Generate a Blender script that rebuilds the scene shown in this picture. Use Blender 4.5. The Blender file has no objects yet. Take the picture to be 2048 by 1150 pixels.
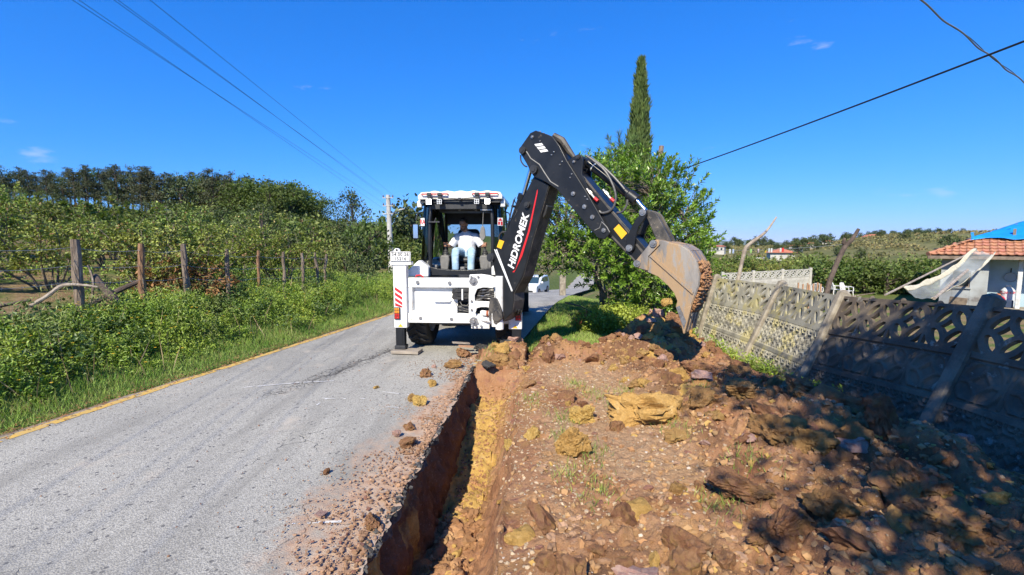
import bpy, math, random
import numpy as np
from mathutils import Vector, Matrix

R = math.radians
SC = bpy.context.scene
COL = SC.collection
RNG = np.random.default_rng(7)
random.seed(7)

# ------------------------------------------------------------------ camera, sky, sun, exposure
PITCH = R(5.3)
CAMZ = 2.0
FPX = 910.0            # focal length in pixels of the 2048 px wide photograph
cam_d = bpy.data.cameras.new('camera')
cam_d.lens = 16.0
cam_d.sensor_width = 36.0
cam_d.clip_start = 0.05
cam_d.clip_end = 20000
cam = bpy.data.objects.new('camera', cam_d)
COL.objects.link(cam)
cam.location = (0, 0, CAMZ)
cam.rotation_euler = (math.pi / 2 - PITCH, 0, 0)
SC.camera = cam

SUN_AZ = R(19)         # light travels towards +Y, turned this far to +X
SUN_EL = R(41)
sun_d = bpy.data.lights.new('sun', 'SUN')
sun_d.energy = 5.0
sun_d.angle = R(0.53)
sun_d.color = (1.0, 0.92, 0.75)
sun = bpy.data.objects.new('sun', sun_d)
COL.objects.link(sun)
ldir = Vector((math.sin(SUN_AZ) * math.cos(SUN_EL), math.cos(SUN_AZ) * math.cos(SUN_EL), -math.sin(SUN_EL)))
sun.rotation_euler = ldir.to_track_quat('-Z', 'Y').to_euler()
sun.location = (-10, -30, 30)

world = bpy.data.worlds.new('World')
SC.world = world
world.use_nodes = True
wn, wl = world.node_tree.nodes, world.node_tree.links
wn.clear()
sky = wn.new('ShaderNodeTexSky')
sky.sky_type = 'NISHITA'
sky.sun_disc = False
sky.sun_elevation = SUN_EL
sky.sun_rotation = math.pi + SUN_AZ
sky.altitude = 300
sky.air_density = 1.0
sky.dust_density = 0.0
sky.ozone_density = 3.0
# tone of the photograph: each channel of the sky through its own power curve
sp_ = wn.new('ShaderNodeSeparateColor')
cb_ = wn.new('ShaderNodeCombineColor')
wl.new(sky.outputs[0], sp_.inputs[0])
for ch, (g_, k_) in enumerate(((1.5, 0.16), (0.78, 1.2), (0.6, 3.6))):
    pw_ = wn.new('ShaderNodeMath'); pw_.operation = 'POWER'; pw_.inputs[1].default_value = g_
    ml_ = wn.new('ShaderNodeMath'); ml_.operation = 'MULTIPLY'; ml_.inputs[1].default_value = k_
    wl.new(sp_.outputs[ch], pw_.inputs[0]); wl.new(pw_.outputs[0], ml_.inputs[0]); wl.new(ml_.outputs[0], cb_.inputs[ch])
hs = cb_
# thin wisps of cloud low in the sky
tc = wn.new('ShaderNodeTexCoord')
mp = wn.new('ShaderNodeMapping')
mp.inputs['Scale'].default_value = (1.0, 1.0, 3.2)
wl.new(tc.outputs['Generated'], mp.inputs['Vector'])
nz = wn.new('ShaderNodeTexNoise')
nz.inputs['Scale'].default_value = 5.2
nz.inputs['Detail'].default_value = 9
nz.inputs['Roughness'].default_value = 0.62
wl.new(mp.outputs[0], nz.inputs['Vector'])
cr = wn.new('ShaderNodeValToRGB')
cr.color_ramp.elements[0].position = 0.65
cr.color_ramp.elements[1].position = 0.80
cr.color_ramp.elements[1].color = (0.5, 0.5, 0.5, 1)
wl.new(nz.outputs[0], cr.inputs[0])
cm = wn.new('ShaderNodeMix')
cm.data_type = 'RGBA'
wl.new(cr.outputs[0], cm.inputs[0])
wl.new(hs.outputs[0], cm.inputs[6])
cm.inputs[7].default_value = (7.5, 7.9, 8.6, 1)
bg = wn.new('ShaderNodeBackground')
bg.inputs['Strength'].default_value = 0.076
wl.new(cm.outputs[2], bg.inputs['Color'])
wo = wn.new('ShaderNodeOutputWorld')
wl.new(bg.outputs[0], wo.inputs[0])

SC.view_settings.view_transform = 'Standard'
SC.view_settings.look = 'None'
SC.view_settings.exposure = 0.57
SC.view_settings.gamma = 1.0
SC.view_settings.use_curve_mapping = False
SC.render.engine = 'CYCLES'
SC.cycles.use_denoising = True
SC.cycles.max_bounces = 6
SC.cycles.diffuse_bounces = 3
SC.cycles.glossy_bounces = 3
SC.cycles.transmission_bounces = 5
SC.cycles.transparent_max_bounces = 10
SC.cycles.caustics_reflective = False
SC.cycles.caustics_refractive = False

# ------------------------------------------------------------------ helpers
def ray(px, py):
    """direction in the world of a pixel of the photograph, scaled so that its Y is 1"""
    cx, cy = (px - 1024) / FPX, (575 - py) / FPX
    y = math.cos(PITCH) + cy * math.sin(PITCH)
    z = cy * math.cos(PITCH) - math.sin(PITCH)
    return Vector((cx / y, 1.0, z / y))

def at(px, py, Y):
    d = ray(px, py)
    return Vector((d.x * Y, Y, CAMZ + d.z * Y))

def onz(px, py, z=0.0):
    d = ray(px, py)
    t = (z - CAMZ) / d.z
    return Vector((d.x * t, t, z))

ORD = 'first second third fourth fifth sixth seventh eighth ninth tenth eleventh twelfth thirteenth fourteenth fifteenth sixteenth seventeenth eighteenth nineteenth twentieth'.split()
def number_by_place(group, text):
    """labels that count the things of a group from left to right as the camera sees them"""
    os_ = sorted((o for o in COL.objects if o.get('group') == group and o.parent is None), key=lambda o: o.location.x / o.location.y)
    for i, o in enumerate(os_):
        if len(os_) <= 20: o['label'] = text % ORD[i]

def sstep(a, b, x):
    t = np.clip((np.asarray(x, float) - a) / (b - a), 0, 1)
    return t * t * (3 - 2 * t)

def _h(ix, iy, iz, seed):
    n = (ix.astype(np.int64) * 374761393 + iy.astype(np.int64) * 668265263 + iz.astype(np.int64) * 2147483647 + seed * 974634777) & 0xFFFFFFFF
    n = ((n ^ (n >> 13)) * 1274126177) & 0xFFFFFFFF
    n = ((n ^ (n >> 16)) * 2246822519) & 0xFFFFFFFF
    n = n ^ (n >> 15)
    return (n & 0xFFFFFF) / float(0xFFFFFF)

def vnoise(x, y, z=0.0, seed=0):
    x, y, z = np.broadcast_arrays(np.asarray(x, float), np.asarray(y, float), np.asarray(z, float))
    ix, iy, iz = np.floor(x), np.floor(y), np.floor(z)
    fx, fy, fz = x - ix, y - iy, z - iz
    fx, fy, fz = fx * fx * (3 - 2 * fx), fy * fy * (3 - 2 * fy), fz * fz * (3 - 2 * fz)
    out = 0
    for dx in (0, 1):
        for dy in (0, 1):
            for dz in (0, 1):
                w = (fx if dx else 1 - fx) * (fy if dy else 1 - fy) * (fz if dz else 1 - fz)
                out = out + w * _h(ix + dx, iy + dy, iz + dz, seed)
    return out * 2 - 1

def fbm(x, y, z=0.0, seed=0, oct=4, gain=0.5):
    a, s, f = 1.0, 0.0, 1.0
    for i in range(oct):
        s = s + a * vnoise(np.asarray(x) * f, np.asarray(y) * f, np.asarray(z) * f, seed + i * 13)
        a *= gain
        f *= 2.03
    return s

def worley(x, y, seed=0):
    """distance to the nearest of jittered points, and that cell's random height"""
    x, y = np.broadcast_arrays(np.asarray(x, float), np.asarray(y, float))
    ix, iy = np.floor(x), np.floor(y)
    best = np.full(x.shape, 9.0)
    val = np.zeros(x.shape)
    z0 = np.zeros_like(ix)
    for dx in (-1, 0, 1):
        for dy in (-1, 0, 1):
            cx, cy = ix + dx, iy + dy
            d = np.hypot(cx + _h(cx, cy, z0, seed) - x, cy + _h(cx, cy, z0, seed + 1) - y)
            m = d < best
            best = np.where(m, d, best)
            val = np.where(m, _h(cx, cy, z0, seed + 2), val)
    return best, val

def bumps(x, y, seed=0, r=0.75):
    """rounded lumps of random size on a jittered grid (continuous)"""
    x, y = np.broadcast_arrays(np.asarray(x, float), np.asarray(y, float))
    ix, iy = np.floor(x), np.floor(y)
    out = np.zeros(x.shape)
    z0 = np.zeros_like(ix)
    for dx in (-1, 0, 1):
        for dy in (-1, 0, 1):
            cx, cy = ix + dx, iy + dy
            v = _h(cx, cy, z0, seed + 2)
            d = np.hypot(cx + _h(cx, cy, z0, seed) - x, cy + _h(cx, cy, z0, seed + 1) - y) / (r * (0.45 + 0.55 * v))
            out = np.maximum(out, v * np.clip(1 - d * d, 0, 1) ** 0.7)
    return out

def wm(o):
    if o.parent is None:
        return o.matrix_basis.copy()
    return wm(o.parent) @ o.matrix_parent_inverse @ o.matrix_basis

def link(o, parent=None, world_space=True):
    COL.objects.link(o)
    if parent is not None:
        o.parent = parent
        if world_space:
            o.matrix_parent_inverse = wm(parent).inverted()
    return o

def tag(o, label=None, cat=None, group=None, kind=None):
    if label: o['label'] = label
    if cat: o['category'] = cat
    if group: o['group'] = group
    if kind: o['kind'] = kind
    return o

def thing(name, label, cat, loc=(0, 0, 0), rz=0, group=None):
    o = bpy.data.objects.new(name, None)
    o.empty_display_size = 0.2
    o.location = loc
    o.rotation_euler = (0, 0, rz)
    COL.objects.link(o)
    return tag(o, label, cat, group)

def dup(o, parent=None):
    """a copy of a thing with copies of its parts and sub-parts (mesh data shared)"""
    c = o.copy()
    COL.objects.link(c)
    if parent is not None:
        c.parent = parent
    for ch in list(o.children):
        dup(ch, c)
    return c

def raw_mesh(name, V, F, mat=None, smooth=False, sharp=None):
    """V: n x 3 array, F: m x k array (all faces with k corners) or list of lists"""
    me = bpy.data.meshes.new(name)
    V = np.asarray(V, np.float32).reshape(-1, 3)
    if isinstance(F, np.ndarray):
        tot = np.full(len(F), F.shape[1], np.int32)
        flat = F.astype(np.int32).ravel()
    else:
        tot = np.array([len(f) for f in F], np.int32)
        flat = np.fromiter((i for f in F for i in f), np.int32, int(tot.sum()))
    start = np.concatenate(([0], np.cumsum(tot)[:-1])).astype(np.int32)
    me.vertices.add(len(V)); me.vertices.foreach_set('co', V.ravel())
    me.loops.add(len(flat)); me.loops.foreach_set('vertex_index', flat)
    me.polygons.add(len(tot)); me.polygons.foreach_set('loop_start', start)
    me.polygons.foreach_set('loop_total', tot)
    me.update(calc_edges=True)
    me.validate()
    me.polygons.foreach_set('use_smooth', np.full(len(me.polygons), bool(smooth)))
    if smooth and sharp:
        me.set_sharp_from_angle(angle=R(sharp))
    if mat is not None:
        me.materials.append(mat)
    return me

def obj(name, me, parent=None, world_space=True):
    return link(bpy.data.objects.new(name, me), parent, world_space)

def frame_of(d):
    d = Vector(d).normalized()
    a = Vector((0, 0, 1)) if abs(d.z) < 0.95 else Vector((1, 0, 0))
    x = d.cross(a).normalized()
    return x, x.cross(d).normalized(), d

class MB:
    """collects simple shapes and links them as one mesh object"""
    def __init__(s, M=None):
        s.v, s.f, s.M = [], [], M
    def add(s, V, F):
        o = len(s.v)
        for p in V:
            s.v.append(tuple(s.M @ Vector(p)) if s.M is not None else tuple(p))
        s.f += [[i + o for i in f] for f in F]
        return s
    def box(s, x0, x1, y0, y1, z0, z1, T=None):
        V = [Vector((x, y, z)) for z in (z0, z1) for y in (y0, y1) for x in (x0, x1)]
        if T is not None: V = [T @ p for p in V]
        return s.add(V, [(0, 2, 3, 1), (4, 5, 7, 6), (0, 1, 5, 4), (2, 6, 7, 3), (0, 4, 6, 2), (1, 3, 7, 5)])
    def bar(s, p0, p1, w, h, up=(0, 0, 1)):
        p0, p1 = Vector(p0), Vector(p1)
        d = (p1 - p0).normalized()
        x = d.cross(Vector(up)).normalized(); y = x.cross(d)
        V = [p + x * a * w / 2 + y * b * h / 2 for p in (p0, p1) for a, b in ((-1, -1), (1, -1), (1, 1), (-1, 1))]
        return s.add(V, [(0, 1, 2, 3), (7, 6, 5, 4), (0, 4, 5, 1), (1, 5, 6, 2), (2, 6, 7, 3), (3, 7, 4, 0)])
    def cyl(s, p0, p1, r0, r1=None, n=14, caps=True):
        return s.tube([p0, p1], [r0, r0 if r1 is None else r1], n, caps)
    def tube(s, pts, r, n=8, caps=True):
        pts = [Vector(p) for p in pts]
        if not hasattr(r, '__len__'): r = [r] * len(pts)
        V, F = [], []
        x = None
        for i, p in enumerate(pts):
            d = (pts[min(i + 1, len(pts) - 1)] - pts[max(i - 1, 0)]).normalized()
            if x is None: x = frame_of(d)[0]
            x = (x - d * x.dot(d)).normalized()
            y = d.cross(x)
            for k in range(n):
                a = 2 * math.pi * k / n
                V.append(p + (x * math.cos(a) + y * math.sin(a)) * r[i])
        for i in range(len(pts) - 1):
            for k in range(n):
                k2 = (k + 1) % n
                F.append((i * n + k, i * n + k2, (i + 1) * n + k2, (i + 1) * n + k))
        if caps:
            F.append(tuple(range(n - 1, -1, -1)))
            F.append(tuple((len(pts) - 1) * n + k for k in range(n)))
        return s.add(V, F)
    def prism(s, poly, a, b, fr):
        """poly: 2-D outline, fr(u, v, w) -> point; filled between w = a and w = b"""
        n = len(poly)
        V = [fr(u, v, a) for u, v in poly] + [fr(u, v, b) for u, v in poly]
        F = [tuple(range(n)), tuple(range(2 * n - 1, n - 1, -1))]
        for i in range(n):
            j = (i + 1) % n
            F.append((i, i + n, j + n, j))
        return s.add(V, F)
    def lathe(s, prof, c=(0, 0, 0), axis='z', n=24, closed=False):
        """prof: list of (radius, offset along the axis)"""
        V, F = [], []
        m = len(prof)
        for k in range(n):
            a = 2 * math.pi * k / n
            for r, h in prof:
                p = {'z': (r * math.cos(a), r * math.sin(a), h), 'x': (h, r * math.cos(a), r * math.sin(a)),
                     'y': (r * math.cos(a), h, r * math.sin(a))}[axis]
                V.append(Vector(p) + Vector(c))
        for k in range(n):
            k2 = (k + 1) % n
            for i in range(m if closed else m - 1):
                j = (i + 1) % m
                F.append((k * m + i, k * m + j, k2 * m + j, k2 * m + i))
        return s.add(V, F)
    def build(s, name, mat, parent=None, smooth=True, bevel=0, sharp=35, world_space=True):
        me = raw_mesh(name, np.array([tuple(p) for p in s.v]), s.f, mat)
        import bmesh
        bm = bmesh.new(); bm.from_mesh(me)
        bmesh.ops.recalc_face_normals(bm, faces=bm.faces)
        bm.to_mesh(me); bm.free()
        if smooth:
            me.polygons.foreach_set('use_smooth', np.full(len(me.polygons), True))
            me.set_sharp_from_angle(angle=R(sharp))
        o = obj(name, me, parent, world_space)
        if bevel:
            b = o.modifiers.new('bevel', 'BEVEL')
            b.width = bevel; b.segments = 2; b.limit_method = 'ANGLE'; b.angle_limit = R(40)
        return o

def grid_faces(nr, nc):
    i = np.arange(nr - 1)[:, None] * nc + np.arange(nc - 1)[None, :]
    return np.stack([i, i + 1, i + nc + 1, i + nc], -1).reshape(-1, 4)

def leaf_cards(P, D, N, L, W, fold=0.12):
    """folded rhombic leaves: two triangles each. P base, D direction, N normal (n x 3), L, W (n)"""
    D = D / np.maximum(np.linalg.norm(D, axis=1, keepdims=True), 1e-6)
    S = np.cross(D, N); S /= np.maximum(np.linalg.norm(S, axis=1, keepdims=True), 1e-6)
    U = np.cross(S, D)
    L, W = np.asarray(L)[:, None], np.asarray(W)[:, None]
    n = len(P)
    V = np.empty((n, 4, 3))
    V[:, 0] = P
    V[:, 1] = P + D * L * 0.45 + S * W * 0.5 + U * W * fold
    V[:, 2] = P + D * L - U * L * 0.06
    V[:, 3] = P + D * L * 0.45 - S * W * 0.5 + U * W * fold
    b = np.arange(n)[:, None] * 4
    F = np.concatenate([b + [[0, 1, 2]], b + [[0, 2, 3]]], 1).reshape(-1, 3)
    return V.reshape(-1, 3), F

def merge(parts):
    Vs, Fs, o = [], [], 0
    for V, F in parts:
        Vs.append(V); Fs.append(F + o); o += len(V)
    return np.concatenate(Vs), np.concatenate(Fs)

def rand_dirs(n, rng=RNG):
    v = rng.normal(size=(n, 3))
    return v / np.linalg.norm(v, axis=1, keepdims=True)

# ------------------------------------------------------------------ materials
MATS = {}
def mat(name, col, rough=0.6, metal=0.0, col2=None, scale=6.0, detail=5, contrast=(0.35, 0.65), col3=None, scale3=2.0, cover3=0.6,
        bump=0.0, bscale=None, spec=0.5, emit=None, estr=0.0, coat=0.0, island=0.0, trans=0.0, stretch=None, rare=None):
    """procedural material: two-tone noise, optional patches of a third colour, bump"""
    if name in MATS: return MATS[name]
    m = bpy.data.materials.new(name); m.use_nodes = True
    N, K = m.node_tree.nodes, m.node_tree.links
    b = N['Principled BSDF']; out = N['Material Output']
    b.inputs['Roughness'].default_value = rough
    b.inputs['Metallic'].default_value = metal
    b.inputs['Specular IOR Level'].default_value = spec
    b.inputs['Coat Weight'].default_value = coat
    b.inputs['Coat Roughness'].default_value = 0.15
    tc = N.new('ShaderNodeTexCoord')
    vec = tc.outputs['Object']
    if stretch:
        mp = N.new('ShaderNodeMapping'); mp.inputs['Scale'].default_value = stretch
        K.new(vec, mp.inputs['Vector']); vec = mp.outputs[0]
    cur = None
    def noise(sc, de=detail, ro=0.55):
        n = N.new('ShaderNodeTexNoise'); n.inputs['Scale'].default_value = sc
        n.inputs['Detail'].default_value = de; n.inputs['Roughness'].default_value = ro
        K.new(vec, n.inputs['Vector']); return n.outputs[0]
    def ramp(fac, a, b_):
        r = N.new('ShaderNodeMapRange'); r.inputs[1].default_value = a; r.inputs[2].default_value = b_
        r.interpolation_type = 'SMOOTHSTEP'
        K.new(fac, r.inputs[0]); return r.outputs[0]
    def mix(fac, a, c):
        x = N.new('ShaderNodeMix'); x.data_type = 'RGBA'
        K.new(fac, x.inputs[0])
        for i, v in ((6, a), (7, c)):
            if isinstance(v, tuple): x.inputs[i].default_value = (*v, 1)
            else: K.new(v, x.inputs[i])
        return x.outputs[2]
    cur = tuple(col)
    if col2 is not None:
        cur = mix(ramp(noise(scale), *contrast), tuple(col), tuple(col2))
    if col3 is not None:
        cur = mix(ramp(noise(scale3, 6, 0.65), cover3, cover3 + 0.1), cur, tuple(col3))
    if island > 0:
        g = N.new('ShaderNodeNewGeometry'); oi = N.new('ShaderNodeObjectInfo')
        h = N.new('ShaderNodeHueSaturation')
        r1 = N.new('ShaderNodeMapRange'); r1.inputs[3].default_value = 1 - island; r1.inputs[4].default_value = 1 + island
        K.new(g.outputs['Random Per Island'], r1.inputs[0])
        r2 = N.new('ShaderNodeMapRange'); r2.inputs[3].default_value = 0.5 - island * 0.04; r2.inputs[4].default_value = 0.5 + island * 0.04
        K.new(oi.outputs['Random'], r2.inputs[0])
        K.new(r1.outputs[0], h.inputs['Value']); K.new(r2.outputs[0], h.inputs['Hue'])
        if isinstance(cur, tuple): h.inputs['Color'].default_value = (*cur, 1)
        else: K.new(cur, h.inputs['Color'])
        cur = h.outputs[0]
        if rare:
            wn2 = N.new('ShaderNodeTexWhiteNoise'); wn2.noise_dimensions = '1D'; K.new(g.outputs['Random Per Island'], wn2.inputs['W'])
            cur = mix(ramp(wn2.outputs['Value'], 1 - rare[1], 1 - rare[1] + 0.01), cur, rare[0])
    if isinstance(cur, tuple): b.inputs['Base Color'].default_value = (*cur, 1)
    else: K.new(cur, b.inputs['Base Color'])
    if bump:
        bp = N.new('ShaderNodeBump'); bp.inputs['Strength'].default_value = 1.0; bp.inputs['Distance'].default_value = bump
        K.new(noise(bscale or scale * 4, 6, 0.6), bp.inputs['Height'])
        K.new(bp.outputs[0], b.inputs['Normal'])
    if emit:
        b.inputs['Emission Color'].default_value = (*emit, 1); b.inputs['Emission Strength'].default_value = estr
    if trans > 0:
        t = N.new('ShaderNodeBsdfTranslucent')
        h2 = N.new('ShaderNodeHueSaturation'); h2.inputs['Saturation'].default_value = 1.15; h2.inputs['Value'].default_value = 1.5
        if isinstance(cur, tuple): h2.inputs['Color'].default_value = (*cur, 1)
        else: K.new(cur, h2.inputs['Color'])
        K.new(h2.outputs[0], t.inputs['Color'])
        mx = N.new('ShaderNodeMixShader'); mx.inputs[0].default_value = trans
        K.new(b.outputs[0], mx.inputs[1]); K.new(t.outputs[0], mx.inputs[2]); K.new(mx.outputs[0], out.inputs['Surface'])
    MATS[name] = m
    return m

def glass(name, tint, refl=0.04):
    m = bpy.data.materials.new(name); m.use_nodes = True
    N, K = m.node_tree.nodes, m.node_tree.links
    N.remove(N['Principled BSDF'])
    t = N.new('ShaderNodeBsdfTransparent'); t.inputs[0].default_value = (*tint, 1)
    g = N.new('ShaderNodeBsdfGlossy'); g.inputs['Roughness'].default_value = 0.03
    f = N.new('ShaderNodeFresnel'); f.inputs[0].default_value = 1.5
    mx = N.new('ShaderNodeMixShader')
    K.new(f.outputs[0], mx.inputs[0]); K.new(t.outputs[0], mx.inputs[1]); K.new(g.outputs[0], mx.inputs[2])
    K.new(mx.outputs[0], N['Material Output'].inputs[0])
    return m
# ------------------------------------------------------------------ lie of the land
def x_left(Y):
    """left edge of the road (the yellow line)"""
    return -5.28 + 0.205 * (np.asarray(Y, float) - 4.5)

def trench_lip(Y):
    return -0.93 + 0.06 * (np.asarray(Y, float) - 2.6)

def x_right(Y):
    Y = np.asarray(Y, float)
    far = 0.12 + 0.2 * (Y - 9)
    return trench_lip(Y) * (1 - sstep(7.2, 8.5, Y)) + far * sstep(7.2, 8.5, Y)

def z_road(Y):
    Y = np.asarray(Y, float)
    t = np.clip(Y - 14, 0, None)
    return np.maximum(-0.09 * t * t / (t + 4), -5.0)

def terrain(x, y):
    x, y = np.broadcast_arrays(np.asarray(x, float), np.asarray(y, float))
    zr = z_road(y)
    D = np.hypot(x, y)
    a = x / np.maximum(y, 1.0)
    # left: bank, orchard floor, hill
    e = x_left(y) - x
    ff = sstep(14, 30, y)
    bank = 0.60 * sstep(0.25, 2.6, e) * (1 - 0.6 * ff)
    rise = np.clip(e - 2.6 - 7 * ff, 0, None)
    hill = 0.105 * rise + 0.0006 * np.clip(rise - 20, 0, 60) ** 2
    hill = 14 * np.tanh(hill / 14)
    bumps = 0.5 * fbm(x * 0.05, y * 0.05, seed=3, oct=3) * sstep(8, 40, e) + 0.05 * fbm(x * 0.8, y * 0.8, seed=5, oct=3) * sstep(0.4, 1.2, e)
    zl = zr * np.exp(-np.clip(e, 0, None) / 8) + bank + hill + bumps
    # right: verge, yard, valley, far slope
    r = x - x_right(y)
    yard = -0.9 * sstep(4.2, 7.5, x - 0.05 * np.clip(y, 0, 60)) - 0.32 * sstep(2.6, 4.3, x) * (1 - sstep(4.3, 7, x))
    down = -5.5 * sstep(26, 130, D)
    farh = (0.5 + 9.0 * sstep(0.56, 0.86, a)) + 6.0
    up = farh * sstep(130, 420, D) - 40 * sstep(520, 1400, D)
    zrr = zr * np.exp(-np.clip(r, 0, None) / 6) + yard + down + up
    zrr = zrr + 0.03 * fbm(x * 0.9, y * 0.9, seed=9, oct=3) * sstep(0.1, 0.8, r) + 1.2 * fbm(x * 0.012, y * 0.012, seed=11, oct=3) * sstep(40, 160, D)
    wl_ = sstep(-0.2, 0.0, e)
    wr_ = sstep(-0.2, 0.0, r)
    z = zr * (1 - np.maximum(wl_, wr_)) + zl * wl_ * (1 - wr_) + zrr * wr_
    return z

def dirt_far(x):
    return 8.55 + 1.1 * sstep(1.5, 2.7, x) + 0.15 * np.sin(np.asarray(x) * 3.1)

def in_dirt(x, y, m=0.0):
    return (x > trench_lip(y) - 0.1 + m) & (x < 4.4 - m) & (y < dirt_far(x) - m) & (y > -2.8 + m)

def T(x, y):
    return float(terrain(x, y))

# ground sheet: fine near the camera, coarse towards the horizon
def axis(lo, hi, st, far, g):
    a = list(np.arange(lo, hi + 1e-6, st)); s = st; p = a[-1]
    while p < far: s *= g; p += s; a.append(p)
    s = st; p = a[0]; b = []
    while p > -far: s *= g; p -= s; b.append(p)
    return np.array(b[::-1] + a)
gx = axis(-9.5, 8.0, 0.2, 5200, 1.10)
gy = axis(-5, 17, 0.2, 5200, 1.10)
gy = gy[gy > -900]
GX, GY = np.meshgrid(gx, gy)
GZ = terrain(GX, GY)
on_road = (GX > x_left(GY) - 0.12) & (GX < x_right(GY) - 0.05) & (GY < 200)
GZ = np.where(on_road, GZ - 0.35, GZ - 0.02)
GZ = np.where(in_dirt(GX, GY, 0.12) | ((GX > trench_lip(GY) - 0.7) & (GX < 3) & (GY < 8.2) & (GY > -2.7)), -2.6, GZ)
me = raw_mesh('ground', np.stack([GX, GY, GZ], -1), grid_faces(*GX.shape), None, smooth=True)
E = (x_left(GY) - GX)
litter = sstep(2.2, 4, E) * (1 - sstep(26, 45, E)) * 0.9
yardm = sstep(4.4, 5.2, GX) * (1 - sstep(14, 24, np.hypot(GX - 5, GY - 14)))
dry = np.maximum(litter, yardm * 0.9)
farm = sstep(90, 200, np.hypot(GX, GY)) * (GX > 0)
ca = me.attributes.new('zone', 'FLOAT_COLOR', 'POINT')
ca.data.foreach_set('color', np.stack([dry, farm, 0 * dry, 1 + 0 * dry], -1).astype(np.float32).ravel())

def ground_material():
    m = bpy.data.materials.new('ground_soil_grass'); m.use_nodes = True
    N, K = m.node_tree.nodes, m.node_tree.links
    b = N['Principled BSDF']; b.inputs['Roughness'].default_value = 0.95; b.inputs['Specular IOR Level'].default_value = 0.1
    tc = N.new('ShaderNodeTexCoord')
    at_ = N.new('ShaderNodeAttribute'); at_.attribute_name = 'zone'
    sp = N.new('ShaderNodeSeparateColor'); K.new(at_.outputs['Color'], sp.inputs[0])
    def noise(s, d=6):
        n = N.new('ShaderNodeTexNoise'); n.inputs['Scale'].default_value = s; n.inputs['Detail'].default_value = d
        n.inputs['Roughness'].default_value = 0.65
        K.new(tc.outputs['Object'], n.inputs['Vector']); return n.outputs[0]
    def mr(f, a, c):
        r = N.new('ShaderNodeMapRange'); r.inputs[1].default_value = a; r.inputs[2].default_value = c
        K.new(f, r.inputs[0]); return r.outputs[0]
    def mix(f, a, c):
        x = N.new('ShaderNodeMix'); x.data_type = 'RGBA'; K.new(f, x.inputs[0])
        for i, v in ((6, a), (7, c)):
            if isinstance(v, tuple): x.inputs[i].default_value = (*v, 1)
            else: K.new(v, x.inputs[i])
        return x.outputs[2]
    grass = mix(mr(noise(3.0), 0.35, 0.65), (0.075, 0.12, 0.025), (0.15, 0.17, 0.05))
    far = mix(mr(noise(0.03), 0.4, 0.6), (0.15, 0.15, 0.05), (0.22, 0.19, 0.085))
    far = mix(mr(noise(0.22), 0.42, 0.62), far, (0.095, 0.105, 0.035))
    g2 = mix(sp.outputs[1], grass, far)
    lit = mix(mr(noise(5.0), 0.35, 0.6), (0.20, 0.12, 0.065), (0.30, 0.21, 0.12))
    n2 = N.new('ShaderNodeMath'); n2.operation = 'MULTIPLY'
    K.new(mr(noise(0.9), 0.42, 0.55), n2.inputs[0]); K.new(sp.outputs[0], n2.inputs[1])
    K.new(mix(n2.outputs[0], g2, lit), b.inputs['Base Color'])
    bp = N.new('ShaderNodeBump'); bp.inputs['Distance'].default_value = 0.05
    K.new(noise(14), bp.inputs['Height']); K.new(bp.outputs[0], b.inputs['Normal'])
    return m
me.materials.append(ground_material())
tag(obj('ground', me), kind='structure')

# far mountains across the sea, and the sea itself
mx_ = np.linspace(-5200, 9000, 160)
rows = []
for j, (yy, k) in enumerate(((8200, 0), (8800, 0.75), (9400, 1.0), (10400, 0))):
    zz = -60 + k * (160 + 105 * fbm(mx_ * 0.0006, 0 * mx_ + j * 0.3, seed=21, oct=5))
    rows.append(np.stack([mx_, np.full_like(mx_, yy), zz], -1))
me = raw_mesh('mountains', np.stack(rows), grid_faces(4, 160), mat('mountain_slopes', (0.16, 0.2, 0.13), 0.95, col2=(0.1, 0.14, 0.1), scale=0.004), smooth=True)
tag(obj('mountains', me), kind='structure')
me = raw_mesh('sea', [(-9000, 1500, -32), (14000, 1500, -32), (14000, 12000, -32), (-9000, 12000, -32)], np.array([[0, 1, 2, 3]]),
              mat('sea_water', (0.05, 0.12, 0.2), 0.25, bump=0.3, bscale=0.05))
tag(obj('sea', me), kind='structure')

# ------------------------------------------------------------------ road
ry = np.concatenate([np.arange(-30, 1.5, 1.0), np.arange(1.5, 10.5, 0.045), np.arange(10.5, 20, 0.2), np.arange(20, 130, 2.0)])
rt = np.concatenate([np.linspace(0, 0.8, 70), np.linspace(0.8, 1, 46)[1:]])
RY, RT = np.meshgrid(ry, rt, indexing='ij')
jag = 0.022 * fbm(ry * 3.0, 0 * ry, seed=31, oct=5, gain=0.7) + 0.022 * fbm(ry * 14, 0 * ry, seed=32, oct=2)
wob = 0.06 * fbm(ry * 0.9, 0 * ry, seed=33, oct=4)
XL = x_left(ry) - 0.22 + wob
XR = x_right(ry) + jag * (ry < 8)
RX = XL[:, None] + (XR - XL)[:, None] * RT
RZ = z_road(RY) + 0.012 * fbm(RX * 0.7, RY * 0.7, seed=35, oct=3) - 0.02 * sstep(0.5, 0.0, RX - trench_lip(RY) + 0.5) * 0 - 0.03 * sstep(0.25, 0.0, RX - XL[:, None])
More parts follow.
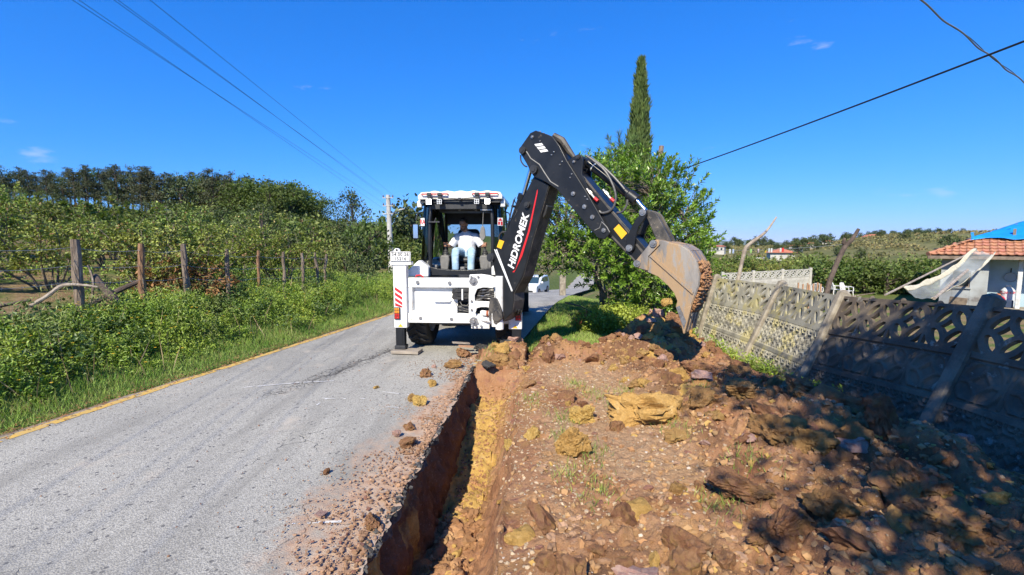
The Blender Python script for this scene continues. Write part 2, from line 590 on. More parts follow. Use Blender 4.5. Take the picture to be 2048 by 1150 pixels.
# sunken, cracked strip in the wheel track left of the machine
cx0 = np.interp(ry, [4.5, 5.7, 7.0, 8.3, 9.5], [-3.9, -3.3, -2.85, -2.45, -1.9])
band = np.exp(-((RX - cx0[:, None]) / 0.22) ** 2) * sstep(5.2, 6.6, RY) * (1 - sstep(8.6, 9.6, RY))
line = np.exp(-((RX - cx0[:, None] + 0.05 * fbm(RY * 4, 0 * RY, seed=37, oct=3)) / 0.035) ** 2) * sstep(6.3, 7.0, RY) * (1 - sstep(8.7, 9.3, RY))
RZ = RZ - 0.018 * line - 0.006 * band
top = np.stack([RX, RY, RZ], -1)
sk = np.stack([XR - 0.02 + 0.03 * fbm(ry * 9, 0 * ry, seed=39), ry, RZ[:, -1] - 0.085], -1)[:, None]
skl = np.stack([XL, ry, RZ[:, 0] - 0.1], -1)[:, None]
A = np.concatenate([skl, top, sk], 1)
me = raw_mesh('road', A, grid_faces(A.shape[0], A.shape[1]), None, smooth=True, sharp=50)
dust = 0.8 * sstep(0.9, 0.0, XR[:, None] - RX + 0.35 * fbm(RX * 1.3, RY * 0.9, seed=41, oct=4)) * (RY < 8.6) * 0.95
dustl = sstep(0.3, 0.0, RX - XL[:, None] + 0.1 * fbm(RX * 3, RY * 1.5, seed=43, oct=3))
def pad(a): return np.concatenate([a[:, :1], a, a[:, -1:]], 1)
ca = me.attributes.new('zone', 'FLOAT_COLOR', 'POINT')
ca.data.foreach_set('color', np.stack([pad(dust), pad(np.maximum(band, 0)), pad(line), pad(dustl)], -1).astype(np.float32).ravel())

def road_material():
    m = bpy.data.materials.new('worn_asphalt'); m.use_nodes = True
    N, K = m.node_tree.nodes, m.node_tree.links
    b = N['Principled BSDF']; b.inputs['Roughness'].default_value = 0.88; b.inputs['Specular IOR Level'].default_value = 0.25
    tc = N.new('ShaderNodeTexCoord')
    at_ = N.new('ShaderNodeAttribute'); at_.attribute_name = 'zone'
    sp = N.new('ShaderNodeSeparateColor'); K.new(at_.outputs['Color'], sp.inputs[0])
    def noise(s, d=5, ro=0.6, vec=None):
        n = N.new('ShaderNodeTexNoise'); n.inputs['Scale'].default_value = s; n.inputs['Detail'].default_value = d
        n.inputs['Roughness'].default_value = ro
        K.new(vec or tc.outputs['Object'], n.inputs['Vector']); return n
    def mr(f, a, c, lo=0, hi=1):
        r = N.new('ShaderNodeMapRange'); r.inputs[1].default_value = a; r.inputs[2].default_value = c
        r.inputs[3].default_value = lo; r.inputs[4].default_value = hi
        K.new(f, r.inputs[0]); return r.outputs[0]
    def mix(f, a, c, mode='MIX'):
        x = N.new('ShaderNodeMix'); x.data_type = 'RGBA'; x.blend_type = mode
        K.new(f, x.inputs[0]) if not isinstance(f, float) else setattr(x.inputs[0], 'default_value', f)
        for i, v in ((6, a), (7, c)):
            if isinstance(v, tuple): x.inputs[i].default_value = (*v, 1)
            else: K.new(v, x.inputs[i])
        return x.outputs[2]
    def mul(a, c):
        x = N.new('ShaderNodeMath'); x.operation = 'MULTIPLY'
        for i, v in enumerate((a, c)):
            if isinstance(v, float): x.inputs[i].default_value = v
            else: K.new(v, x.inputs[i])
        return x.outputs[0]
    base = mix(mr(noise(0.8, 6).outputs[0], 0.35, 0.65), (0.35, 0.33, 0.28), (0.45, 0.425, 0.36))
    # stones of the surface dressing
    v = N.new('ShaderNodeTexVoronoi'); v.inputs['Scale'].default_value = 95; K.new(tc.outputs['Object'], v.inputs['Vector'])
    sv = N.new('ShaderNodeSeparateColor'); K.new(v.outputs['Color'], sv.inputs[0])
    base = mix(0.5, base, mix(mr(sv.outputs[0], 0.0, 1.0), (0.21, 0.198, 0.17), (0.60, 0.57, 0.50)))
    base = mix(mr(v.outputs['Distance'], 0.5, 0.75, 0, 0.6), base, (0.13, 0.125, 0.12))
    v3 = N.new('ShaderNodeTexVoronoi'); v3.inputs['Scale'].default_value = 26; K.new(tc.outputs['Object'], v3.inputs['Vector'])
    s3 = N.new('ShaderNodeSeparateColor'); K.new(v3.outputs['Color'], s3.inputs[0])
    base = mix(mul(mr(s3.outputs[1], 0.88, 0.93), mr(v3.outputs['Distance'], 0.42, 0.3)), base, (0.13, 0.125, 0.12))
    # wear along the road: stretched stains
    mp = N.new('ShaderNodeMapping'); mp.inputs['Rotation'].default_value = (0, 0, R(12)); mp.inputs['Scale'].default_value = (1.6, 0.18, 1)
    K.new(tc.outputs['Object'], mp.inputs['Vector'])
    base = mix(mr(noise(1.0, 5, 0.6, mp.outputs[0]).outputs[0], 0.48, 0.68, 0, 0.75), base, (0.21, 0.198, 0.172))
    base = mix(mr(noise(0.33, 4).outputs[0], 0.5, 0.62, 0, 0.4), base, (0.22, 0.21, 0.185))
    # pale dusty blotches
    base = mix(mr(noise(1.7, 6).outputs[0], 0.6, 0.72, 0, 0.55), base, (0.50, 0.43, 0.34))
    # hairline cracks everywhere, dense in the broken strip
    wn_ = noise(2.2, 4)
    mv = N.new('ShaderNodeVectorMath'); mv.operation = 'MULTIPLY_ADD'; K.new(wn_.outputs['Color'], mv.inputs[0])
    mv.inputs[1].default_value = (0.5, 0.5, 0.5); K.new(tc.outputs['Object'], mv.inputs[2])
    def cracks(scale, w):
        c = N.new('ShaderNodeTexVoronoi'); c.feature = 'DISTANCE_TO_EDGE'; c.inputs['Scale'].default_value = scale
        K.new(mv.outputs[0], c.inputs['Vector']); return mr(c.outputs['Distance'], w, 0.0)
    sparse = mul(cracks(1.1, 0.006), mr(noise(0.8, 3).outputs[0], 0.56, 0.62))
    dense = mul(cracks(9.0, 0.05), mr(sp.outputs[1], 0.25, 0.6))
    base = mix(mul(sparse, 0.5), base, (0.07, 0.065, 0.06))
    base = mix(mul(dense, 0.9), base, (0.05, 0.045, 0.04))
    base = mix(mul(sp.outputs[2], 0.9), base, (0.055, 0.05, 0.045))
    # soil tracked on to the edge by the trench, leaf litter at the other edge
    soil = mix(mr(noise(9, 6).outputs[0], 0.35, 0.65), (0.36, 0.225, 0.15), (0.50, 0.36, 0.25))
    dn = mr(mul(sp.outputs[0], mr(noise(7, 9, 0.8).outputs[0], 0.3, 0.62, 0.25, 1.5)), 0.25, 0.8)
    base = mix(dn, base, soil)
    base = mix(mul(at_.outputs['Alpha'], mr(noise(4, 6, 0.7).outputs[0], 0.25, 0.5)), base, (0.24, 0.155, 0.09))
    K.new(base, b.inputs['Base Color'])
    bp = N.new('ShaderNodeBump'); bp.inputs['Distance'].default_value = 0.003
    K.new(v.outputs['Distance'], bp.inputs['Height'])
    bp2 = N.new('ShaderNodeBump'); bp2.inputs['Distance'].default_value = 0.012; bp2.invert = True
    ad = N.new('ShaderNodeMath'); ad.operation = 'MAXIMUM'; K.new(sparse, ad.inputs[0]); K.new(dense, ad.inputs[1])
    K.new(ad.outputs[0], bp2.inputs['Height']); K.new(bp.outputs[0], bp2.inputs['Normal'])
    K.new(bp2.outputs[0], b.inputs['Normal'])
    return m
ASPH = mat('broken_asphalt', (0.035, 0.033, 0.032), 0.9, col2=(0.10, 0.095, 0.088), scale=25, bump=0.015, bscale=50)
me.materials.append(road_material()); me.materials.append(ASPH)
mi = np.zeros((A.shape[0] - 1, A.shape[1] - 1), np.int32); mi[:, -1] = 1
me.polygons.foreach_set('material_index', mi.ravel())
road = tag(obj('road', me), kind='structure')

# faded paint: alpha-less, worn by leaving out flakes
def paint_strip(name, pts, width, m, n_side=5, step=0.03, worn=0.25, seed=1, lift=0.004):
    """painted band along a polyline of (x, y); cells where the paint has worn off are left out"""
    P = [np.array(p, float) for p in pts]
    out = []
    for a, b in zip(P[:-1], P[1:]):
        n = max(2, int(np.linalg.norm(b - a) / step))
        out += [a + (b - a) * k / n for k in range(n)]
    out.append(P[-1]); C = np.array(out)
    d = np.gradient(C, axis=0); d /= np.linalg.norm(d, axis=1, keepdims=True)
    nrm = np.stack([-d[:, 1], d[:, 0]], -1)
    t = np.linspace(-0.5, 0.5, n_side + 1)
    w = width * (1 + 0.12 * fbm(C[:, 0] * 6, C[:, 1] * 6, seed=seed, oct=3))
    X = C[:, None, :] + nrm[:, None, :] * (t[None, :] * w[:, None])[..., None]
    z = z_road(X[..., 1]) + 0.012 * fbm(X[..., 0] * 0.7, X[..., 1] * 0.7, seed=35, oct=3) + lift
    V = np.concatenate([X, z[..., None]], -1)
    F = grid_faces(V.shape[0], V.shape[1])
    c = V.reshape(-1, 3)[F].mean(1)
    keep = fbm(c[:, 0] * 14, c[:, 1] * 14, seed=seed + 3, oct=4) > -0.9 + worn * 1.6
    return obj(name, raw_mesh(name, V, F[keep], m), road)
yellow = mat('yellow_road_paint', (0.62, 0.38, 0.07), 0.8, col2=(0.50, 0.34, 0.12), scale=14, col3=(0.40, 0.36, 0.29), scale3=22, cover3=0.58, bump=0.003, bscale=90)
ys = np.concatenate([np.arange(-6, 3.5, 0.5), np.arange(3.5, 13, 0.1), np.arange(13, 24, 0.5)])
tag(paint_strip('yellow_line', [(float(x_left(y)) + 0.015 * math.sin(y * 1.7), y) for y in ys], 0.13, yellow, 6, 0.04, 0.12, 5), 'faded yellow edge line')
white = mat('white_spray_paint', (0.72, 0.70, 0.66), 0.85, col2=(0.5, 0.48, 0.45), scale=20, bump=0.002, bscale=90)
def gnd(px, py):
    p = onz(px, py); return (p.x, p.y)
for i, (poly, w) in enumerate((([gnd(633, 812), gnd(655, 798)], 0.022), ([gnd(640, 797), gnd(655, 799), gnd(730, 798), gnd(722, 803)], 0.022),
        ([gnd(765, 785), gnd(822, 792)], 0.022), ([gnd(763, 815), gnd(815, 818)], 0.018), ([gnd(585, 1043), gnd(700, 1040)], 0.025),
        ([gnd(480, 776), gnd(600, 766), gnd(668, 762)], 0.03))):
    paint_strip('spray_mark', poly, w, white, 3, 0.012, 0.3, 50 + i, 0.006)

# ------------------------------------------------------------------ trench and spoil
def trench_depth(Y):
    return (0.82 + 0.03 * np.sin(np.asarray(Y) * 1.3) - 0.38 * sstep(4.8, 7.0, Y)) * (1 - sstep(7.05, 7.45, Y))

def spoil(x, Y):
    """height of the dug-up earth right of the trench (without the crumbs)"""
    h = -0.02 - 0.30 * sstep(2.7, 4.4, x) * (0.35 + 0.65 * sstep(3.5, 6.5, Y))
    hn = 1 + 0.45 * fbm(np.asarray(x) * 1.1, np.asarray(Y) * 1.1, seed=51, oct=3)
    h = h + (0.41 - 0.025 * np.clip(Y - 3, 0, 6)) * hn * np.exp(-((x - 3.25) / 0.85) ** 2) * (1 - sstep(7.8, 9.0, Y))
    h = h + 0.13 * hn * np.exp(-((x - 2.2) / 0.8) ** 2) * (1 - sstep(6.8, 7.8, Y))
    h = h + 0.2 * hn * np.exp(-((Y - 8.05) / 0.42) ** 2) * sstep(-0.75, -0.35, x) * (1 - sstep(2.6, 3.6, x))
    h = h + 0.6 * np.exp(-(((x - 2.75) / 0.6) ** 2 + ((Y - 8.9) / 0.5) ** 2))
    h = h + 0.25 * np.exp(-(((x - 3.5) / 0.6) ** 2 + ((Y - 9.0) / 0.6) ** 2))
    return h

def rough(x, Y):
    """how cloddy the surface is, 0 to 1"""
    a = sstep(1.3, 2.3, x) + np.exp(-((Y - 8.05) / 0.5) ** 2) + 0.65 * np.exp(-((Y - 2.6) / 0.8) ** 2) * sstep(0.0, 0.5, x)
    return np.clip(a + 0.22, 0, 1)

def crumbs(x, Y):
    rg = rough(x, Y)
    wx_, wy_ = 0.12 * fbm(x * 5, Y * 5, seed=61, oct=3), 0.12 * fbm(x * 5, Y * 5, seed=64, oct=3)
    c = rg * (0.075 * bumps((x + wx_) * 2.6, (Y + wy_) * 2.6, 62) + 0.05 * bumps((x + wx_) * 6.5, (Y + wy_) * 6.5, 65))
    c = c + (0.010 + 0.026 * rg) * bumps(x * 15 + wx_ * 6, Y * 15 + wy_ * 6, 68)
    c = c + 0.022 * (0.35 + rg) * fbm(x * 9, Y * 9, seed=71, oct=4, gain=0.7) - 0.03 * rg * np.clip(0.25 - np.abs(fbm(x * 3.3, Y * 3.3, seed=73, oct=4)), 0, 1) * 4 * 0.6
    return c

dy = np.concatenate([np.arange(-2.8, 1.6, 0.12), np.arange(1.6, 5.0, 0.021), np.arange(5.0, 8.0, 0.029), np.arange(8.0, 10.6, 0.04)])
nW, nF, nS, nD = 34, 26, 28, 230
tl = trench_lip(dy)[:, None]
dep = trench_depth(dy)[:, None]
def seg(x0, z0, x1, z1, n, endpoint=False):
    t = np.linspace(0, 1, n, endpoint=endpoint)[None, :]
    return x0 + (x1 - x0) * t, z0 + (z1 - z0) * t
on = np.ones_like(tl)
wx, wz = seg(tl - 0.03, -0.07 * on, tl + 0.05, -dep - 0.02, nW)
fx, fz = seg(tl + 0.05, -dep - 0.02, tl + 0.50, -dep, nF)
sx, sz = seg(tl + 0.50, -dep, tl + 0.86, -0.06 * on, nS)
td = np.linspace(0, 1, nD)[None, :]
dx_ = (tl + 0.86) + (4.75 - tl - 0.86) * td
dz_ = spoil(dx_, dy[:, None] + 0 * dx_)
lip = sstep(0.0, 0.25, dx_ - (tl + 0.86))
dz_ = dz_ * lip - 0.06 * (1 - lip)
DX = np.concatenate([wx, fx, sx, dx_], 1); DZ = np.concatenate([wz, fz, sz, dz_], 1)
DY = dy[:, None] + 0 * DX
kind = np.concatenate([np.zeros(nW), np.ones(nF), np.full(nS, 2), np.full(nD, 3)])[None, :] + 0 * DX
# roughen each stretch along its own outward direction
w_n = 0.05 * fbm(DY * 3, DZ * 2.2, seed=81, oct=5, gain=0.6) + 0.04 * fbm(DY * 11, DZ * 2.5, seed=83, oct=4, gain=0.6)
s_n = 0.05 * fbm(DY * 3.5, DX * 4, DZ * 3, seed=85, oct=5, gain=0.6)
f_n = 0.055 * fbm(DX * 5, DY * 5, seed=89, oct=4) + 0.05 * bumps(DX * 9, DY * 9, 87) + 0.10 * sstep(4.6, 3.6, DY) * np.clip(fbm(DX * 4, DY * 4, seed=91, oct=3), 0, 1)
endk = 1 - sstep(7.0, 7.6, DY)
topk = np.clip((-DZ - 0.07) / 0.15, 0, 1)
DX = DX + np.where(kind == 0, w_n * topk * endk, 0) - np.where(kind == 2, s_n * 0.7, 0)
DZ = DZ + np.where(kind == 1, f_n, 0) + np.where(kind == 2, s_n * 0.7 + f_n * 0.35, 0)
cr_ = crumbs(DX, DY)
hole = 1 - sstep(7.0, 7.9, DY)
DZ = DZ + np.where(kind == 3, cr_ * np.concatenate([np.zeros((len(dy), nW + nF + nS)), lip], 1), 0)
beyond = (DY > 7.0)
DZ = np.where(beyond & (kind < 3), DZ * hole + (spoil(DX, DY) * sstep(0.0, 0.3, DX - trench_lip(DY)) + cr_ * 0.8) * (1 - hole), DZ)
sink = sstep(0.0, 0.5, DY - dirt_far(DX)) * 0.5
DZ = DZ - sink - 0.1 * sstep(4.45, 4.75, DX)
me = raw_mesh('dug_earth', np.stack([DX, DY, DZ], -1), grid_faces(*DX.shape), None, smooth=True, sharp=60)
och = np.where(kind == 1, sstep(4.2, 4.6, DY) * (1 - sstep(6.8, 7.3, DY)), 0) + np.where(kind == 0, 0.5 * sstep(0.3, 0.7, fbm(DY * 2.2, DZ * 0.6, seed=95, oct=4) + 0.2), 0)
och = och + np.where(kind == 2, 0.45 * sstep(0.35, 0.0, DX - trench_lip(DY) - 0.47) * sstep(4.0, 4.6, DY) * (1 - sstep(6.8, 7.3, DY)), 0)
och = och + np.where(kind == 3, sstep(0.05, 0.5, fbm(DX * 0.9 + 3, DY * 0.9, seed=97, oct=4)) * 0.75 * sstep(1.4, 2.2, DX) * sstep(4.2, 5.5, DY)
                     + 0.9 * np.exp(-(((DX - 3.1) / 0.7) ** 2 + ((DY - 8.7) / 0.6) ** 2)), 0)
pale = np.where(kind == 3, (1 - rough(DX, DY)) * sstep(0.1, 0.5, DX - trench_lip(DY) - 0.86) * 1.1, 0) * sstep(-0.3, 0.25, fbm(DX * 1.5, DY * 1.2, seed=99, oct=4) + 0.25)
shade_damp = np.where(kind == 0, 1.3, 0.0) + np.where(kind == 3, sstep(0.1, 0.5, fbm(DX * 1.6, DY * 1.6, seed=101, oct=4)) * rough(DX, DY), 0)  # left trench wall darkened as painted shade; moist patches on the spoil
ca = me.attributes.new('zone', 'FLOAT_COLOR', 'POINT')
ca.data.foreach_set('color', np.stack([np.clip(och, 0, 1), np.clip(pale, 0, 1), np.clip(shade_damp, 0, 1), 1 + 0 * och], -1).astype(np.float32).ravel())

def earth_material(name, zoned=True, ochre=0.0, val=(0.95, 1.3)):
    m = bpy.data.materials.new(name); m.use_nodes = True
    N, K = m.node_tree.nodes, m.node_tree.links
    b = N['Principled BSDF']; b.inputs['Roughness'].default_value = 0.95; b.inputs['Specular IOR Level'].default_value = 0.12
    tc = N.new('ShaderNodeTexCoord')
    def noise(s, d=6, ro=0.6):
        n = N.new('ShaderNodeTexNoise'); n.inputs['Scale'].default_value = s; n.inputs['Detail'].default_value = d
        n.inputs['Roughness'].default_value = ro
        K.new(tc.outputs['Object'], n.inputs['Vector']); return n.outputs[0]
    def mr(f, a, c, lo=0, hi=1):
        r = N.new('ShaderNodeMapRange'); r.inputs[1].default_value = a; r.inputs[2].default_value = c
        r.inputs[3].default_value = lo; r.inputs[4].default_value = hi
        K.new(f, r.inputs[0]); return r.outputs[0]
    def mix(f, a, c):
        x = N.new('ShaderNodeMix'); x.data_type = 'RGBA'
        K.new(f, x.inputs[0]) if not isinstance(f, float) else setattr(x.inputs[0], 'default_value', f)
        for i, v in ((6, a), (7, c)):
            if isinstance(v, tuple): x.inputs[i].default_value = (*v, 1)
            else: K.new(v, x.inputs[i])
        return x.outputs[2]
    c = mix(mr(noise(2.6), 0.36, 0.62), (0.30, 0.142, 0.072), (0.40, 0.22, 0.115))
    c = mix(mr(noise(1.4), 0.5, 0.68), c, (0.37, 0.21, 0.078))
    c = mix(mr(noise(7.0), 0.55, 0.72), c, (0.27, 0.125, 0.095))
    yel = mix(mr(noise(6.0), 0.35, 0.65), (0.56, 0.36, 0.115), (0.43, 0.26, 0.075))
    yel = mix(mr(noise(3.0), 0.58, 0.7), yel, (0.66, 0.47, 0.20))
    if zoned:
        at_ = N.new('ShaderNodeAttribute'); at_.attribute_name = 'zone'
        sp = N.new('ShaderNodeSeparateColor'); K.new(at_.outputs['Color'], sp.inputs[0])
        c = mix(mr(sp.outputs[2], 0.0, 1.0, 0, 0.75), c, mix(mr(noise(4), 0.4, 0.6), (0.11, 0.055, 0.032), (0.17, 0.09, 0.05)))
        c = mix(mr(sp.outputs[1], 0, 1, 0, 0.85), c, mix(mr(noise(30, 4), 0.35, 0.65), (0.37, 0.235, 0.13), (0.47, 0.315, 0.185)))
        ad = N.new('ShaderNodeMath'); ad.operation = 'MULTIPLY_ADD'; ad.inputs[1].default_value = 0.7
        K.new(mr(noise(3.5, 7, 0.7), 0.3, 0.7, -0.5, 0.5), ad.inputs[0]); K.new(sp.outputs[0], ad.inputs[2])
        c = mix(mr(ad.outputs[0], 0.3, 0.6), c, yel)
    elif ochre > 0:
        c = mix(ochre, c, yel)
    c = mix(mr(noise(42, 3), 0.6, 0.7, 0, 0.35), c, (0.48, 0.35, 0.26))
    c = mix(mr(noise(25, 3), 0.6, 0.75, 0, 0.4), c, (0.12, 0.06, 0.04))
    oi = N.new('ShaderNodeObjectInfo')
    h = N.new('ShaderNodeHueSaturation'); K.new(c, h.inputs['Color'])
    if not zoned:
        K.new(mr(oi.outputs['Random'], 0, 1, val[0], val[1]), h.inputs['Value'])
        K.new(mr(oi.outputs['Random'], 0, 1, 0.494, 0.508), h.inputs['Hue'])
    K.new(h.outputs[0], b.inputs['Base Color'])
    b1 = N.new('ShaderNodeBump'); b1.inputs['Distance'].default_value = 0.035; K.new(noise(26, 8, 0.65), b1.inputs['Height'])
    b2 = N.new('ShaderNodeBump'); b2.inputs['Distance'].default_value = 0.006; K.new(noise(110, 4, 0.6), b2.inputs['Height'])
    K.new(b1.outputs[0], b2.inputs['Normal']); K.new(b2.outputs[0], b.inputs['Normal'])
    return m
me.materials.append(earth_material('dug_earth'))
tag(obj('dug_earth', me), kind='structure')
EARTH = earth_material('brown_clod', False)
OCHRE = earth_material('ochre_clod', False, 0.93, (1.25, 1.5))
MIXED = earth_material('mixed_clod', False, 0.4)
from mathutils.bvhtree import BVHTree
_bv = BVHTree.FromPolygons([Vector(p) for p in np.stack([DX, DY, DZ], -1).reshape(-1, 3)], grid_faces(*DX.shape).tolist())
def earth_z(x, y):
    h = _bv.ray_cast(Vector((x, y, 4)), Vector((0, 0, -1)))[0]
    return h.z if h else 0.0
# ------------------------------------------------------------------ vegetation
def tube_np(pts, r, n=5):
    pts = np.asarray(pts, float); m = len(pts)
    r = np.broadcast_to(np.asarray(r, float), (m,))
    d = np.gradient(pts, axis=0); d /= np.maximum(np.linalg.norm(d, axis=1, keepdims=True), 1e-9)
    ref = np.where(np.abs(d[:, 2:3]) < 0.9, np.array([[0, 0, 1.0]]), np.array([[1.0, 0, 0]]))
    x = np.cross(d, ref); x /= np.linalg.norm(x, axis=1, keepdims=True)
    y = np.cross(d, x)
    a = np.arange(n) * 2 * math.pi / n
    V = pts[:, None] + (x[:, None] * np.cos(a)[None, :, None] + y[:, None] * np.sin(a)[None, :, None]) * r[:, None, None]
    i = np.arange(m - 1)[:, None] * n; k = np.arange(n)[None, :]; k2 = (k + 1) % n
    F = np.stack([i + k, i + k2, i + n + k2, i + n + k], -1).reshape(-1, 4)
    return V.reshape(-1, 3), F

def poly_branch(p, d, L, n, rng, wander=0.25, lift=0.0):
    pts = [np.array(p, float)]; d = np.array(d, float)
    for _ in range(n):
        d = d + rng.normal(size=3) * wander + np.array([0, 0, lift]); d /= np.linalg.norm(d)
        pts.append(pts[-1] + d * L / n)
    return np.array(pts)

LEAF = {
    'hazel': mat('hazel_leaf', (0.155, 0.217, 0.0394), 0.55, col2=(0.264, 0.307, 0.063), scale=2.0, island=0.6, trans=0.22, rare=((0.24, 0.13, 0.05), 0.07)),
    'hazel_far': mat('orchard_leaf', (0.112, 0.157, 0.0288), 0.6, col2=(0.198, 0.216, 0.0461), scale=0.7, island=0.4, trans=0.2, rare=((0.19, 0.12, 0.05), 0.05)),
    'dark': mat('dark_leaf', (0.051, 0.078, 0.0216), 0.6, col2=(0.0892, 0.114, 0.03), scale=1.2, island=0.45, trans=0.15),
    'pine': mat('pine_needles', (0.0415, 0.0566, 0.0218), 0.6, col2=(0.0842, 0.0926, 0.0326), scale=0.9, island=0.4, trans=0.1, rare=((0.12, 0.085, 0.03), 0.04)),
    'young_pine': mat('young_pine_needles', (0.10, 0.17, 0.045), 0.5, col2=(0.15, 0.22, 0.06), scale=3, island=0.35, trans=0.2),
    'fern': mat('acacia_leaf', (0.078, 0.122, 0.019), 0.6, col2=(0.12, 0.162, 0.0286), scale=0.8, island=0.35, trans=0.25),
    'laurel': mat('laurel_leaf', (0.0979, 0.208, 0.0268), 0.32, col2=(0.196, 0.339, 0.0447), scale=1.6, island=0.45, trans=0.22, rare=((0.26, 0.36, 0.07), 0.12)),
    'cypress': mat('cypress_spray', (0.065, 0.111, 0.0286), 0.65, col2=(0.13, 0.176, 0.0455), scale=3, island=0.4, trans=0.12),
    'weed': mat('weed_leaf', (0.186, 0.273, 0.0359), 0.5, col2=(0.313, 0.383, 0.0574), scale=1.3, island=0.4, trans=0.25),
    'grass': mat('grass_blade', (0.173, 0.298, 0.0454), 0.55, col2=(0.344, 0.43, 0.106), scale=1.5, island=0.35, trans=0.25, rare=((0.36, 0.30, 0.13), 0.14)),
    'dry': mat('dead_leaf', (0.26, 0.12, 0.045), 0.75, col2=(0.36, 0.19, 0.08), scale=5, island=0.4, trans=0.2),
}
BARK = mat('grey_bark', (0.12, 0.095, 0.075), 0.9, col2=(0.24, 0.20, 0.165), scale=9, bump=0.02, bscale=30)
DBARK = mat('dark_bark', (0.06, 0.045, 0.035), 0.9, col2=(0.12, 0.09, 0.07), scale=9, bump=0.02, bscale=30)

def shrub_meshes(name, seed, nst=9, H=3.0, spread=0.55, nside=12, slen=0.8, nleaf=28, leaf=(0.085, 0.06), lm='hazel', bark=BARK, r0=0.035, up=0.35, t0=0.22):
    rng = np.random.default_rng(seed)
    wood, P, D = [], [], []
    for s in range(nst):
        a = 2 * math.pi * (s + rng.random()) / nst
        lean = spread * (0.35 + rng.random() * 0.8)
        d = np.array([math.cos(a) * lean, math.sin(a) * lean, 1.0]); d /= np.linalg.norm(d)
        L = H * (0.8 + 0.35 * rng.random())
        st = poly_branch((0.22 * math.cos(a), 0.22 * math.sin(a), -0.15), d, L, 9, rng, 0.09, 0.02)
        wood.append(tube_np(st, np.linspace(r0 * (0.7 + 0.6 * rng.random()), r0 * 0.2, len(st)), 5))
        for k in range(nside):
            t = t0 + (1 - t0) * (k + rng.random()) / nside
            i = min(int(t * 9), 8); p = st[i] + (st[i + 1] - st[i]) * (t * 9 - i)
            b = rng.uniform(0, 2 * math.pi)
            dd = np.array([math.cos(b), math.sin(b), up + rng.normal() * 0.3])
            br = poly_branch(p, dd / np.linalg.norm(dd), slen * (0.55 + 0.7 * rng.random()) * (1.15 - 0.5 * t), 5, rng, 0.2, 0.02)
            wood.append(tube_np(br, np.linspace(r0 * 0.28, r0 * 0.08, len(br)), 3))
            n = int(nleaf * (0.6 + 0.8 * rng.random()))
            u = rng.random(n) ** 0.8 * 4.999; j = u.astype(int)
            pts = br[j] + (br[j + 1] - br[j]) * (u - j)[:, None]
            P.append(pts + rng.normal(size=(n, 3)) * 0.045)
            dr = (br[-1] - br[0]); dr /= np.linalg.norm(dr)
            D.append(dr * 0.7 + rand_dirs(n, rng) + np.array([0, 0, -0.25]))
    P, D = np.concatenate(P), np.concatenate(D)
    n = len(P)
    Nn = rand_dirs(n, rng) * 0.75 + np.array([-0.15, -0.35, 0.9])
    V, F = leaf_cards(P, D, Nn, leaf[0] * rng.uniform(0.7, 1.35, n), leaf[1] * rng.uniform(0.7, 1.3, n))
    W = merge(wood)
    return raw_mesh(name + '_stems', *W, bark, smooth=True), raw_mesh(name + '_leaves', V, F, LEAF[lm])

def crown_meshes(name, seed, clumps, per, size, lm, trunk, bark=DBARK, flat=0.7, droop=0.0):
    """clumps: list of (centre, radius); leaf cards on and in each clump; trunk: list of (points, radii)"""
    rng = np.random.default_rng(seed)
    P, D, Nn = [], [], []
    for c, r in clumps:
        n = max(6, int(per * (0.7 + 0.6 * rng.random())))
        v = rand_dirs(n, rng)
        rad = rng.random(n) ** 0.4
        P.append(np.array(c) + v * rad[:, None] * np.array([r, r, r * flat]) * (1 + 0.35 * rng.normal(size=(n, 1))))
        D.append(v * 0.6 + rand_dirs(n, rng) * 0.9 + np.array([0, 0, -droop]))
        Nn.append(v * 0.8 + rand_dirs(n, rng) * 0.6 + np.array([0, 0, 0.6]))
    P, D, Nn = map(np.concatenate, (P, D, Nn)); n = len(P)
    V, F = leaf_cards(P, D, Nn, size[0] * rng.uniform(0.6, 1.4, n), size[1] * rng.uniform(0.6, 1.4, n))
    W = merge([tube_np(p, r, 6) for p, r in trunk])
    return raw_mesh(name + '_trunk', *W, bark, smooth=True), raw_mesh(name + '_crown', V, F, LEAF[lm])

def pine_meshes(name, seed, H=8.0):
    rng = np.random.default_rng(seed)
    cl, tr = [], [(np.array([[0, 0, -0.3], [0.1, 0, H * 0.4], [0.05, 0.1, H * 0.8], [0, 0, H]]), [0.16, 0.12, 0.07, 0.02])]
    nl = 11
    for k in range(nl):
        t = 0.3 + 0.7 * k / (nl - 1)
        R_ = (1.9 * (1 - t) ** 0.7 + 0.35) * (0.75 + 0.5 * rng.random())
        for q in range(5 if t < 0.9 else 2):
            a = rng.uniform(0, 6.28)
            if rng.random() < 0.22: continue
            e = np.array([math.cos(a) * R_, math.sin(a) * R_, H * t + 0.25 * R_])
            tr.append((np.array([[0, 0, H * t - 0.15], e]), [0.035, 0.01]))
            cl.append((e, 0.5 + 0.15 * rng.random())); cl.append((e * np.array([0.6, 0.6, 1]), 0.45))
    return crown_meshes(name, seed, cl, 34, (0.24, 0.10), 'pine', tr, flat=0.45)

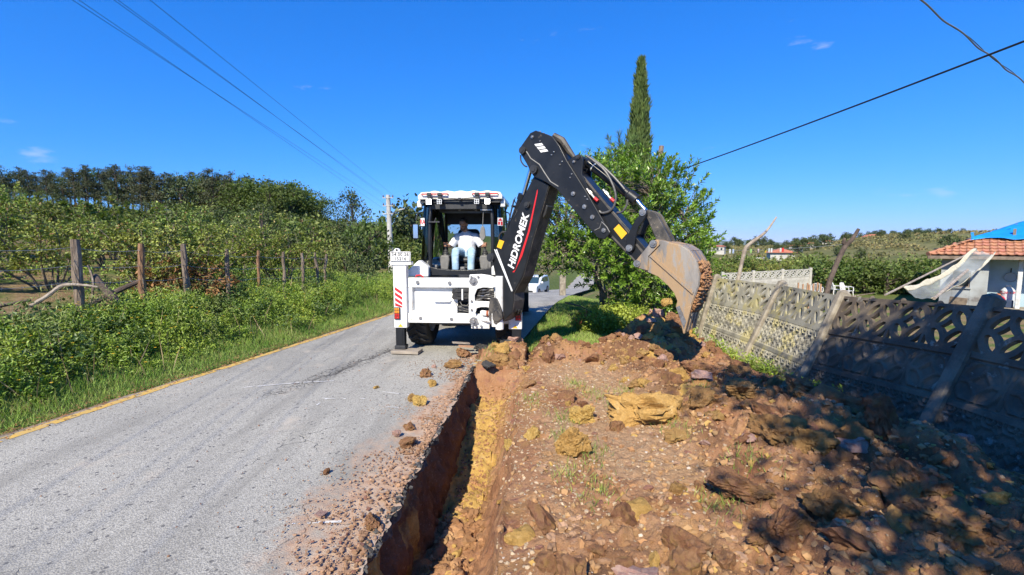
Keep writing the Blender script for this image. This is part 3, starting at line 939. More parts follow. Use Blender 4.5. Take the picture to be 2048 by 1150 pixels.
def broad_meshes(name, seed, H=6.0, Rw=2.0, lm='fern', ncl=46, per=36, size=(0.2, 0.13), low=0.25):
    rng = np.random.default_rng(seed)
    cl, tr = [], [(np.array([[0, 0, -0.3], [0.1, 0.05, H * 0.35], [0, 0.1, H * 0.75]]), [0.17, 0.12, 0.04])]
    for _ in range(ncl):
        v = rand_dirs(1, rng)[0] * rng.random() ** 0.33
        z = H * (low + (1 - low) * 0.5) + v[2] * H * (1 - low) * 0.48
        w = 1.0 - 0.25 * max(v[2], 0)
        c = np.array([v[0] * Rw * w, v[1] * Rw * w, z]); cl.append((c, Rw * 0.3 * (0.7 + 0.6 * rng.random())))
        if rng.random() < 0.4:
            tr.append((np.array([[0, 0, min(c[2] * 0.55, H * 0.6)], c * np.array([0.5, 0.5, 0.8]), c]), [0.05, 0.03, 0.01]))
    return crown_meshes(name, seed, cl, per, size, lm, tr, flat=0.8)

def plant(kind, meshes, label, cat, loc, s=1.0, rz=0.0, group=None, sz=None, parts=('trunk', 'crown')):
    t = thing(kind, label, cat, loc, rz, group)
    t.scale = (s, s, sz or s)
    for nm, me_ in zip(parts, meshes):
        o = bpy.data.objects.new(nm, me_); COL.objects.link(o); o.parent = t
    return t

rng = np.random.default_rng(11)
# --- hazel orchard on the left
hz = [shrub_meshes('hazel%d' % i, 100 + i, 9, 2.9, 0.62, 13, 0.85, 46, lm='hazel', leaf=(0.095, 0.07), t0=0.34) for i in range(4)]
hzf = [shrub_meshes('far_hazel%d' % i, 120 + i, 8, 3.0, 0.6, 9, 0.9, 30, leaf=(0.17, 0.13), lm='hazel_far') for i in range(3)]
cnt = 0
for row in range(19):
    for k in range(22):
        e = 4.4 + row * 2.7 + rng.uniform(-0.6, 0.6)
        y = 4.2 + k * 2.7 + (row % 2) * 1.3 + rng.uniform(-0.7, 0.7)
        x = float(x_left(y)) - e
        pxx = 1024 + FPX * x / y
        if not (-330 < pxx < 770) or y > 58: continue
        if y > 16 and e < 8 and pxx > 560: continue
        if abs(pxx - 410) < 40 and 34 < y: continue
        d = math.hypot(x, y)
        z = T(x, y)
        near = d < 22
        s = rng.uniform(0.66, 0.84) * (1.0 if d < 16 else (0.95 if d < 26 else 0.68))
        if not near and rng.random() < 0.4: continue
        plant('hazel_bush', (hz if near else hzf)[rng.integers(4 if near else 3)],
              'leafy hazel bush in the orchard behind the wire fence' if near else 'hazel bush far up the orchard slope', 'bush', (x, y, z), s, rng.uniform(0, 6.28),
              'hazel bushes near the wire fence' if near else 'hazel bushes up the slope', parts=('stem', 'foliage'))
        cnt += 1

# --- wood on the ridge
pines = [pine_meshes('ridge_pine%d' % i, 200 + i) for i in range(4)]
broads = [broad_meshes('ridge_tree%d' % i, 220 + i, 6.5, 2.3, 'dark' if i % 2 else 'fern', size=(0.26, 0.17)) for i in range(4)]
prof = ([-120, 0, 60, 150, 200, 280, 340, 420, 500, 560, 605, 645], [325, 332, 336, 332, 327, 327, 342, 336, 345, 352, 356, 380])
def ridge(px, Y, topy, ms, H, label, grp, name, smin, smax, parts=('trunk', 'crown')):
    d = ray(px, topy); x = d.x * Y; z = T(x, Y)
    s = np.clip((CAMZ + d.z * Y - z) / H, smin, smax)
    return plant(name, ms, label, 'tree', (x, Y, z), float(s), rng.uniform(0, 6.28), grp, parts=parts)
for px in np.arange(-110, 600, 11):
    p = px + rng.uniform(-6, 6)
    ty = np.interp(p, *prof) + abs(rng.normal()) * 9
    if p < 500 and rng.random() < 0.75:
        ridge(p, rng.uniform(60, 72), ty, pines[rng.integers(4)], 8.2, 'dark pine in the wood along the ridge', 'pines along the ridge', 'pine_tree', 0.6, 1.5)
    else:
        ridge(p, rng.uniform(60, 72), ty + 4, broads[rng.integers(4)], 6.6, 'round leafy tree in the wood along the ridge', 'leafy trees along the ridge', 'broadleaf_tree', 0.5, 1.6)
for px in np.arange(-100, 660, 30):
    p = px + rng.uniform(-9, 9)
    ridge(p, rng.uniform(52, 60), np.interp(p, *prof) + rng.uniform(66, 95), broads[rng.integers(4)], 6.6, 'bright green tree at the foot of the ridge wood', 'trees below the ridge wood', 'broadleaf_tree', 0.35, 1.3)
for px in np.arange(440, 660, 17):
    ridge(px + rng.uniform(-6, 6), rng.uniform(58, 66), np.interp(px, *prof) + rng.uniform(2, 30), broads[2 * rng.integers(2)], 6.6, 'feathery light green acacia at the end of the ridge wood', 'acacias at the end of the ridge', 'acacia_tree', 0.5, 1.3)
# lone tree on the skyline
ridge(703, 78, 375, broads[1], 6.6, 'lone round tree on the skyline right of the ridge wood', None, 'broadleaf_tree', 0.3, 1.3)
# shrubs over the falling hillside
shr = [broad_meshes('hill_shrub%d' % i, 240 + i, 2.6, 1.7, ('fern', 'hazel_far', 'dark')[i % 3], 30, 34, (0.2, 0.14), low=0.02) for i in range(6)]
for _ in range(210):
    y = rng.uniform(26, 92); p = rng.uniform(360, 880)
    x = (p - 1024) / FPX * y
    e = float(x_left(y)) - x
    if e < 6: continue
    if abs(p - 412) < 30 and 38 < y < 60: continue
    if 735 < p < 830 and y < 42: continue
    plant('hillside_shrub', shr[rng.integers(6)], 'green shrub on the falling hillside behind the fence', 'shrub', (x, y, T(x, y)), rng.uniform(0.7, 1.25), rng.uniform(0, 6.28), 'shrubs on the hillside')
# thicket by the end of the fence and round the pole
for p, y, ty, k in ((700, 24, 470, 2), (735, 26, 455, 0), (690, 20, 500, 4), (655, 22, 480, 1), (742, 40, 430, 3), (715, 19, 530, 5), (640, 18.5, 525, 1),
                    (818, 44, 402, 5), (838, 46, 410, 2), (797, 45, 425, 5), (765, 44, 440, 1), (815, 40, 480, 3), (842, 40, 480, 3), (795, 42, 470, 0), (755, 39, 500, 2), (770, 39, 530, 1), (800, 38, 540, 4), (830, 38, 545, 0)):
    d = ray(p, ty); x = d.x * y; z = T(x, y)
    s = max(0.5, (CAMZ + d.z * y - z) / 2.55)
    plant('thicket_shrub', shr[k], 'dense shrub in the thicket between the fence end and the concrete pole', 'shrub', (x, y, z), s * 0.85, rng.uniform(0, 6.28), 'shrubs in the roadside thicket', sz=s)

# apple tree with pale fruit
am = broad_meshes('apple_tree', 260, 4.2, 1.5, 'dark', 40, 60, (0.11, 0.07), low=0.2)
d = ray(520, 395); y = 17.0
ap = plant('apple_tree', am, 'dark-leaved apple tree with pale yellow fruit behind the fence', 'tree', (d.x * y, y, T(d.x * y, y)), 0.66)
fm = mat('apple_skin', (0.55, 0.58, 0.16), 0.45, col2=(0.6, 0.45, 0.15), scale=9)
fr = MB()
for _ in range(1):
    fr.lathe([(0.001, -0.04), (0.03, -0.035), (0.045, 0.0), (0.035, 0.032), (0.012, 0.034), (0.001, 0.025)], n=10)
f0 = fr.build('apple', fm, ap, world_space=False)
for k in range(22):
    a = f0 if k == 0 else f0.copy()
    if k: COL.objects.link(a)
    v = rand_dirs(1, rng)[0]; v[1] = -abs(v[1])
    a.location = (v[0] * 1.45, v[1] * 1.45, 2.6 + v[2] * 1.3)

# dry brown brush by the fence
db = shrub_meshes('dry_brush', 270, 8, 1.15, 1.0, 9, 0.6, 20, (0.085, 0.06), 'dry', DBARK, 0.02)
for p, y in ((368, 10.3), (330, 10.8)):
    x = (p - 1024) / FPX * y
    plant('dead_brush', db, 'dead brown brush with withered leaves behind the fence, %s' % ('right of the two' if p == 368 else 'left of the two'), 'bush', (x, y, T(x, y) - 0.05), 1.05 if p == 368 else 0.8, p, parts=('stem', 'foliage'))

# --- laurel by the boom
def laurel():
    rng = np.random.default_rng(300)
    C = np.array([-0.1, 0, 2.05]); Rr = np.array([2.1, 1.7, 1.85])
    wood, P, D, Nn = [], [], [], []
    bases = [np.array(b) for b in ((0.0, 0, -0.2), (0.35, 0.1, -0.2), (-0.4, 0.2, -0.2), (0.1, -0.15, -0.2), (0.6, 0, -0.2), (-0.2, 0.3, -0.2))]
    lead = []
    for i, b in enumerate(bases):
        tip = C + np.array([(-1.5, 1.6, -0.7, 0.7, 2.1, 0.1)[i], (-0.4, -0.3, 0.7, -0.8, 0.5, 0.9)[i], (0.1, 0.6, 1.0, 1.2, -0.2, 1.5)[i]])
        p = np.array([b + (tip - b) * t + np.array([0, 0, 0.35 * math.sin(t * 3.1)]) + rng.normal(size=3) * 0.05 for t in np.linspace(0, 1, 9)])
        wood.append(tube_np(p, np.linspace(0.075, 0.015, 9), 7)); lead.append(p)
    lead = np.concatenate(lead)
    for _ in range(1750):
        v = rand_dirs(1, rng)[0]
        v = v * (1.0 if rng.random() < 0.75 else rng.random() ** 0.5)
        lump = 1 + 0.24 * float(fbm(v[0] * 1.7, v[1] * 1.7, v[2] * 1.7, seed=301, oct=3)) + 0.05 * rng.normal()
        c = C + v * Rr * lump
        if c[2] < 0.3 or (c[2] < 1.25 and c[0] < -0.7) or (c[2] < 0.8 and c[0] < -0.2): continue
        if rng.random() < 0.2 and v[0] < 0.2 and v[2] < -0.2: continue
        q = lead[np.argmin(np.linalg.norm(lead - c, axis=1))]
        if rng.random() < 0.4: wood.append(tube_np(np.array([q, (q + c) / 2 + [0, 0, 0.08], c]), [0.02, 0.012, 0.006], 4))
        o = v / (np.linalg.norm(v) + 1e-6)
        sd = o + np.array([0, 0, 0.75]) + rng.normal(size=3) * 0.3; sd /= np.linalg.norm(sd)
        L = rng.uniform(0.25, 0.6); n = rng.integers(15, 26)
        t = np.sort(rng.random(n)) ** 0.7
        pts = c + sd * (t * L)[:, None]
        wood.append(tube_np(np.array([c, c + sd * L]), [0.008, 0.003], 3))
        x, y, _ = frame_of(sd); x, y = np.array(x), np.array(y)
        a = np.arange(n) * 2.4 + rng.random() * 6
        out = x * np.cos(a)[:, None] + y * np.sin(a)[:, None]
        P.append(pts); D.append(out + sd * (0.35 + 0.9 * t)[:, None] + rng.normal(size=(n, 3)) * 0.15)
        Nn.append(sd + rng.normal(size=(n, 3)) * 0.25 - out * 0.3)
    # the long side shoots that reach out to the right
    P, D, Nn = map(np.concatenate, (P, D, Nn)); n = len(P)
    V, F = leaf_cards(P, D, Nn, rng.uniform(0.085, 0.16, n), rng.uniform(0.036, 0.055, n), 0.15)
    return raw_mesh('laurel_stems', *merge(wood), BARK, smooth=True), raw_mesh('laurel_leaves', V, F, LEAF['laurel'])
lx = at(1240, 600, 12.0)
plant('laurel_bush', laurel(), 'large glossy green laurel bush behind the digger boom', 'bush', (lx.x, 12.0, T(lx.x, 12.0)), 0.98, 0.0, parts=('stem', 'foliage'))

# --- cypress
def cypress():
    rng = np.random.default_rng(310); H = 8.6; n = 15000
    t = rng.random(n) ** 0.8
    prof_r = np.interp(t, [0, 0.08, 0.3, 0.55, 0.8, 0.93, 1.0], [0.3, 0.5, 0.5, 0.42, 0.26, 0.12, 0.01])
    a = rng.uniform(0, 2 * math.pi, n)
    lump = 1 + 0.45 * fbm(np.cos(a) * 1.5, np.sin(a) * 1.5, t * 16, seed=311, oct=3)
    r = prof_r * lump * rng.random(n) ** 0.3
    P = np.stack([r * np.cos(a), r * np.sin(a), 0.2 + t * (H - 0.4)], -1)
    out = np.stack([np.cos(a), np.sin(a), 0 * a], -1)
    D = out * 0.35 + np.array([0, 0, 1.0]) + rng.normal(size=(n, 3)) * 0.22
    V, F = leaf_cards(P, D, out + rng.normal(size=(n, 3)) * 0.6, rng.uniform(0.12, 0.3, n), rng.uniform(0.025, 0.05, n))
    W = tube_np(np.array([[0, 0, -0.3], [0, 0, 4], [0, 0, 8.2]]), [0.14, 0.09, 0.015], 7)
    return raw_mesh('cypress_trunk', *W, DBARK, smooth=True), raw_mesh('cypress_crown', V, F, LEAF['cypress'])
y = 17.0; d = ray(1283, 112); z = T(d.x * y, y)
plant('cypress_tree', cypress(), 'tall narrow cypress rising behind the laurel bush', 'tree', (d.x * y, y, z), (CAMZ + d.z * y - z) / 8.6)

def young_pine():
    rng = np.random.default_rng(320); H = 5.0
    wood, P, D = [tube_np(np.array([[0, 0, -0.2], [0, 0, 2.5], [0, 0, H - 0.3]]), [0.07, 0.05, 0.02], 6)], [], []
    for k in range(60):
        z = rng.uniform(1.4, H - 0.2); a = rng.uniform(0, 6.28); Rw = 0.35 + 0.85 * (1 - z / H)
        p0 = np.array([0, 0, z - 0.2]); p1 = np.array([math.cos(a) * Rw, math.sin(a) * Rw, z + 0.35])
        br = np.array([p0, (p0 + p1) / 2 - [0, 0, 0.08], p1]); wood.append(tube_np(br, [0.02, 0.014, 0.007], 4))
        n = 90; t = rng.random(n) ** 0.6
        P.append(p0 + (p1 - p0) * t[:, None]); dd = (p1 - p0) / np.linalg.norm(p1 - p0)
        D.append(dd * 0.6 + rand_dirs(n, rng) * 0.8 + np.array([0, 0, 0.5]))
    P, D = np.concatenate(P), np.concatenate(D); n = len(P)
    V, F = leaf_cards(P, D, rand_dirs(n, rng), rng.uniform(0.14, 0.24, n), rng.uniform(0.008, 0.014, n))
    return raw_mesh('young_pine_trunk', *merge(wood), BARK, smooth=True), raw_mesh('young_pine_needles', V, F, LEAF['young_pine'])
yp = young_pine()
for p, ty, y, lab in ((1241, 262, 15.5, 'young long-needled pine left of the cypress, the taller of the two'), (1216, 300, 15.0, 'short long-needled pine left of the cypress, the lower of the two')):
    d = ray(p, ty); z = T(d.x * y, y)
    plant('young_pine_tree', yp, lab, 'tree', (d.x * y, y, z), (CAMZ + d.z * y - z) / 5.2, p)

# --- the tree behind the photographer whose shadow dapples the spoil and the fence
def shade_tree():
    rng = np.random.default_rng(330)
    cl = []; tr = [(np.array([[0, 0, -0.3], [0.05, 0, 1.5], [-0.1, 0.2, 3.2], [-0.2, 0.5, 4.6], [-0.3, 0.9, 6.2]]), [0.2, 0.17, 0.14, 0.09, 0.03])]
    for _ in range(185):
        v = rand_dirs(1, rng)[0] * rng.random() ** 0.4
        c = np.array([0.65, 1.5, 5.7]) + v * np.array([3.2, 2.5, 1.5])
        if c[0] < -1.1 and rng.random() < 0.72: continue
        if c[0] < 0.1 and rng.random() < 0.3: continue
        cl.append((c, 0.36 + 0.22 * rng.random()))
        if rng.random() < 0.5: tr.append((np.array([[-0.15, 0.4, 4.0], (c + np.array([-0.15, 0.4, 4.4])) / 2, c]), [0.06, 0.035, 0.012]))
    return crown_meshes('walnut', 331, cl, 150, (0.13, 0.07), 'hazel', tr, BARK, flat=0.8)
plant('walnut_tree', shade_tree(), 'spreading leafy tree behind the photographer, shading the spoil heap', 'tree', (1.75, -3.55, -0.05), 1.0)

# --- right: orchard below the yard
for _ in range(130):
    y = rng.uniform(32, 58); p = rng.uniform(1380, 1990)
    x = (p - 1024) / FPX * y
    dn = y < 37
    plant('hazel_bush', hz[rng.integers(4)] if dn else hzf[rng.integers(3)], 'hazel bush in the hedge behind the house yard' if dn else 'hazel bush in the orchard below the yard', 'bush', (x, y, T(x, y) - 0.1),
          rng.uniform(0.66, 0.86) * (1.15 if p < 1620 else 1.0), rng.uniform(0, 6.28), 'hazel bushes behind the yard' if dn else 'hazel bushes in the lower orchard', parts=('stem', 'foliage'))
for p in np.arange(1622, 1930, 22):
    y = 29.5 + rng.uniform(-0.8, 1.2); x = (p - 1024) / FPX * y
    plant('hedge_shrub', shr[(0, 3, 1)[rng.integers(3)]], 'bright green shrub in the hedge along the yard', 'shrub', (x, y, T(x, y)), rng.uniform(0.78, 0.98), rng.uniform(0, 6.28), 'shrubs in the yard hedge')
# rows of low bushes covering the far slope: one mass at that distance
rf_ = np.random.default_rng(55); n = 5200
yy = 95 + 330 * rf_.random(n) ** 0.8; a_ = 0.36 + 0.95 * rf_.random(n); xx = a_ * yy
kk = fbm(xx * 0.02, yy * 0.02, seed=421, oct=3) + 0.25 * np.sin(yy * 0.35 + xx * 0.1) > -0.1
xx, yy = xx[kk], yy[kk]; m_ = 9
P = np.repeat(np.stack([xx, yy, terrain(xx, yy)], -1), m_, axis=0) + rf_.normal(size=(len(xx) * m_, 3)) * np.array([0.9, 0.9, 0.35]) + np.array([0, 0, 0.6])
V, F = leaf_cards(P, rand_dirs(len(P), rf_), rand_dirs(len(P), rf_) + np.array([0, -0.5, 0.8]), rf_.uniform(0.7, 1.5, len(P)), rf_.uniform(0.5, 1.0, len(P)))
tag(obj('far_orchards', raw_mesh('far_orchards', V, F, mat('far_orchard_leaf', (0.12, 0.135, 0.04), 0.8, col2=(0.19, 0.17, 0.06), scale=0.02, island=0.4, rare=((0.22, 0.16, 0.07), 0.1)))), 'rows of low hazel bushes covering the far slope', 'orchard', kind='stuff')
# far trees: valley and skyline
fart = [broad_meshes('far_tree%d' % i, 280 + i, 8, 3.6, 'dark', 40, 22, (0.75, 0.5), low=0.05) for i in range(3)]
for _ in range(150):
    p = rng.uniform(1385, 2090); u = rng.random()
    if p > 1680 and u < 0.62: y, lab, g = rng.uniform(380, 440), 'round dark tree on the skyline of the far slope', 'trees on the far skyline'
    elif p < 1680 and u < 0.75: y, lab, g = rng.uniform(230, 430), 'round tree among the village houses in the valley', 'trees in the valley village'
    else: y, lab, g = rng.uniform(110, 330), 'dark bushy tree on the open far field', 'trees on the far field'
    if g.endswith('field') and rng.random() < 0.55: continue
    x = (p - 1024) / FPX * y
    plant('valley_tree', fart[rng.integers(3)], lab, 'tree', (x, y, T(x, y) - 0.3), rng.uniform(0.55, 1.1) * (0.75 if g.endswith('field') else 1), rng.uniform(0, 6.28), g)

# --- roadside weeds, grass (nobody could count them)
def weeds(name, pos, h, label, cat, lm='weed', nl=34, leaf=(0.045, 0.022), seed=1, flowers=None):
    rng = np.random.default_rng(seed)
    n = len(pos); N_ = n * nl
    hh = np.repeat(h, nl); base = np.repeat(pos, nl, axis=0)
    t = rng.random(N_) ** 0.75
    tilt = np.repeat(rng.normal(size=(n, 2)) * 0.22, nl, axis=0)
    P = base + np.concatenate([tilt * (t * hh)[:, None], (t * hh)[:, None]], 1)
    P[:, :2] += rng.normal(size=(N_, 2)) * (0.035 + 0.05 * hh)[:, None]
    D = rand_dirs(N_, rng) + np.array([0, 0, 0.35])
    V, F = leaf_cards(P, D, rand_dirs(N_, rng) * 0.7 + np.array([0, -0.2, 1.0]), leaf[0] * rng.uniform(0.6, 1.5, N_), leaf[1] * rng.uniform(0.6, 1.4, N_))
    o = obj(name, raw_mesh(name, V, F, LEAF[lm])); tag(o, label, cat, kind='stuff')
    if flowers:
        m = rng.random(n) < flowers
        q = pos[m] + np.stack([rng.normal(size=m.sum()) * 0.05, rng.normal(size=m.sum()) * 0.05, h[m] * 1.06 + 0.02], -1)
        k = 5; q5 = np.repeat(q, k, axis=0); a = np.tile(np.arange(k) * 2 * math.pi / k, len(q))
        V, F = leaf_cards(q5, np.stack([np.cos(a), np.sin(a), 0.2 + 0 * a], -1), np.tile([[0, 0, 1.0]], (len(q5), 1)), np.full(len(q5), 0.026), np.full(len(q5), 0.02))
        obj('flowers', raw_mesh('flowers', V, F, mat('yellow_petals', (0.75, 0.48, 0.03), 0.6)), o)['kind'] = 'stuff'
    return o
rngw = np.random.default_rng(21)
n = 8200
yy = 2.2 + 25 * rngw.random(n) ** 1.7
ee = 0.75 + 2.6 * rngw.random(n) ** 0.85
xx = x_left(yy) - ee
zz = terrain(xx, yy) - 0.03
hh = 0.56 * (0.16 + 0.5 * sstep(0.6, 1.5, ee)) * (0.75 + 0.5 * rngw.random(n)) * (1 + 0.45 * fbm(xx * 0.8, yy * 0.8, seed=401, oct=3)) * (1 - 0.4 * sstep(2.2, 3.4, ee))
kk = fbm(xx * 1.6, yy * 1.6, seed=405, oct=3) > -0.25 - 0.3 * (ee > 2)
hh = hh * (1 + 0.5 * fbm(xx * 2.5, yy * 2.5, seed=406, oct=2))
xx, yy, zz, hh = xx[kk], yy[kk], zz[kk], hh[kk]
weeds('roadside_weeds', np.stack([xx, yy, zz], -1), hh, 'dense green flowering weeds on the bank left of the road', 'weeds', seed=22, flowers=0.14, nl=40)
# taller narrow-leaved plants and dry stalks among them
n = 620
yy = 2.6 + 20 * rngw.random(n) ** 1.6; ee = 0.9 + 2.3 * rngw.random(n); xx = x_left(yy) - ee
kk = fbm(xx * 0.9, yy * 0.9, seed=411, oct=2) > 0.0
LEAF['tall'] = mat('narrow_leaf', (0.20, 0.27, 0.07), 0.55, col2=(0.27, 0.31, 0.10), scale=1.1, island=0.4, trans=0.2)
LEAF['shade_weed'] = mat('dark_weed_leaf', (0.06, 0.12, 0.025), 0.5, col2=(0.10, 0.16, 0.03), scale=1.1, island=0.4, trans=0.2)
weeds('tall_weeds', np.stack([xx, yy, terrain(xx, yy) - 0.03], -1)[kk], 0.45 + 0.35 * rngw.random(kk.sum()), 'taller pale narrow-leaved weeds among the roadside weeds', 'weeds', 'tall', 30, (0.08, 0.014), 27)
n = 1300
yy = 2.6 + 20 * rngw.random(n) ** 1.6; ee = 0.8 + 2.6 * rngw.random(n); xx = x_left(yy) - ee
kk = fbm(xx * 1.1, yy * 1.1, seed=413, oct=2) > 0.1
weeds('dark_weeds', np.stack([xx, yy, terrain(xx, yy) - 0.03], -1)[kk], 0.25 + 0.3 * rngw.random(kk.sum()), 'dark broad-leaved weeds in patches on the bank', 'weeds', 'shade_weed', 34, (0.065, 0.04), 28)
n = 220
yy = 4.2 + 18 * rngw.random(n) ** 1.6; ee = 0.5 + 2.6 * rngw.random(n); xx = x_left(yy) - ee
D = np.concatenate([rngw.normal(size=(n, 2)) * 0.25, np.ones((n, 1))], 1)
V, F = leaf_cards(np.stack([xx, yy, terrain(xx, yy)], -1), D, rand_dirs(n, rngw), 0.25 + 0.4 * rngw.random(n), np.full(n, 0.0045), 0.0)
tag(obj('dry_stalks', raw_mesh('dry_stalks', V, F, mat('dry_stalk', (0.38, 0.30, 0.17), 0.8, col2=(0.28, 0.2, 0.11), scale=2))), 'dry brown stalks standing among the roadside weeds', 'weeds', kind='stuff')
n = 2600
yy = 5 + 26 * rngw.random(n); ee = 2.8 + 9 * rngw.random(n) ** 1.3; xx = x_left(yy) - ee
k = fbm(xx * 0.5, yy * 0.5, seed=403, oct=3) > 0.1 - 0.9 * ((1024 + FPX * xx / yy) > 380)
weeds('orchard_undergrowth', np.stack([xx, yy, terrain(xx, yy) - 0.03], -1)[k], 0.2 + 0.35 * rngw.random(k.sum()), 'patchy green undergrowth under the hazel bushes', 'weeds', nl=30, leaf=(0.07, 0.03), seed=23)
# brambles and weeds at the foot of the laurel and of the concrete fence
n = 1500
a = rngw.uniform(0, 6.28, n); r = np.sqrt(rngw.random(n))
xx = 2.95 + 1.35 * r * np.cos(a); yy = 10.75 + 0.85 * r * np.sin(a)
weeds('brambles', np.stack([xx, yy, terrain(xx, yy) - 0.03], -1), (0.3 + 0.4 * rngw.random(n)) * (1.15 - 0.5 * r), 'tangle of light green brambles at the foot of the laurel', 'weeds', nl=26, leaf=(0.06, 0.035), seed=24)
n = 210
t = rngw.random(n); xx = 4.15 + 0.12 * rngw.normal(size=n); yy = 5.6 + 4.7 * t
k = fbm(yy * 2.2, 0 * yy, seed=407, oct=2) > -0.25
weeds('fence_weeds', np.stack([xx, yy, [earth_z(a_, b_) - 0.02 for a_, b_ in zip(xx, yy)]], -1)[k], 0.1 + 0.22 * rngw.random(k.sum()), 'green weeds growing along the foot of the patterned concrete fence', 'weeds', nl=22, leaf=(0.05, 0.026), seed=25)

def grass(name, pos, h, label, seed=1, w=0.007):
    rng = np.random.default_rng(seed); n = len(pos)
    D = np.concatenate([rng.normal(size=(n, 2)) * 0.42, np.ones((n, 1))], 1)
    V, F = leaf_cards(pos, D, rand_dirs(n, rng), h, np.full(n, w), 0.05)
    return tag(obj(name, raw_mesh(name, V, F, LEAF['grass'])), label, 'grass', kind='stuff')
n = 42000
yy = 2.2 + 20 * rngw.random(n) ** 1.6; ee = 0.2 + 1.15 * rngw.random(n) ** 0.9; xx = x_left(yy) - ee
grass('verge_grass', np.stack([xx, yy, terrain(xx, yy) - 0.025], -1), 0.7 * (0.05 + 0.13 * rngw.random(n)) * (0.5 + sstep(0.15, 0.7, ee)), 'short ragged grass between the yellow line and the weeds', 31, 0.008)
n = 60000
yy = 8.4 + 15 * rngw.random(n) ** 1.5; xx = x_right(yy) + 0.05 + (3.6 + 0.12 * yy) * rngw.random(n)
k = (yy > dirt_far(xx) - 0.15)
grass('lawn_grass', np.stack([xx, yy, terrain(xx, yy) - 0.025], -1)[k], (0.045 + 0.075 * rngw.random(n))[k] * (1 + 0.3 * fbm(xx * 1.2, yy * 1.2, seed=409, oct=2))[k], 'mown green grass between the machine and the laurel bush', 32, 0.011)
cx = [(0.55, 4.6), (0.62, 5.1), (0.75, 4.2), (0.5, 3.8), (1.05, 5.9), (0.9, 6.4), (1.7, 4.6), (2.0, 3.7), (1.55, 3.2), (1.3, 5.4), (0.2, 5.9), (-0.42, 7.75), (-0.3, 7.9), (0.7, 3.5), (2.3, 5.4), (1.5, 5.9)]
P = []
for x, y in cx:
    m = 90
    q = rngw.normal(size=(m, 2)) * np.array([0.09, 0.13]) + np.array([x, y])
    P += [(a_, b_, earth_z(a_, b_) - 0.01) for a_, b_ in q]
P = np.array(P)
grass('grass_tufts', P, 0.04 + 0.09 * rngw.random(len(P)), 'sparse tufts of grass left standing on the dry soil beside the trench', 33, 0.006)

number_by_place('hazel bushes near the wire fence', 'hazel bush close behind the wire fence, %s from the left')
number_by_place('shrubs in the yard hedge', 'bright green shrub in the hedge along the yard, %s from the left')
number_by_place('shrubs in the roadside thicket', 'dense shrub between the fence end and the concrete pole, %s from the left')
number_by_place('acacias at the end of the ridge', 'feathery acacia at the right end of the ridge wood, %s from the left')
number_by_place('hazel bushes behind the yard', 'hazel bush behind the house yard, %s from the left')
# ------------------------------------------------------------------ backhoe loader
WHITE = mat('white_paint', (0.80, 0.80, 0.78), 0.35, col2=(0.60, 0.56, 0.50), scale=5, contrast=(0.5, 0.78), col3=(0.42, 0.33, 0.25), scale3=12, cover3=0.61, coat=0.3, bump=0.0015, bscale=40)
BLACKP = mat('black_paint', (0.010, 0.011, 0.014), 0.42, spec=0.35, col2=(0.018, 0.019, 0.022), scale=4, col3=(0.085, 0.073, 0.06), scale3=9, cover3=0.62, coat=0.08, bump=0.0012, bscale=60)
DUSTY = mat('dusty_black_paint', (0.03, 0.029, 0.03), 0.6, col2=(0.10, 0.088, 0.075), scale=5, col3=(0.22, 0.18, 0.14), scale3=30, cover3=0.58, bump=0.003, bscale=60)
DARK = mat('dark_grey_plastic', (0.025, 0.026, 0.03), 0.5, col2=(0.035, 0.036, 0.04), scale=10)
GREYP = mat('grey_plastic', (0.16, 0.155, 0.15), 0.55, col2=(0.2, 0.195, 0.19), scale=12)
RUBBER = mat('tyre_rubber', (0.018, 0.018, 0.019), 0.8, col2=(0.05, 0.045, 0.04), scale=6, bump=0.004, bscale=50)
HOSE = mat('hose_rubber', (0.022, 0.022, 0.024), 0.5, col2=(0.05, 0.048, 0.045), scale=20)
CHROME = mat('chrome_rod', (0.75, 0.76, 0.78), 0.12, metal=1.0)
STEEL = mat('bolt_steel', (0.42, 0.42, 0.42), 0.4, metal=0.8, col2=(0.3, 0.27, 0.25), scale=30)
REDP = mat('red_paint', (0.62, 0.02, 0.025), 0.4, coat=0.3)
WDEC = mat('white_decal', (0.80, 0.80, 0.80), 0.45)
AMBER = mat('amber_lens', (0.8, 0.28, 0.02), 0.2, coat=0.5)
REDL = mat('red_lens', (0.55, 0.015, 0.015), 0.2, coat=0.5)
YDEC = mat('yellow_decal', (0.82, 0.45, 0.02), 0.45)
LAMP = mat('lamp_lens', (0.62, 0.64, 0.66), 0.2, coat=0.4)
LIT = mat('lit_lamp_lens', (0.9, 0.9, 0.9), 0.3, emit=(1, 0.98, 0.95), estr=14)
TINT = glass('tinted_cab_glass', (0.16, 0.20, 0.22))
CLEAR = glass('windscreen_glass', (0.55, 0.66, 0.68))
WOODP = mat('weathered_board', (0.26, 0.22, 0.18), 0.9, col2=(0.40, 0.34, 0.27), scale=3, stretch=(1, 14, 14), bump=0.006, bscale=20)

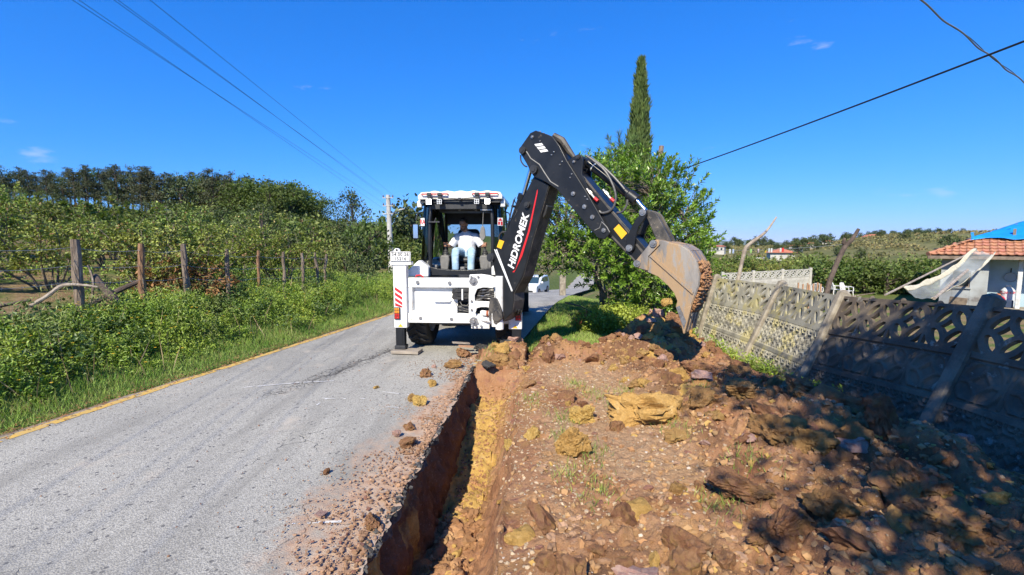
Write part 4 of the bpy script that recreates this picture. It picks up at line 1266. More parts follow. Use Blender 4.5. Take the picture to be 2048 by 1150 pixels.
def text_mesh(body, size, shear=0.0, bold=0.0, space=1.0):
    c = bpy.data.curves.new('t', 'FONT'); c.body = body; c.size = size; c.shear = shear; c.offset = bold
    c.align_x = 'CENTER'; c.align_y = 'CENTER'; c.space_character = space; c.extrude = 0.0015
    o = bpy.data.objects.new('t', c); COL.objects.link(o)
    dg = bpy.context.evaluated_depsgraph_get()
    me_ = bpy.data.meshes.new_from_object(o.evaluated_get(dg))
    bpy.data.objects.remove(o); bpy.data.curves.remove(c)
    return me_
def put_text(name, body, size, m, M, parent, world_space=False, **kw):
    me_ = text_mesh(body, size, **kw); me_.materials.clear(); me_.materials.append(m)
    me_.transform(M)
    return obj(name, me_, parent, world_space)
def facing(lx, ly, lz):
    """upright lettering that faces the camera side (-y)"""
    return Matrix.Translation((lx, ly, lz)) @ Matrix.Rotation(math.pi / 2, 4, 'X')

BH = thing('backhoe_loader', 'white and black backhoe loader standing on the road with its digging arm swung right', 'backhoe', (-1.0, 8.35, 0), R(-4))
def P_(mb, name, m, parent=BH, **kw):
    return mb.build(name, m, parent, world_space=False, **kw)
L3 = lambda u, v, w: (u, w, v)          # outline in x-z, extruded along y

# chassis, bonnet, loader (hidden behind, but there)
P_(MB().box(-0.42, 0.42, 0.2, 4.1, 0.55, 0.95).box(-0.5, 0.5, 0.15, 0.5, 0.5, 0.8), 'chassis', DARK, bevel=0.02)
P_(MB().prism([(2.0, 0.95), (4.0, 0.95), (4.05, 1.35), (3.9, 1.5), (2.0, 1.72)], -0.45, 0.45, lambda u, v, w: (w, u, v)), 'bonnet', WHITE, bevel=0.04)
P_(MB().cyl((-0.95, 0.85, 0.66), (0.95, 0.85, 0.66), 0.13).cyl((-0.9, 3.0, 0.5), (0.9, 3.0, 0.5), 0.1), 'axle', DARK)
for s in (-1, 1):
    P_(MB().prism([(1.9, 1.3), (2.1, 1.5), (3.6, 1.2), (4.7, 0.35), (4.5, 0.2), (3.5, 0.9), (2.1, 1.2)], s * 0.62 - 0.06, s * 0.62 + 0.06, lambda u, v, w: (w, u, v)), 'loader_arm', WHITE, bevel=0.015)
P_(MB().prism([(4.7, 0.1), (5.6, 0.1), (5.55, 0.14), (4.8, 0.2), (4.72, 0.55), (4.85, 0.95), (5.1, 1.05), (5.0, 1.1), (4.75, 1.0), (4.62, 0.6)], -1.15, 1.15, lambda u, v, w: (w, u, v)), 'loader_bucket', BLACKP)

def wheel(lx, ly, r, w, s):
    wh = MB().lathe([(0.62 * r, -w * 0.42), (0.86 * r, -w * 0.5), (0.965 * r, -w * 0.44), (0.972 * r, 0), (0.965 * r, w * 0.44), (0.86 * r, w * 0.5), (0.62 * r, w * 0.42)], (lx, ly, r), 'x', 40)
    t = P_(wh, 'tyre', RUBBER)
    lug = MB(); n = 20
    for k in range(n):
        for side in (-1, 1):
            a0 = 2 * math.pi * (k + (0.5 if side > 0 else 0)) / n
            pts = []
            for f, da in ((0.02, 0.0), (0.5, 0.16), (0.9, 0.20)):
                a = a0 + da; rr = r * (1.0 if f < 0.8 else 0.95)
                pts.append((a, lx + side * f * w * 0.5, rr))
            for (a, x, rr), (a2, x2, rr2) in zip(pts[:-1], pts[1:]):
                V = []
                for (aa, xx_, q) in ((a, x, rr), (a2, x2, rr2)):
                    for da, dr in ((-0.045, -0.07 * r), (0.045, -0.07 * r), (0.032, 0.03 * r), (-0.032, 0.03 * r)):
                        V.append((xx_, ly + (q + dr) * math.cos(aa + da), r + (q + dr) * math.sin(aa + da)))
                lug.add(V, [(0, 1, 2, 3), (7, 6, 5, 4), (0, 4, 5, 1), (1, 5, 6, 2), (2, 6, 7, 3), (3, 7, 4, 0)])
    P_(lug, 'tread', RUBBER, t, smooth=False)
    P_(MB().lathe([(0.0, -0.06 * s), (0.2 * r, -0.06 * s), (0.25 * r, 0.02 * s), (0.5 * r, 0.03 * s), (0.6 * r, w * 0.4 * s), (0.64 * r, w * 0.4 * s), (0.64 * r, -w * 0.4 * s), (0.6 * r, -w * 0.4 * s), (0.5 * r, -0.02 * s), (0.2 * r, -0.1 * s), (0, -0.1 * s)], (lx, ly, r), 'x', 28), 'rim', WHITE, t)
for s in (-1, 1):
    wheel(s * 0.87, 0.85, 0.66, 0.44, s)
    wheel(s * 0.82, 3.0, 0.5, 0.36, s)

# rear frame
fr_ = MB().box(-0.94, 0.94, 0.0, 0.13, 1.22, 1.40).box(-0.94, 0.94, -0.02, 0.13, 0.56, 0.74)
fr_.box(-0.95, -0.86, 0.01, 0.12, 0.73, 1.23).box(0.86, 0.95, 0.01, 0.12, 0.73, 1.23)
rf = P_(fr_, 'rear_frame', WHITE, bevel=0.012)
bk = P_(MB().box(-0.87, -0.02, 0.10, 0.13, 0.73, 1.23).box(-0.87, -0.02, 0.02, 0.11, 0.735, 0.78), 'back_panel', WHITE, bevel=0.006)
P_(MB().prism([(-0.80, 0.745), (-0.80, 0.98), (-0.74, 1.03), (-0.3, 1.01), (-0.06, 0.95), (-0.02, 0.85), (-0.02, 0.745)], 0.035, 0.098, L3), 'tool_box', WHITE, bevel=0.02)
P_(MB().tube([(-0.44, 0.03, 1.02), (-0.44, -0.01, 0.97), (-0.16, -0.01, 0.97), (-0.12, 0.03, 1.0)], 0.014), 'grab_handle', WHITE)
P_(MB().box(-0.02, 0.9, 0.2, 0.24, 0.5, 1.45), 'inner_plate', DARK)
for x, z in ((-0.75, 1.32), (-0.15, 1.31), (-0.7, 0.65), (-0.12, 0.64)):
    P_(MB().cyl((x, -0.035, z), (x, 0.0, z), 0.03, 0.034, 10), 'bolt', STEEL, rf)
# hose bundle
rng = np.random.default_rng(41)
for k in range(9):
    z = 1.20 - 0.022 * k
    pts = [(0.30, 0.02, z), (0.18, -0.01 - 0.012 * (k % 3), z + 0.006 * math.sin(k)), (0.0, -0.02 - 0.01 * (k % 3), z - 0.004), (-0.09 - 0.006 * (k % 4), 0.03, z - 0.01), (-0.06, 0.09, z - 0.02), (0.2, 0.11, z - 0.03)]
    P_(MB().tube(pts, 0.0135, 7), 'hose', HOSE)
for k, pts in enumerate(([(0.12, 0.0, 1.16), (0.16, -0.03, 1.08), (0.24, -0.02, 1.05), (0.3, 0.0, 1.0)], [(0.02, 0.03, 0.98), (0.08, -0.01, 0.90), (0.17, -0.01, 0.89), (0.27, 0.02, 0.98)],
                         [(0.05, 0.05, 0.92), (0.1, 0.02, 0.84), (0.2, 0.03, 0.80), (0.28, 0.05, 0.86)], [(0.0, 0.06, 0.8), (0.15, 0.04, 0.78), (0.28, 0.06, 0.77)])):
    P_(MB().tube(pts, 0.011, 6), 'hose', HOSE)
P_(MB().box(0.08, 0.105, -0.055, 0.0, 1.0, 1.2), 'hose_strap', WDEC)
P_(MB().cyl((0.0, 0.1, 0.84), (0.28, 0.1, 0.84), 0.055).cyl((0.0, 0.12, 0.97), (0.28, 0.12, 0.97), 0.03).box(0.06, 0.2, 0.04, 0.08, 0.79, 0.88), 'valve_block', DARK)

# side-shift carriage and swing post
ca_ = MB()
def ring(outer, inner, y0, y1):
    """plate with a hole: outer and inner outlines have the same number of points"""
    n = len(outer)
    V = [(u, y, v) for y in (y0, y1) for u, v in outer] + [(u, y, v) for y in (y0, y1) for u, v in inner]
    F = []
    for i in range(n):
        j = (i + 1) % n
        F += [(i, j, 2 * n + j, 2 * n + i), (n + i, 3 * n + i, 3 * n + j, n + j), (i, n + i, n + j, j), (2 * n + i, 2 * n + j, 3 * n + j, 3 * n + i)]
    ca_.add(V, F)
o1 = [(0.22, 0.92), (0.22, 1.10), (0.24, 1.47), (0.45, 1.48), (0.60, 1.46), (0.72, 1.42), (0.72, 1.10), (0.72, 0.92)]
i1 = [(0.33, 0.99), (0.33, 1.10), (0.38, 1.21), (0.48, 1.235), (0.56, 1.235), (0.66, 1.22), (0.66, 1.10), (0.66, 0.98)]
ring(o1, i1, -0.11, -0.03)
o2 = [(0.22, 0.60), (0.22, 0.75), (0.22, 0.915), (0.45, 0.915), (0.60, 0.915), (0.72, 0.915), (0.72, 0.70), (0.56, 0.49)]
i2 = [(0.37, 0.68), (0.34, 0.77), (0.37, 0.86), (0.45, 0.88), (0.55, 0.88), (0.62, 0.86), (0.63, 0.76), (0.55, 0.68)]
ring(o2, i2, -0.11, -0.03)
ca_.box(0.26, 0.60, -0.105, -0.03, 0.48, 0.605)
cg = P_(ca_, 'carriage', WHITE, bevel=0.01)
for x, z in ((0.275, 1.43), (0.40, 1.435), (0.275, 0.99), (0.275, 0.83), (0.275, 0.63), (0.36, 0.53), (0.29, 0.53), (0.45, 0.53), (0.38, 0.59)):
    P_(MB().cyl((x, -0.135, z), (x, -0.108, z), 0.022, n=6), 'bolt', STEEL, cg)
for z in (1.35, 0.62):
    P_(MB().lathe([(0.0, -0.16), (0.03, -0.16), (0.035, -0.125), (0.075, -0.125), (0.08, -0.1)], (0.31, 0, z), 'y', 16).box(0.23, 0.39, -0.128, -0.118, z - 0.012, z + 0.012), 'clamp', STEEL, cg)
for k in range(8):
    a = rng.uniform(-0.03, 0.03, 4)
    pts = [(0.34 + 0.01 * k, -0.02, 1.0 + 0.028 * k), (0.48, -0.10 - 0.02 * (k % 3), 1.02 + 0.024 * k + a[0]), (0.62, -0.15 + a[1], 1.06 + 0.02 * k + a[2]), (0.78, -0.12, 1.10 + 0.016 * k)]
    P_(MB().tube(pts, 0.016, 7), 'hose', HOSE if k % 3 else STEEL)
P_(MB().box(0.66, 0.80, -0.30, -0.10, 1.26, 1.42).box(0.66, 0.84, -0.30, -0.10, 0.55, 0.80).box(0.70, 0.78, -0.2, -0.1, 0.55, 1.42).cyl((0.80, -0.26, 0.50), (0.80, -0.26, 1.46), 0.075), 'swing_post', WHITE, bevel=0.012)
P_(MB().cyl((0.45, -0.09, 0.77), (0.72, -0.2, 0.77), 0.05).cyl((0.46, -0.09, 0.66), (0.70, -0.2, 0.64), 0.045), 'swing_cylinder', WHITE)
P_(MB().lathe([(0.03, -0.02), (0.055, -0.02), (0.055, 0.02), (0.03, 0.02)], (0.57, -0.16, 0.77), 'x', 14, True), 'seal_ring', mat('rusty_ring', (0.3, 0.08, 0.03), 0.7))

# stabiliser legs
for s in (-1, 1):
    x0, x1 = (-1.19, -0.945) if s < 0 else (0.945, 1.19)
    xi = (x0 + 0.02, x1 - 0.06) if s < 0 else (x0 + 0.06, x1 - 0.02)
    hb = MB().box(x0, x1, -0.07, 0.10, 0.47, 1.69 if s < 0 else 1.55)
    hs_ = P_(hb, 'stabiliser_housing', WHITE, bevel=0.012)
    lg = P_(MB().box(xi[0], xi[1], -0.05, 0.08, 0.13, 0.52).box(xi[0] + 0.03, xi[1] - 0.03, -0.056, -0.05, 0.13, 0.52), 'stabiliser_leg', BLACKP, bevel=0.01)
    P_(MB().box(xi[0] - 0.02, xi[1] + 0.02, -0.08, 0.11, 0.066, 0.135).cyl((xi[0], 0.015, 0.14), (xi[1], 0.015, 0.14), 0.03), 'foot_plate', DARK, lg, bevel=0.008)
    # warning triangle
    cx_ = (x0 + x1) / 2
    P_(MB().box(cx_ - 0.075, cx_ + 0.075, -0.075, -0.0705, 0.48, 0.56), 'sticker', WDEC, hs_)
    P_(MB().prism([(cx_ - 0.05, 0.49), (cx_ + 0.05, 0.49), (cx_, 0.552)], -0.078, -0.0755, L3), 'warning_triangle', YDEC, hs_)
    # tail lamp
    tlx = x0 + 0.015 if s < 0 else x1 - 0.125
    tb = P_(MB().box(tlx, tlx + 0.11, -0.105, -0.0705, 0.635, 0.86), 'tail_lamp', DARK, bevel=0.01)
    for i in range(4):
        for j in range(3):
            P_(MB().box(tlx + 0.012 + 0.03 * j, tlx + 0.037 + 0.03 * j, -0.112, -0.104, 0.648 + 0.052 * i, 0.692 + 0.052 * i), 'lens', REDL if i < 2 else AMBER, tb, bevel=0.004)
    # red and white stripes
    xa, xb = (x0 + 0.03, x1 - 0.08) if s < 0 else (x0 + 0.08, x1 - 0.03)
    for k in range(4):
        zt = 1.235 - 0.098 * k
        zb_ = zt - 0.055
        dz = 0.09 * (1 if s < 0 else -1)
        P_(MB().prism([(xa, zt), (xb, zt - dz), (xb, max(zb_ - dz, 0.875)), (xa, zb_)], -0.0745, -0.0705, L3), 'hazard_stripe', REDP, hs_)
# number plate board on the left housing
pb = P_(MB().box(-1.225, -0.845, -0.10, -0.075, 1.70, 1.885).box(-1.235, -0.84, -0.09, 0.05, 1.64, 1.70), 'plate_holder', WHITE, bevel=0.006)
P_(MB().box(-1.21, -0.86, -0.1035, -0.1005, 1.71, 1.875), 'number_plate', WDEC, pb)
bl = mat('plate_black', (0.02, 0.02, 0.02), 0.5)
rim = MB()
for a, b_, c, e_ in ((-1.21, -0.86, 1.868, 1.875), (-1.21, -0.86, 1.71, 1.717), (-1.21, -1.204, 1.717, 1.868), (-0.866, -0.86, 1.717, 1.868)):
    rim.box(a, b_, -0.1055, -0.1036, c, e_)
P_(rim, 'plate_border', bl, pb, smooth=False)
put_text('lettering', '34 00 26', 0.083, bl, facing(-1.035, -0.1065, 1.832), pb, bold=0.0008, space=1.08)
put_text('lettering', '15216', 0.083, bl, facing(-1.035, -0.1065, 1.755), pb, bold=0.0008, space=1.1)
P_(MB().prism([(-1.17, 1.885), (-1.17, 1.91), (-1.135, 1.945), (-1.085, 1.945), (-1.05, 1.91), (-1.05, 1.885)], -0.06, -0.02, L3), 'lifting_lug', WHITE, pb)
P_(MB().cyl((-1.11, -0.065, 1.913), (-1.11, -0.058, 1.913), 0.02, n=12), 'lug_hole', bl, pb)
# left mudguards
for s in (-1, 1):
    P_(MB().prism([(s * 1.02, 1.40), (s * 0.60, 1.40), (s * 0.60, 1.60), (s * 0.78, 1.72), (s * 0.83, 1.68), (s * 1.0, 1.52)], 0.22, 1.5, L3), 'mudguard', WHITE, bevel=0.02)
P_(MB().tube([(-0.80, 0.05, 1.40), (-0.78, 0.02, 1.44), (-0.70, 0.02, 1.45), (-0.66, 0.06, 1.41)], 0.016, 7), 'red_hose', REDP)

# cab
FL = 1.40
sill = [(-0.64, 1.42), (0.64, 1.42), (0.64, 1.60), (0.45, 1.555), (0.2, 1.535), (0, 1.53), (-0.2, 1.535), (-0.45, 1.555), (-0.64, 1.60)]
P_(MB().prism(sill, 0.36, 0.46, L3), 'rear_sill', BLACKP, bevel=0.012)
P_(MB().box(-0.78, 0.78, 0.46, 1.95, 1.12, FL), 'cab_floor', DARK, bevel=0.02)
P_(MB().prism([(-0.66, 1.40), (0.66, 1.40), (0.8, 1.2), (0.8, 1.0), (-0.8, 1.0), (-0.8, 1.2)], 0.20, 0.35, L3), 'under_sill', DARK)
for s in (-1, 1):
    P_(MB().tube([(s * 0.60, 0.40, 1.56), (s * 0.61, 0.38, 2.0), (s * 0.60, 0.40, 2.5), (s * 0.57, 0.47, 2.82)], [0.035, 0.035, 0.035, 0.035], 12), 'rear_pillar', BLACKP)
    P_(MB().tube([(s * 0.80, 1.25, 1.30), (s * 0.82, 1.22, 2.0), (s * 0.76, 1.2, 2.80)], 0.035, 8), 'centre_pillar', BLACKP)
    P_(MB().tube([(s * 0.62, 1.98, 1.30), (s * 0.62, 1.96, 2.0), (s * 0.60, 1.88, 2.80)], 0.035, 8), 'front_pillar', BLACKP)
    # curved corner glass and side glass
    path = [(0.625, 0.40), (0.70, 0.415), (0.765, 0.46), (0.80, 0.54), (0.815, 0.65), (0.82, 0.9), (0.82, 1.2), (0.81, 1.5), (0.76, 1.8), (0.65, 1.96)]
    zs = [1.45, 1.75, 2.1, 2.45, 2.80]; bul = [1.03, 1.02, 1.0, 0.985, 0.945]
    V, F = [], []
    for z, q in zip(zs, bul):
        for x, y in path: V.append((s * x * q, y + (1 - q) * 0.6, z))
    F = grid_faces(len(zs), len(path)).tolist()
    g_ = P_(MB().add(V, F), 'side_window', TINT)
    lo = MB().add([(s * x, y, z) for z in (1.0, 1.45) for x, y in [(p * 1.03, q) for p, q in path]], grid_faces(2, len(path)).tolist())
    P_(lo, 'lower_panel', BLACKP)
    P_(MB().tube([(s * x * 0.945 * 1.005, y + 0.033, 2.79) for x, y in path], 0.03, 7), 'roof_rail', BLACKP)
    # sticker on the corner glass
    sx_ = s * 0.755
    M = Matrix.Translation((s * 0.748, 0.425, 2.46)) @ Matrix.Rotation(s * R(38), 4, 'Z')
    st = P_(MB(M).box(-0.06, 0.06, -0.004, 0.0, -0.09, 0.06), 'window_sticker', WDEC)
    if s > 0:
        P_(MB(M).prism([(-0.05, 0.005), (0.05, 0.005), (0.0, 0.055)], -0.007, -0.0045, L3).box(-0.05, -0.01, -0.007, -0.0045, -0.07, -0.015).box(0.01, 0.05, -0.007, -0.0045, -0.08, -0.01), 'red_print', REDP, st)
    else:
        put_text('red_print', 'RA', 0.12, REDP, M @ Matrix.Translation((0, -0.006, -0.015)) @ Matrix.Rotation(math.pi / 2, 4, 'X'), st, bold=0.002)
    # mirrors
    P_(MB().tube([(s * 0.80, 0.72, 2.66), (s * 0.90, 0.62, 2.62), (s * 0.93, 0.6, 2.5)], 0.012, 6), 'mirror_arm', DARK)
    mr_ = P_(MB().box(s * 0.93 - 0.055, s * 0.93 + 0.055, 0.56, 0.60, 2.12, 2.42), 'mirror', DARK, bevel=0.02)
    P_(MB().box(s * 0.93 - 0.045, s * 0.93 + 0.045, 0.555, 0.5595, 2.14, 2.40), 'mirror_glass', CHROME, mr_)
P_(MB().add([(-0.61, 1.95, 1.35), (0.61, 1.95, 1.35), (0.6, 1.9, 2.78), (-0.6, 1.9, 2.78)], [(0, 1, 2, 3)]), 'windscreen', CLEAR, smooth=False)
# roof with ribs
ro = [(-0.80, 2.86), (-0.80, 2.93), (-0.74, 2.99)]
n = 10
for k in range(n + 1):
    x = -0.62 + 1.24 * k / n
    ro += [(x, 2.995 + 0.018 * (k % 2) + 0.006), (x + 0.04, 2.995 + 0.018 * (k % 2) + 0.006)]
ro += [(0.76, 2.99), (0.80, 2.93), (0.80, 2.86)]
P_(MB().prism(ro, 0.30, 2.05, L3), 'roof', WHITE, bevel=0.012)
P_(MB().prism([(-0.74, 2.80), (0.74, 2.80), (0.77, 2.858), (-0.77, 2.858)], 0.34, 2.0, L3), 'headliner', DARK)
P_(MB().box(-0.57, 0.57, 0.37, 0.41, 2.68, 2.80).box(-0.5, 0.5, 0.7, 1.2, 2.66, 2.80).box(-0.55, 0.55, 1.75, 1.87, 2.46, 2.80), 'overhead_console', DARK, bevel=0.01)
for x in (-0.1, 0.22):
    P_(MB().box(x, x + 0.05, 0.69, 0.70, 2.67, 2.78), 'console_rib', GREYP)
for x0, x1 in ((-0.74, -0.20), (0.22, 0.74)):
    P_(MB().tube([(x0, 0.36, 2.94), (x0 + 0.03, 0.25, 2.955), (x1 - 0.03, 0.25, 2.955), (x1, 0.36, 2.94)], 0.014, 8), 'guard_bar', REDP)
P_(MB().tube([(-0.62, 0.27, 2.90), (-0.3, 0.26, 2.885), (0, 0.27, 2.865), (0.3, 0.26, 2.885), (0.62, 0.27, 2.90)], 0.009, 6).box(-0.025, 0.025, 0.25, 0.31, 2.845, 2.885), 'lamp_cable', DARK)
for i, x in enumerate((-0.57, -0.37, 0.33, 0.53)):
    lit = i in (0, 3)
    lw = P_(MB().box(x - 0.05, x + 0.05, 0.22, 0.30, 2.76, 2.86).box(x - 0.03, x + 0.03, 0.24, 0.28, 2.86, 2.96).box(x - 0.042, x + 0.042, 0.225, 0.27, 2.925, 2.975), 'work_lamp', DARK, bevel=0.006)
    if lit:
        P_(MB().box(x - 0.044, x + 0.044, 0.212, 0.219, 2.766, 2.854), 'lens', LIT, lw)
    else:
        P_(MB().box(x - 0.046, x + 0.046, 0.213, 0.219, 2.764, 2.856), 'lens', LAMP, lw, bevel=0.004)
        d4 = MB()
        for a in (-0.02, 0.02):
            for b_ in (-0.02, 0.02): d4.cyl((x + a, 0.209, 2.81 + b_), (x + a, 0.2128, 2.81 + b_), 0.015, n=10)
        P_(d4, 'reflector', DARK, lw)
for s in (-1, 1):
    sl = P_(MB().box(s * 0.80 - 0.045, s * 0.80 + 0.045, 0.40, 0.47, 2.72, 2.84).box(s * 0.80 - 0.03, s * 0.80 + 0.03, 0.44, 0.6, 2.84, 2.88), 'side_lamp', WHITE, bevel=0.01)
    P_(MB().box(s * 0.80 - 0.038, s * 0.80 + 0.038, 0.394, 0.399, 2.73, 2.83), 'lens', LAMP, sl)
P_(MB().box(-0.62, -0.40, 0.33, 0.36, 2.43, 2.455).tube([(-0.50, 0.35, 2.44), (-0.47, 0.36, 2.52)], 0.01, 6), 'window_catch', DARK)
P_(MB().box(0.38, 0.60, 0.36, 0.40, 2.655, 2.675), 'window_rail', STEEL)
cm_ = P_(MB().prism([(0.41 + 0.055 * math.cos(a) * (1.15 if math.sin(a) < 0 else 0.9), 2.23 + 0.14 * math.sin(a)) for a in np.linspace(0, 2 * math.pi, 16)[:-1]], 0.42, 0.46, L3), 'inside_mirror', GREYP, bevel=0.01)
P_(MB().tube([(0.41, 0.44, 2.36), (0.42, 0.42, 2.5), (0.43, 0.4, 2.66)], 0.008, 6), 'mirror_rod', GREYP, cm_)
# seat, consoles
P_(MB().box(-0.26, 0.26, 0.82, 1.28, 1.64, 1.76), 'seat_cushion', DARK, bevel=0.05)
P_(MB().prism([(-0.25, 1.74), (0.25, 1.74), (0.27, 2.15), (0.2, 2.34), (-0.2, 2.34), (-0.27, 2.15)], 1.24, 1.36, L3), 'seat_back', DARK, bevel=0.05)
P_(MB().box(-0.16, 0.16, 0.86, 1.25, 1.40, 1.64).cyl((-0.18, 0.82, 1.48), (0.18, 0.82, 1.48), 0.03).cyl((-0.18, 0.82, 1.55), (0.18, 0.82, 1.55), 0.02), 'seat_base', DARK, bevel=0.02)
for s in (-1, 1):
    cs = P_(MB().prism([(s * 0.34, 1.42), (s * 0.46, 1.42), (s * 0.50, 1.72), (s * 0.48, 1.80), (s * 0.32, 1.80), (s * 0.30, 1.72)], 0.72, 1.12, L3), 'control_console', GREYP, bevel=0.02)
    P_(MB().lathe([(0.075, 1.80), (0.06, 1.83), (0.065, 1.84), (0.045, 1.87), (0.05, 1.88), (0.02, 1.92)], (s * 0.40, 0.86, 0), 'z', 14), 'lever_boot', DARK, cs)
    P_(MB().tube([(s * 0.40, 0.86, 1.9), (s * 0.40, 0.85, 1.95), (s * 0.40, 0.84, 2.04)], [0.012, 0.02, 0.024], 10), 'joystick', DARK, cs)
P_(MB().box(0.50, 0.62, 0.55, 0.9, 1.42, 1.74), 'side_box', GREYP, bevel=0.02)
P_(MB().box(-0.60, -0.50, 0.50, 0.6, 1.56, 1.62), 'latch_block', GREYP, bevel=0.01)
P_(MB().box(-0.04, 0.04, 0.50, 0.62, 1.52, 1.58).cyl((0, 0.49, 1.55), (0, 0.5, 1.55), 0.02), 'pedal', GREYP, bevel=0.01)
P_(MB().lathe([(0.17, -0.012), (0.19, 0), (0.17, 0.012)], (0, 1.62, 2.0), 'y', 24, True).cyl((0, 1.62, 2.0), (0, 1.85, 1.6), 0.03), 'steering_wheel', DARK)

# ---- digging arm, swung to the right; traced in its own upright plane
PHI = R(35)
p0 = at(1005, 622, 8.0); p0.z = 0
dU = Vector((math.cos(PHI), -math.sin(PHI), 0)); dN = Vector((math.sin(PHI), math.cos(PHI), 0))
def uv(px, py):
    d = ray(px, py); t = dN.dot(p0) / dN.dot(Vector((d.x, d.y, 0)))
    q = Vector((d.x * t, d.y * t, CAMZ + d.z * t))
    return (q - p0).dot(dU), q.z
def AF(u, v, w): return p0 + dU * u + dN * w + Vector((0, 0, v))
def z2(pts): return [uv(960 + x / 2.5, 240 + y / 2.5) for x, y in pts]
def z1(pts): return [uv(760 + x / 3.194, 360 + y / 3.194) for x, y in pts]
def AP(pts, w): u, v = uv(*pts); return AF(u, v, w)
def W_(mb, name, m, parent=BH, **kw): return mb.build(name, m, parent, **kw)
BT = 0.34
boom_poly = z2([(268, 282), (345, 325), (300, 480), (262, 600), (215, 780), (165, 865), (168, 905), (160, 965), (112, 1010), (82, 990), (74, 900), (76, 780), (60, 700), (64, 672), (76, 648), (130, 555), (190, 440)])
boom = W_(MB().prism(boom_poly, 0.0, BT, AF), 'boom', BLACKP, bevel=0.012)
# belly plate, dusty, a little proud of the boom's outer edge
belly = z2([(345, 330), (262, 602), (215, 782), (167, 868), (169, 905), (160, 962), (118, 1004)])
bq = MB()
for (a, b_) in zip(belly[:-1], belly[1:]):
    e = Vector((b_[0] - a[0], b_[1] - a[1])).normalized(); nn = Vector((-e.y, e.x)) 
    if nn.x < 0: nn = -nn
    q = [a, b_, (b_[0] + nn.x * 0.006, b_[1] + nn.y * 0.006), (a[0] + nn.x * 0.006, a[1] + nn.y * 0.006)]
    bq.prism(q, 0.012, BT - 0.012, AF)
W_(bq, 'belly_plate', DUSTY, boom)
def boss(px, py, r, name='pin', m=DARK, w0=-0.05, w1=BT + 0.05, parent=boom):
    u, v = uv(px, py)
    return W_(MB().cyl(AF(u, v, w0), AF(u, v, w1), r, n=18).cyl(AF(u, v, w0 - 0.012), AF(u, v, w0), r * 0.6, n=6), name, m, parent)
def zz2(x, y): return (960 + x / 2.5, 240 + y / 2.5)
boss(*zz2(58, 688), 0.075); boss(*zz2(240, 425), 0.05); boss(*zz2(95, 980), 0.085)
# slot in the belly
u, v = uv(*zz2(318, 455))
sl_ = W_(MB().prism(z2([(312, 420), (322, 428), (312, 470), (300, 490), (294, 478), (300, 440)]), 0.08, BT - 0.08, lambda a, b_, w: AF(a + 0.012, b_, w)), 'slot_rim', DARK, boom, bevel=0.01)
# lettering, red stripe, silver lines
def face_dec(poly, name, m, d=0.003): return W_(MB().prism(poly, -0.004 - d, -0.0035, AF), name, m, boom, smooth=False)
face_dec(z2([(162, 760), (178, 748), (240, 560), (286, 352), (290, 347), (289, 365), (250, 555), (212, 680), (172, 762)]), 'red_stripe', REDP)
a_, b_ = uv(*zz2(155, 742)), uv(*zz2(232, 470))
mid = Vector(((a_[0] + b_[0]) / 2, (a_[1] + b_[1]) / 2)); ln = math.hypot(b_[0] - a_[0], b_[1] - a_[1]); ang = math.atan2(b_[1] - a_[1], b_[0] - a_[0])
tm = text_mesh('HiDROMEK', 0.28, shear=0.12, bold=0.0075)
co = np.array([v_.co[:] for v_ in tm.vertices]); wd = co[:, 0].max() - co[:, 0].min()
ex = dU * math.cos(ang) + Vector((0, 0, math.sin(ang))); ey = -dU * math.sin(ang) + Vector((0, 0, math.cos(ang)))
Mx = Matrix((tuple(ex) + (0,), tuple(ey) + (0,), tuple(-dN) + (0,), (0, 0, 0, 1))).transposed()
Mx = Matrix.Translation(AF(mid.x, mid.y, -0.006)) @ Mx @ Matrix.Diagonal((ln / wd, ln / wd, 1, 1))
tm.transform(Mx); tm.materials.clear(); tm.materials.append(WDEC); obj('lettering', tm, boom)
for k in (0, 9):
    face_dec(z2([(72 + k, 648), (76 + k, 646), (162 + k * 0.2, 852), (159 + k * 0.2, 858)]), 'silver_line', WDEC)
face_dec(z2([(85, 635), (98, 598), (122, 606), (107, 645)]), 'yellow_decal', YDEC)

# dipper: outer side plates and box
dip_poly = z2([(285, 55), (258, 68), (225, 115), (206, 142), (207, 168), (222, 190), (246, 232), (258, 258), (275, 284), (312, 300), (345, 318), (390, 347), (480, 455), (560, 550), (600, 592), (628, 597), (657, 568), (620, 500), (540, 362), (440, 203), (405, 133), (370, 85), (330, 70)])
dp = MB().prism(dip_poly, -0.045, -0.015, AF).prism(dip_poly, BT + 0.015, BT + 0.045, AF)
dp.prism(z2([(330, 75), (365, 90), (400, 138), (432, 200), (470, 260), (540, 375), (640, 560), (560, 520), (420, 350), (300, 150), (292, 70)]), -0.015, BT + 0.015, AF)
dip = W_(dp, 'dipper', BLACKP, bevel=0.008)
for q, r in (((224, 155), 0.06), ((280, 250), 0.07)):
    boss(*zz2(*q), r, 'pin', DARK, -0.09, BT + 0.09, dip)
boss(*zz2(270, 88), 0.025, 'bolt', STEEL, -0.06, -0.045, dip)
for q in ((474, 370), (530, 435), (570, 486), (626, 552)):
    boss(*zz2(*q), 0.034, 'bolt', STEEL, -0.065, -0.045, dip)
for q in ((308, 108), (377, 162), (366, 177), (418, 210), (406, 226), (466, 272), (458, 290), (532, 384), (544, 398)):
    boss(*zz2(*q), 0.011, 'rivet', STEEL, -0.053, -0.045, dip)
for k in range(3):
    x, y = 280 + 12 * k, 124 + 15 * k
    W_(MB().prism(z2([(x, y), (x + 36, y - 6), (x + 45, y + 5), (x + 9, y + 11)]), -0.052, -0.0455, AF), 'white_bar', WDEC, dip)
def bead(pts, r, name, m, w, parent):
    return W_(MB().tube([AP(zz2(*p), w) for p in pts], r, 6), name, m, parent)
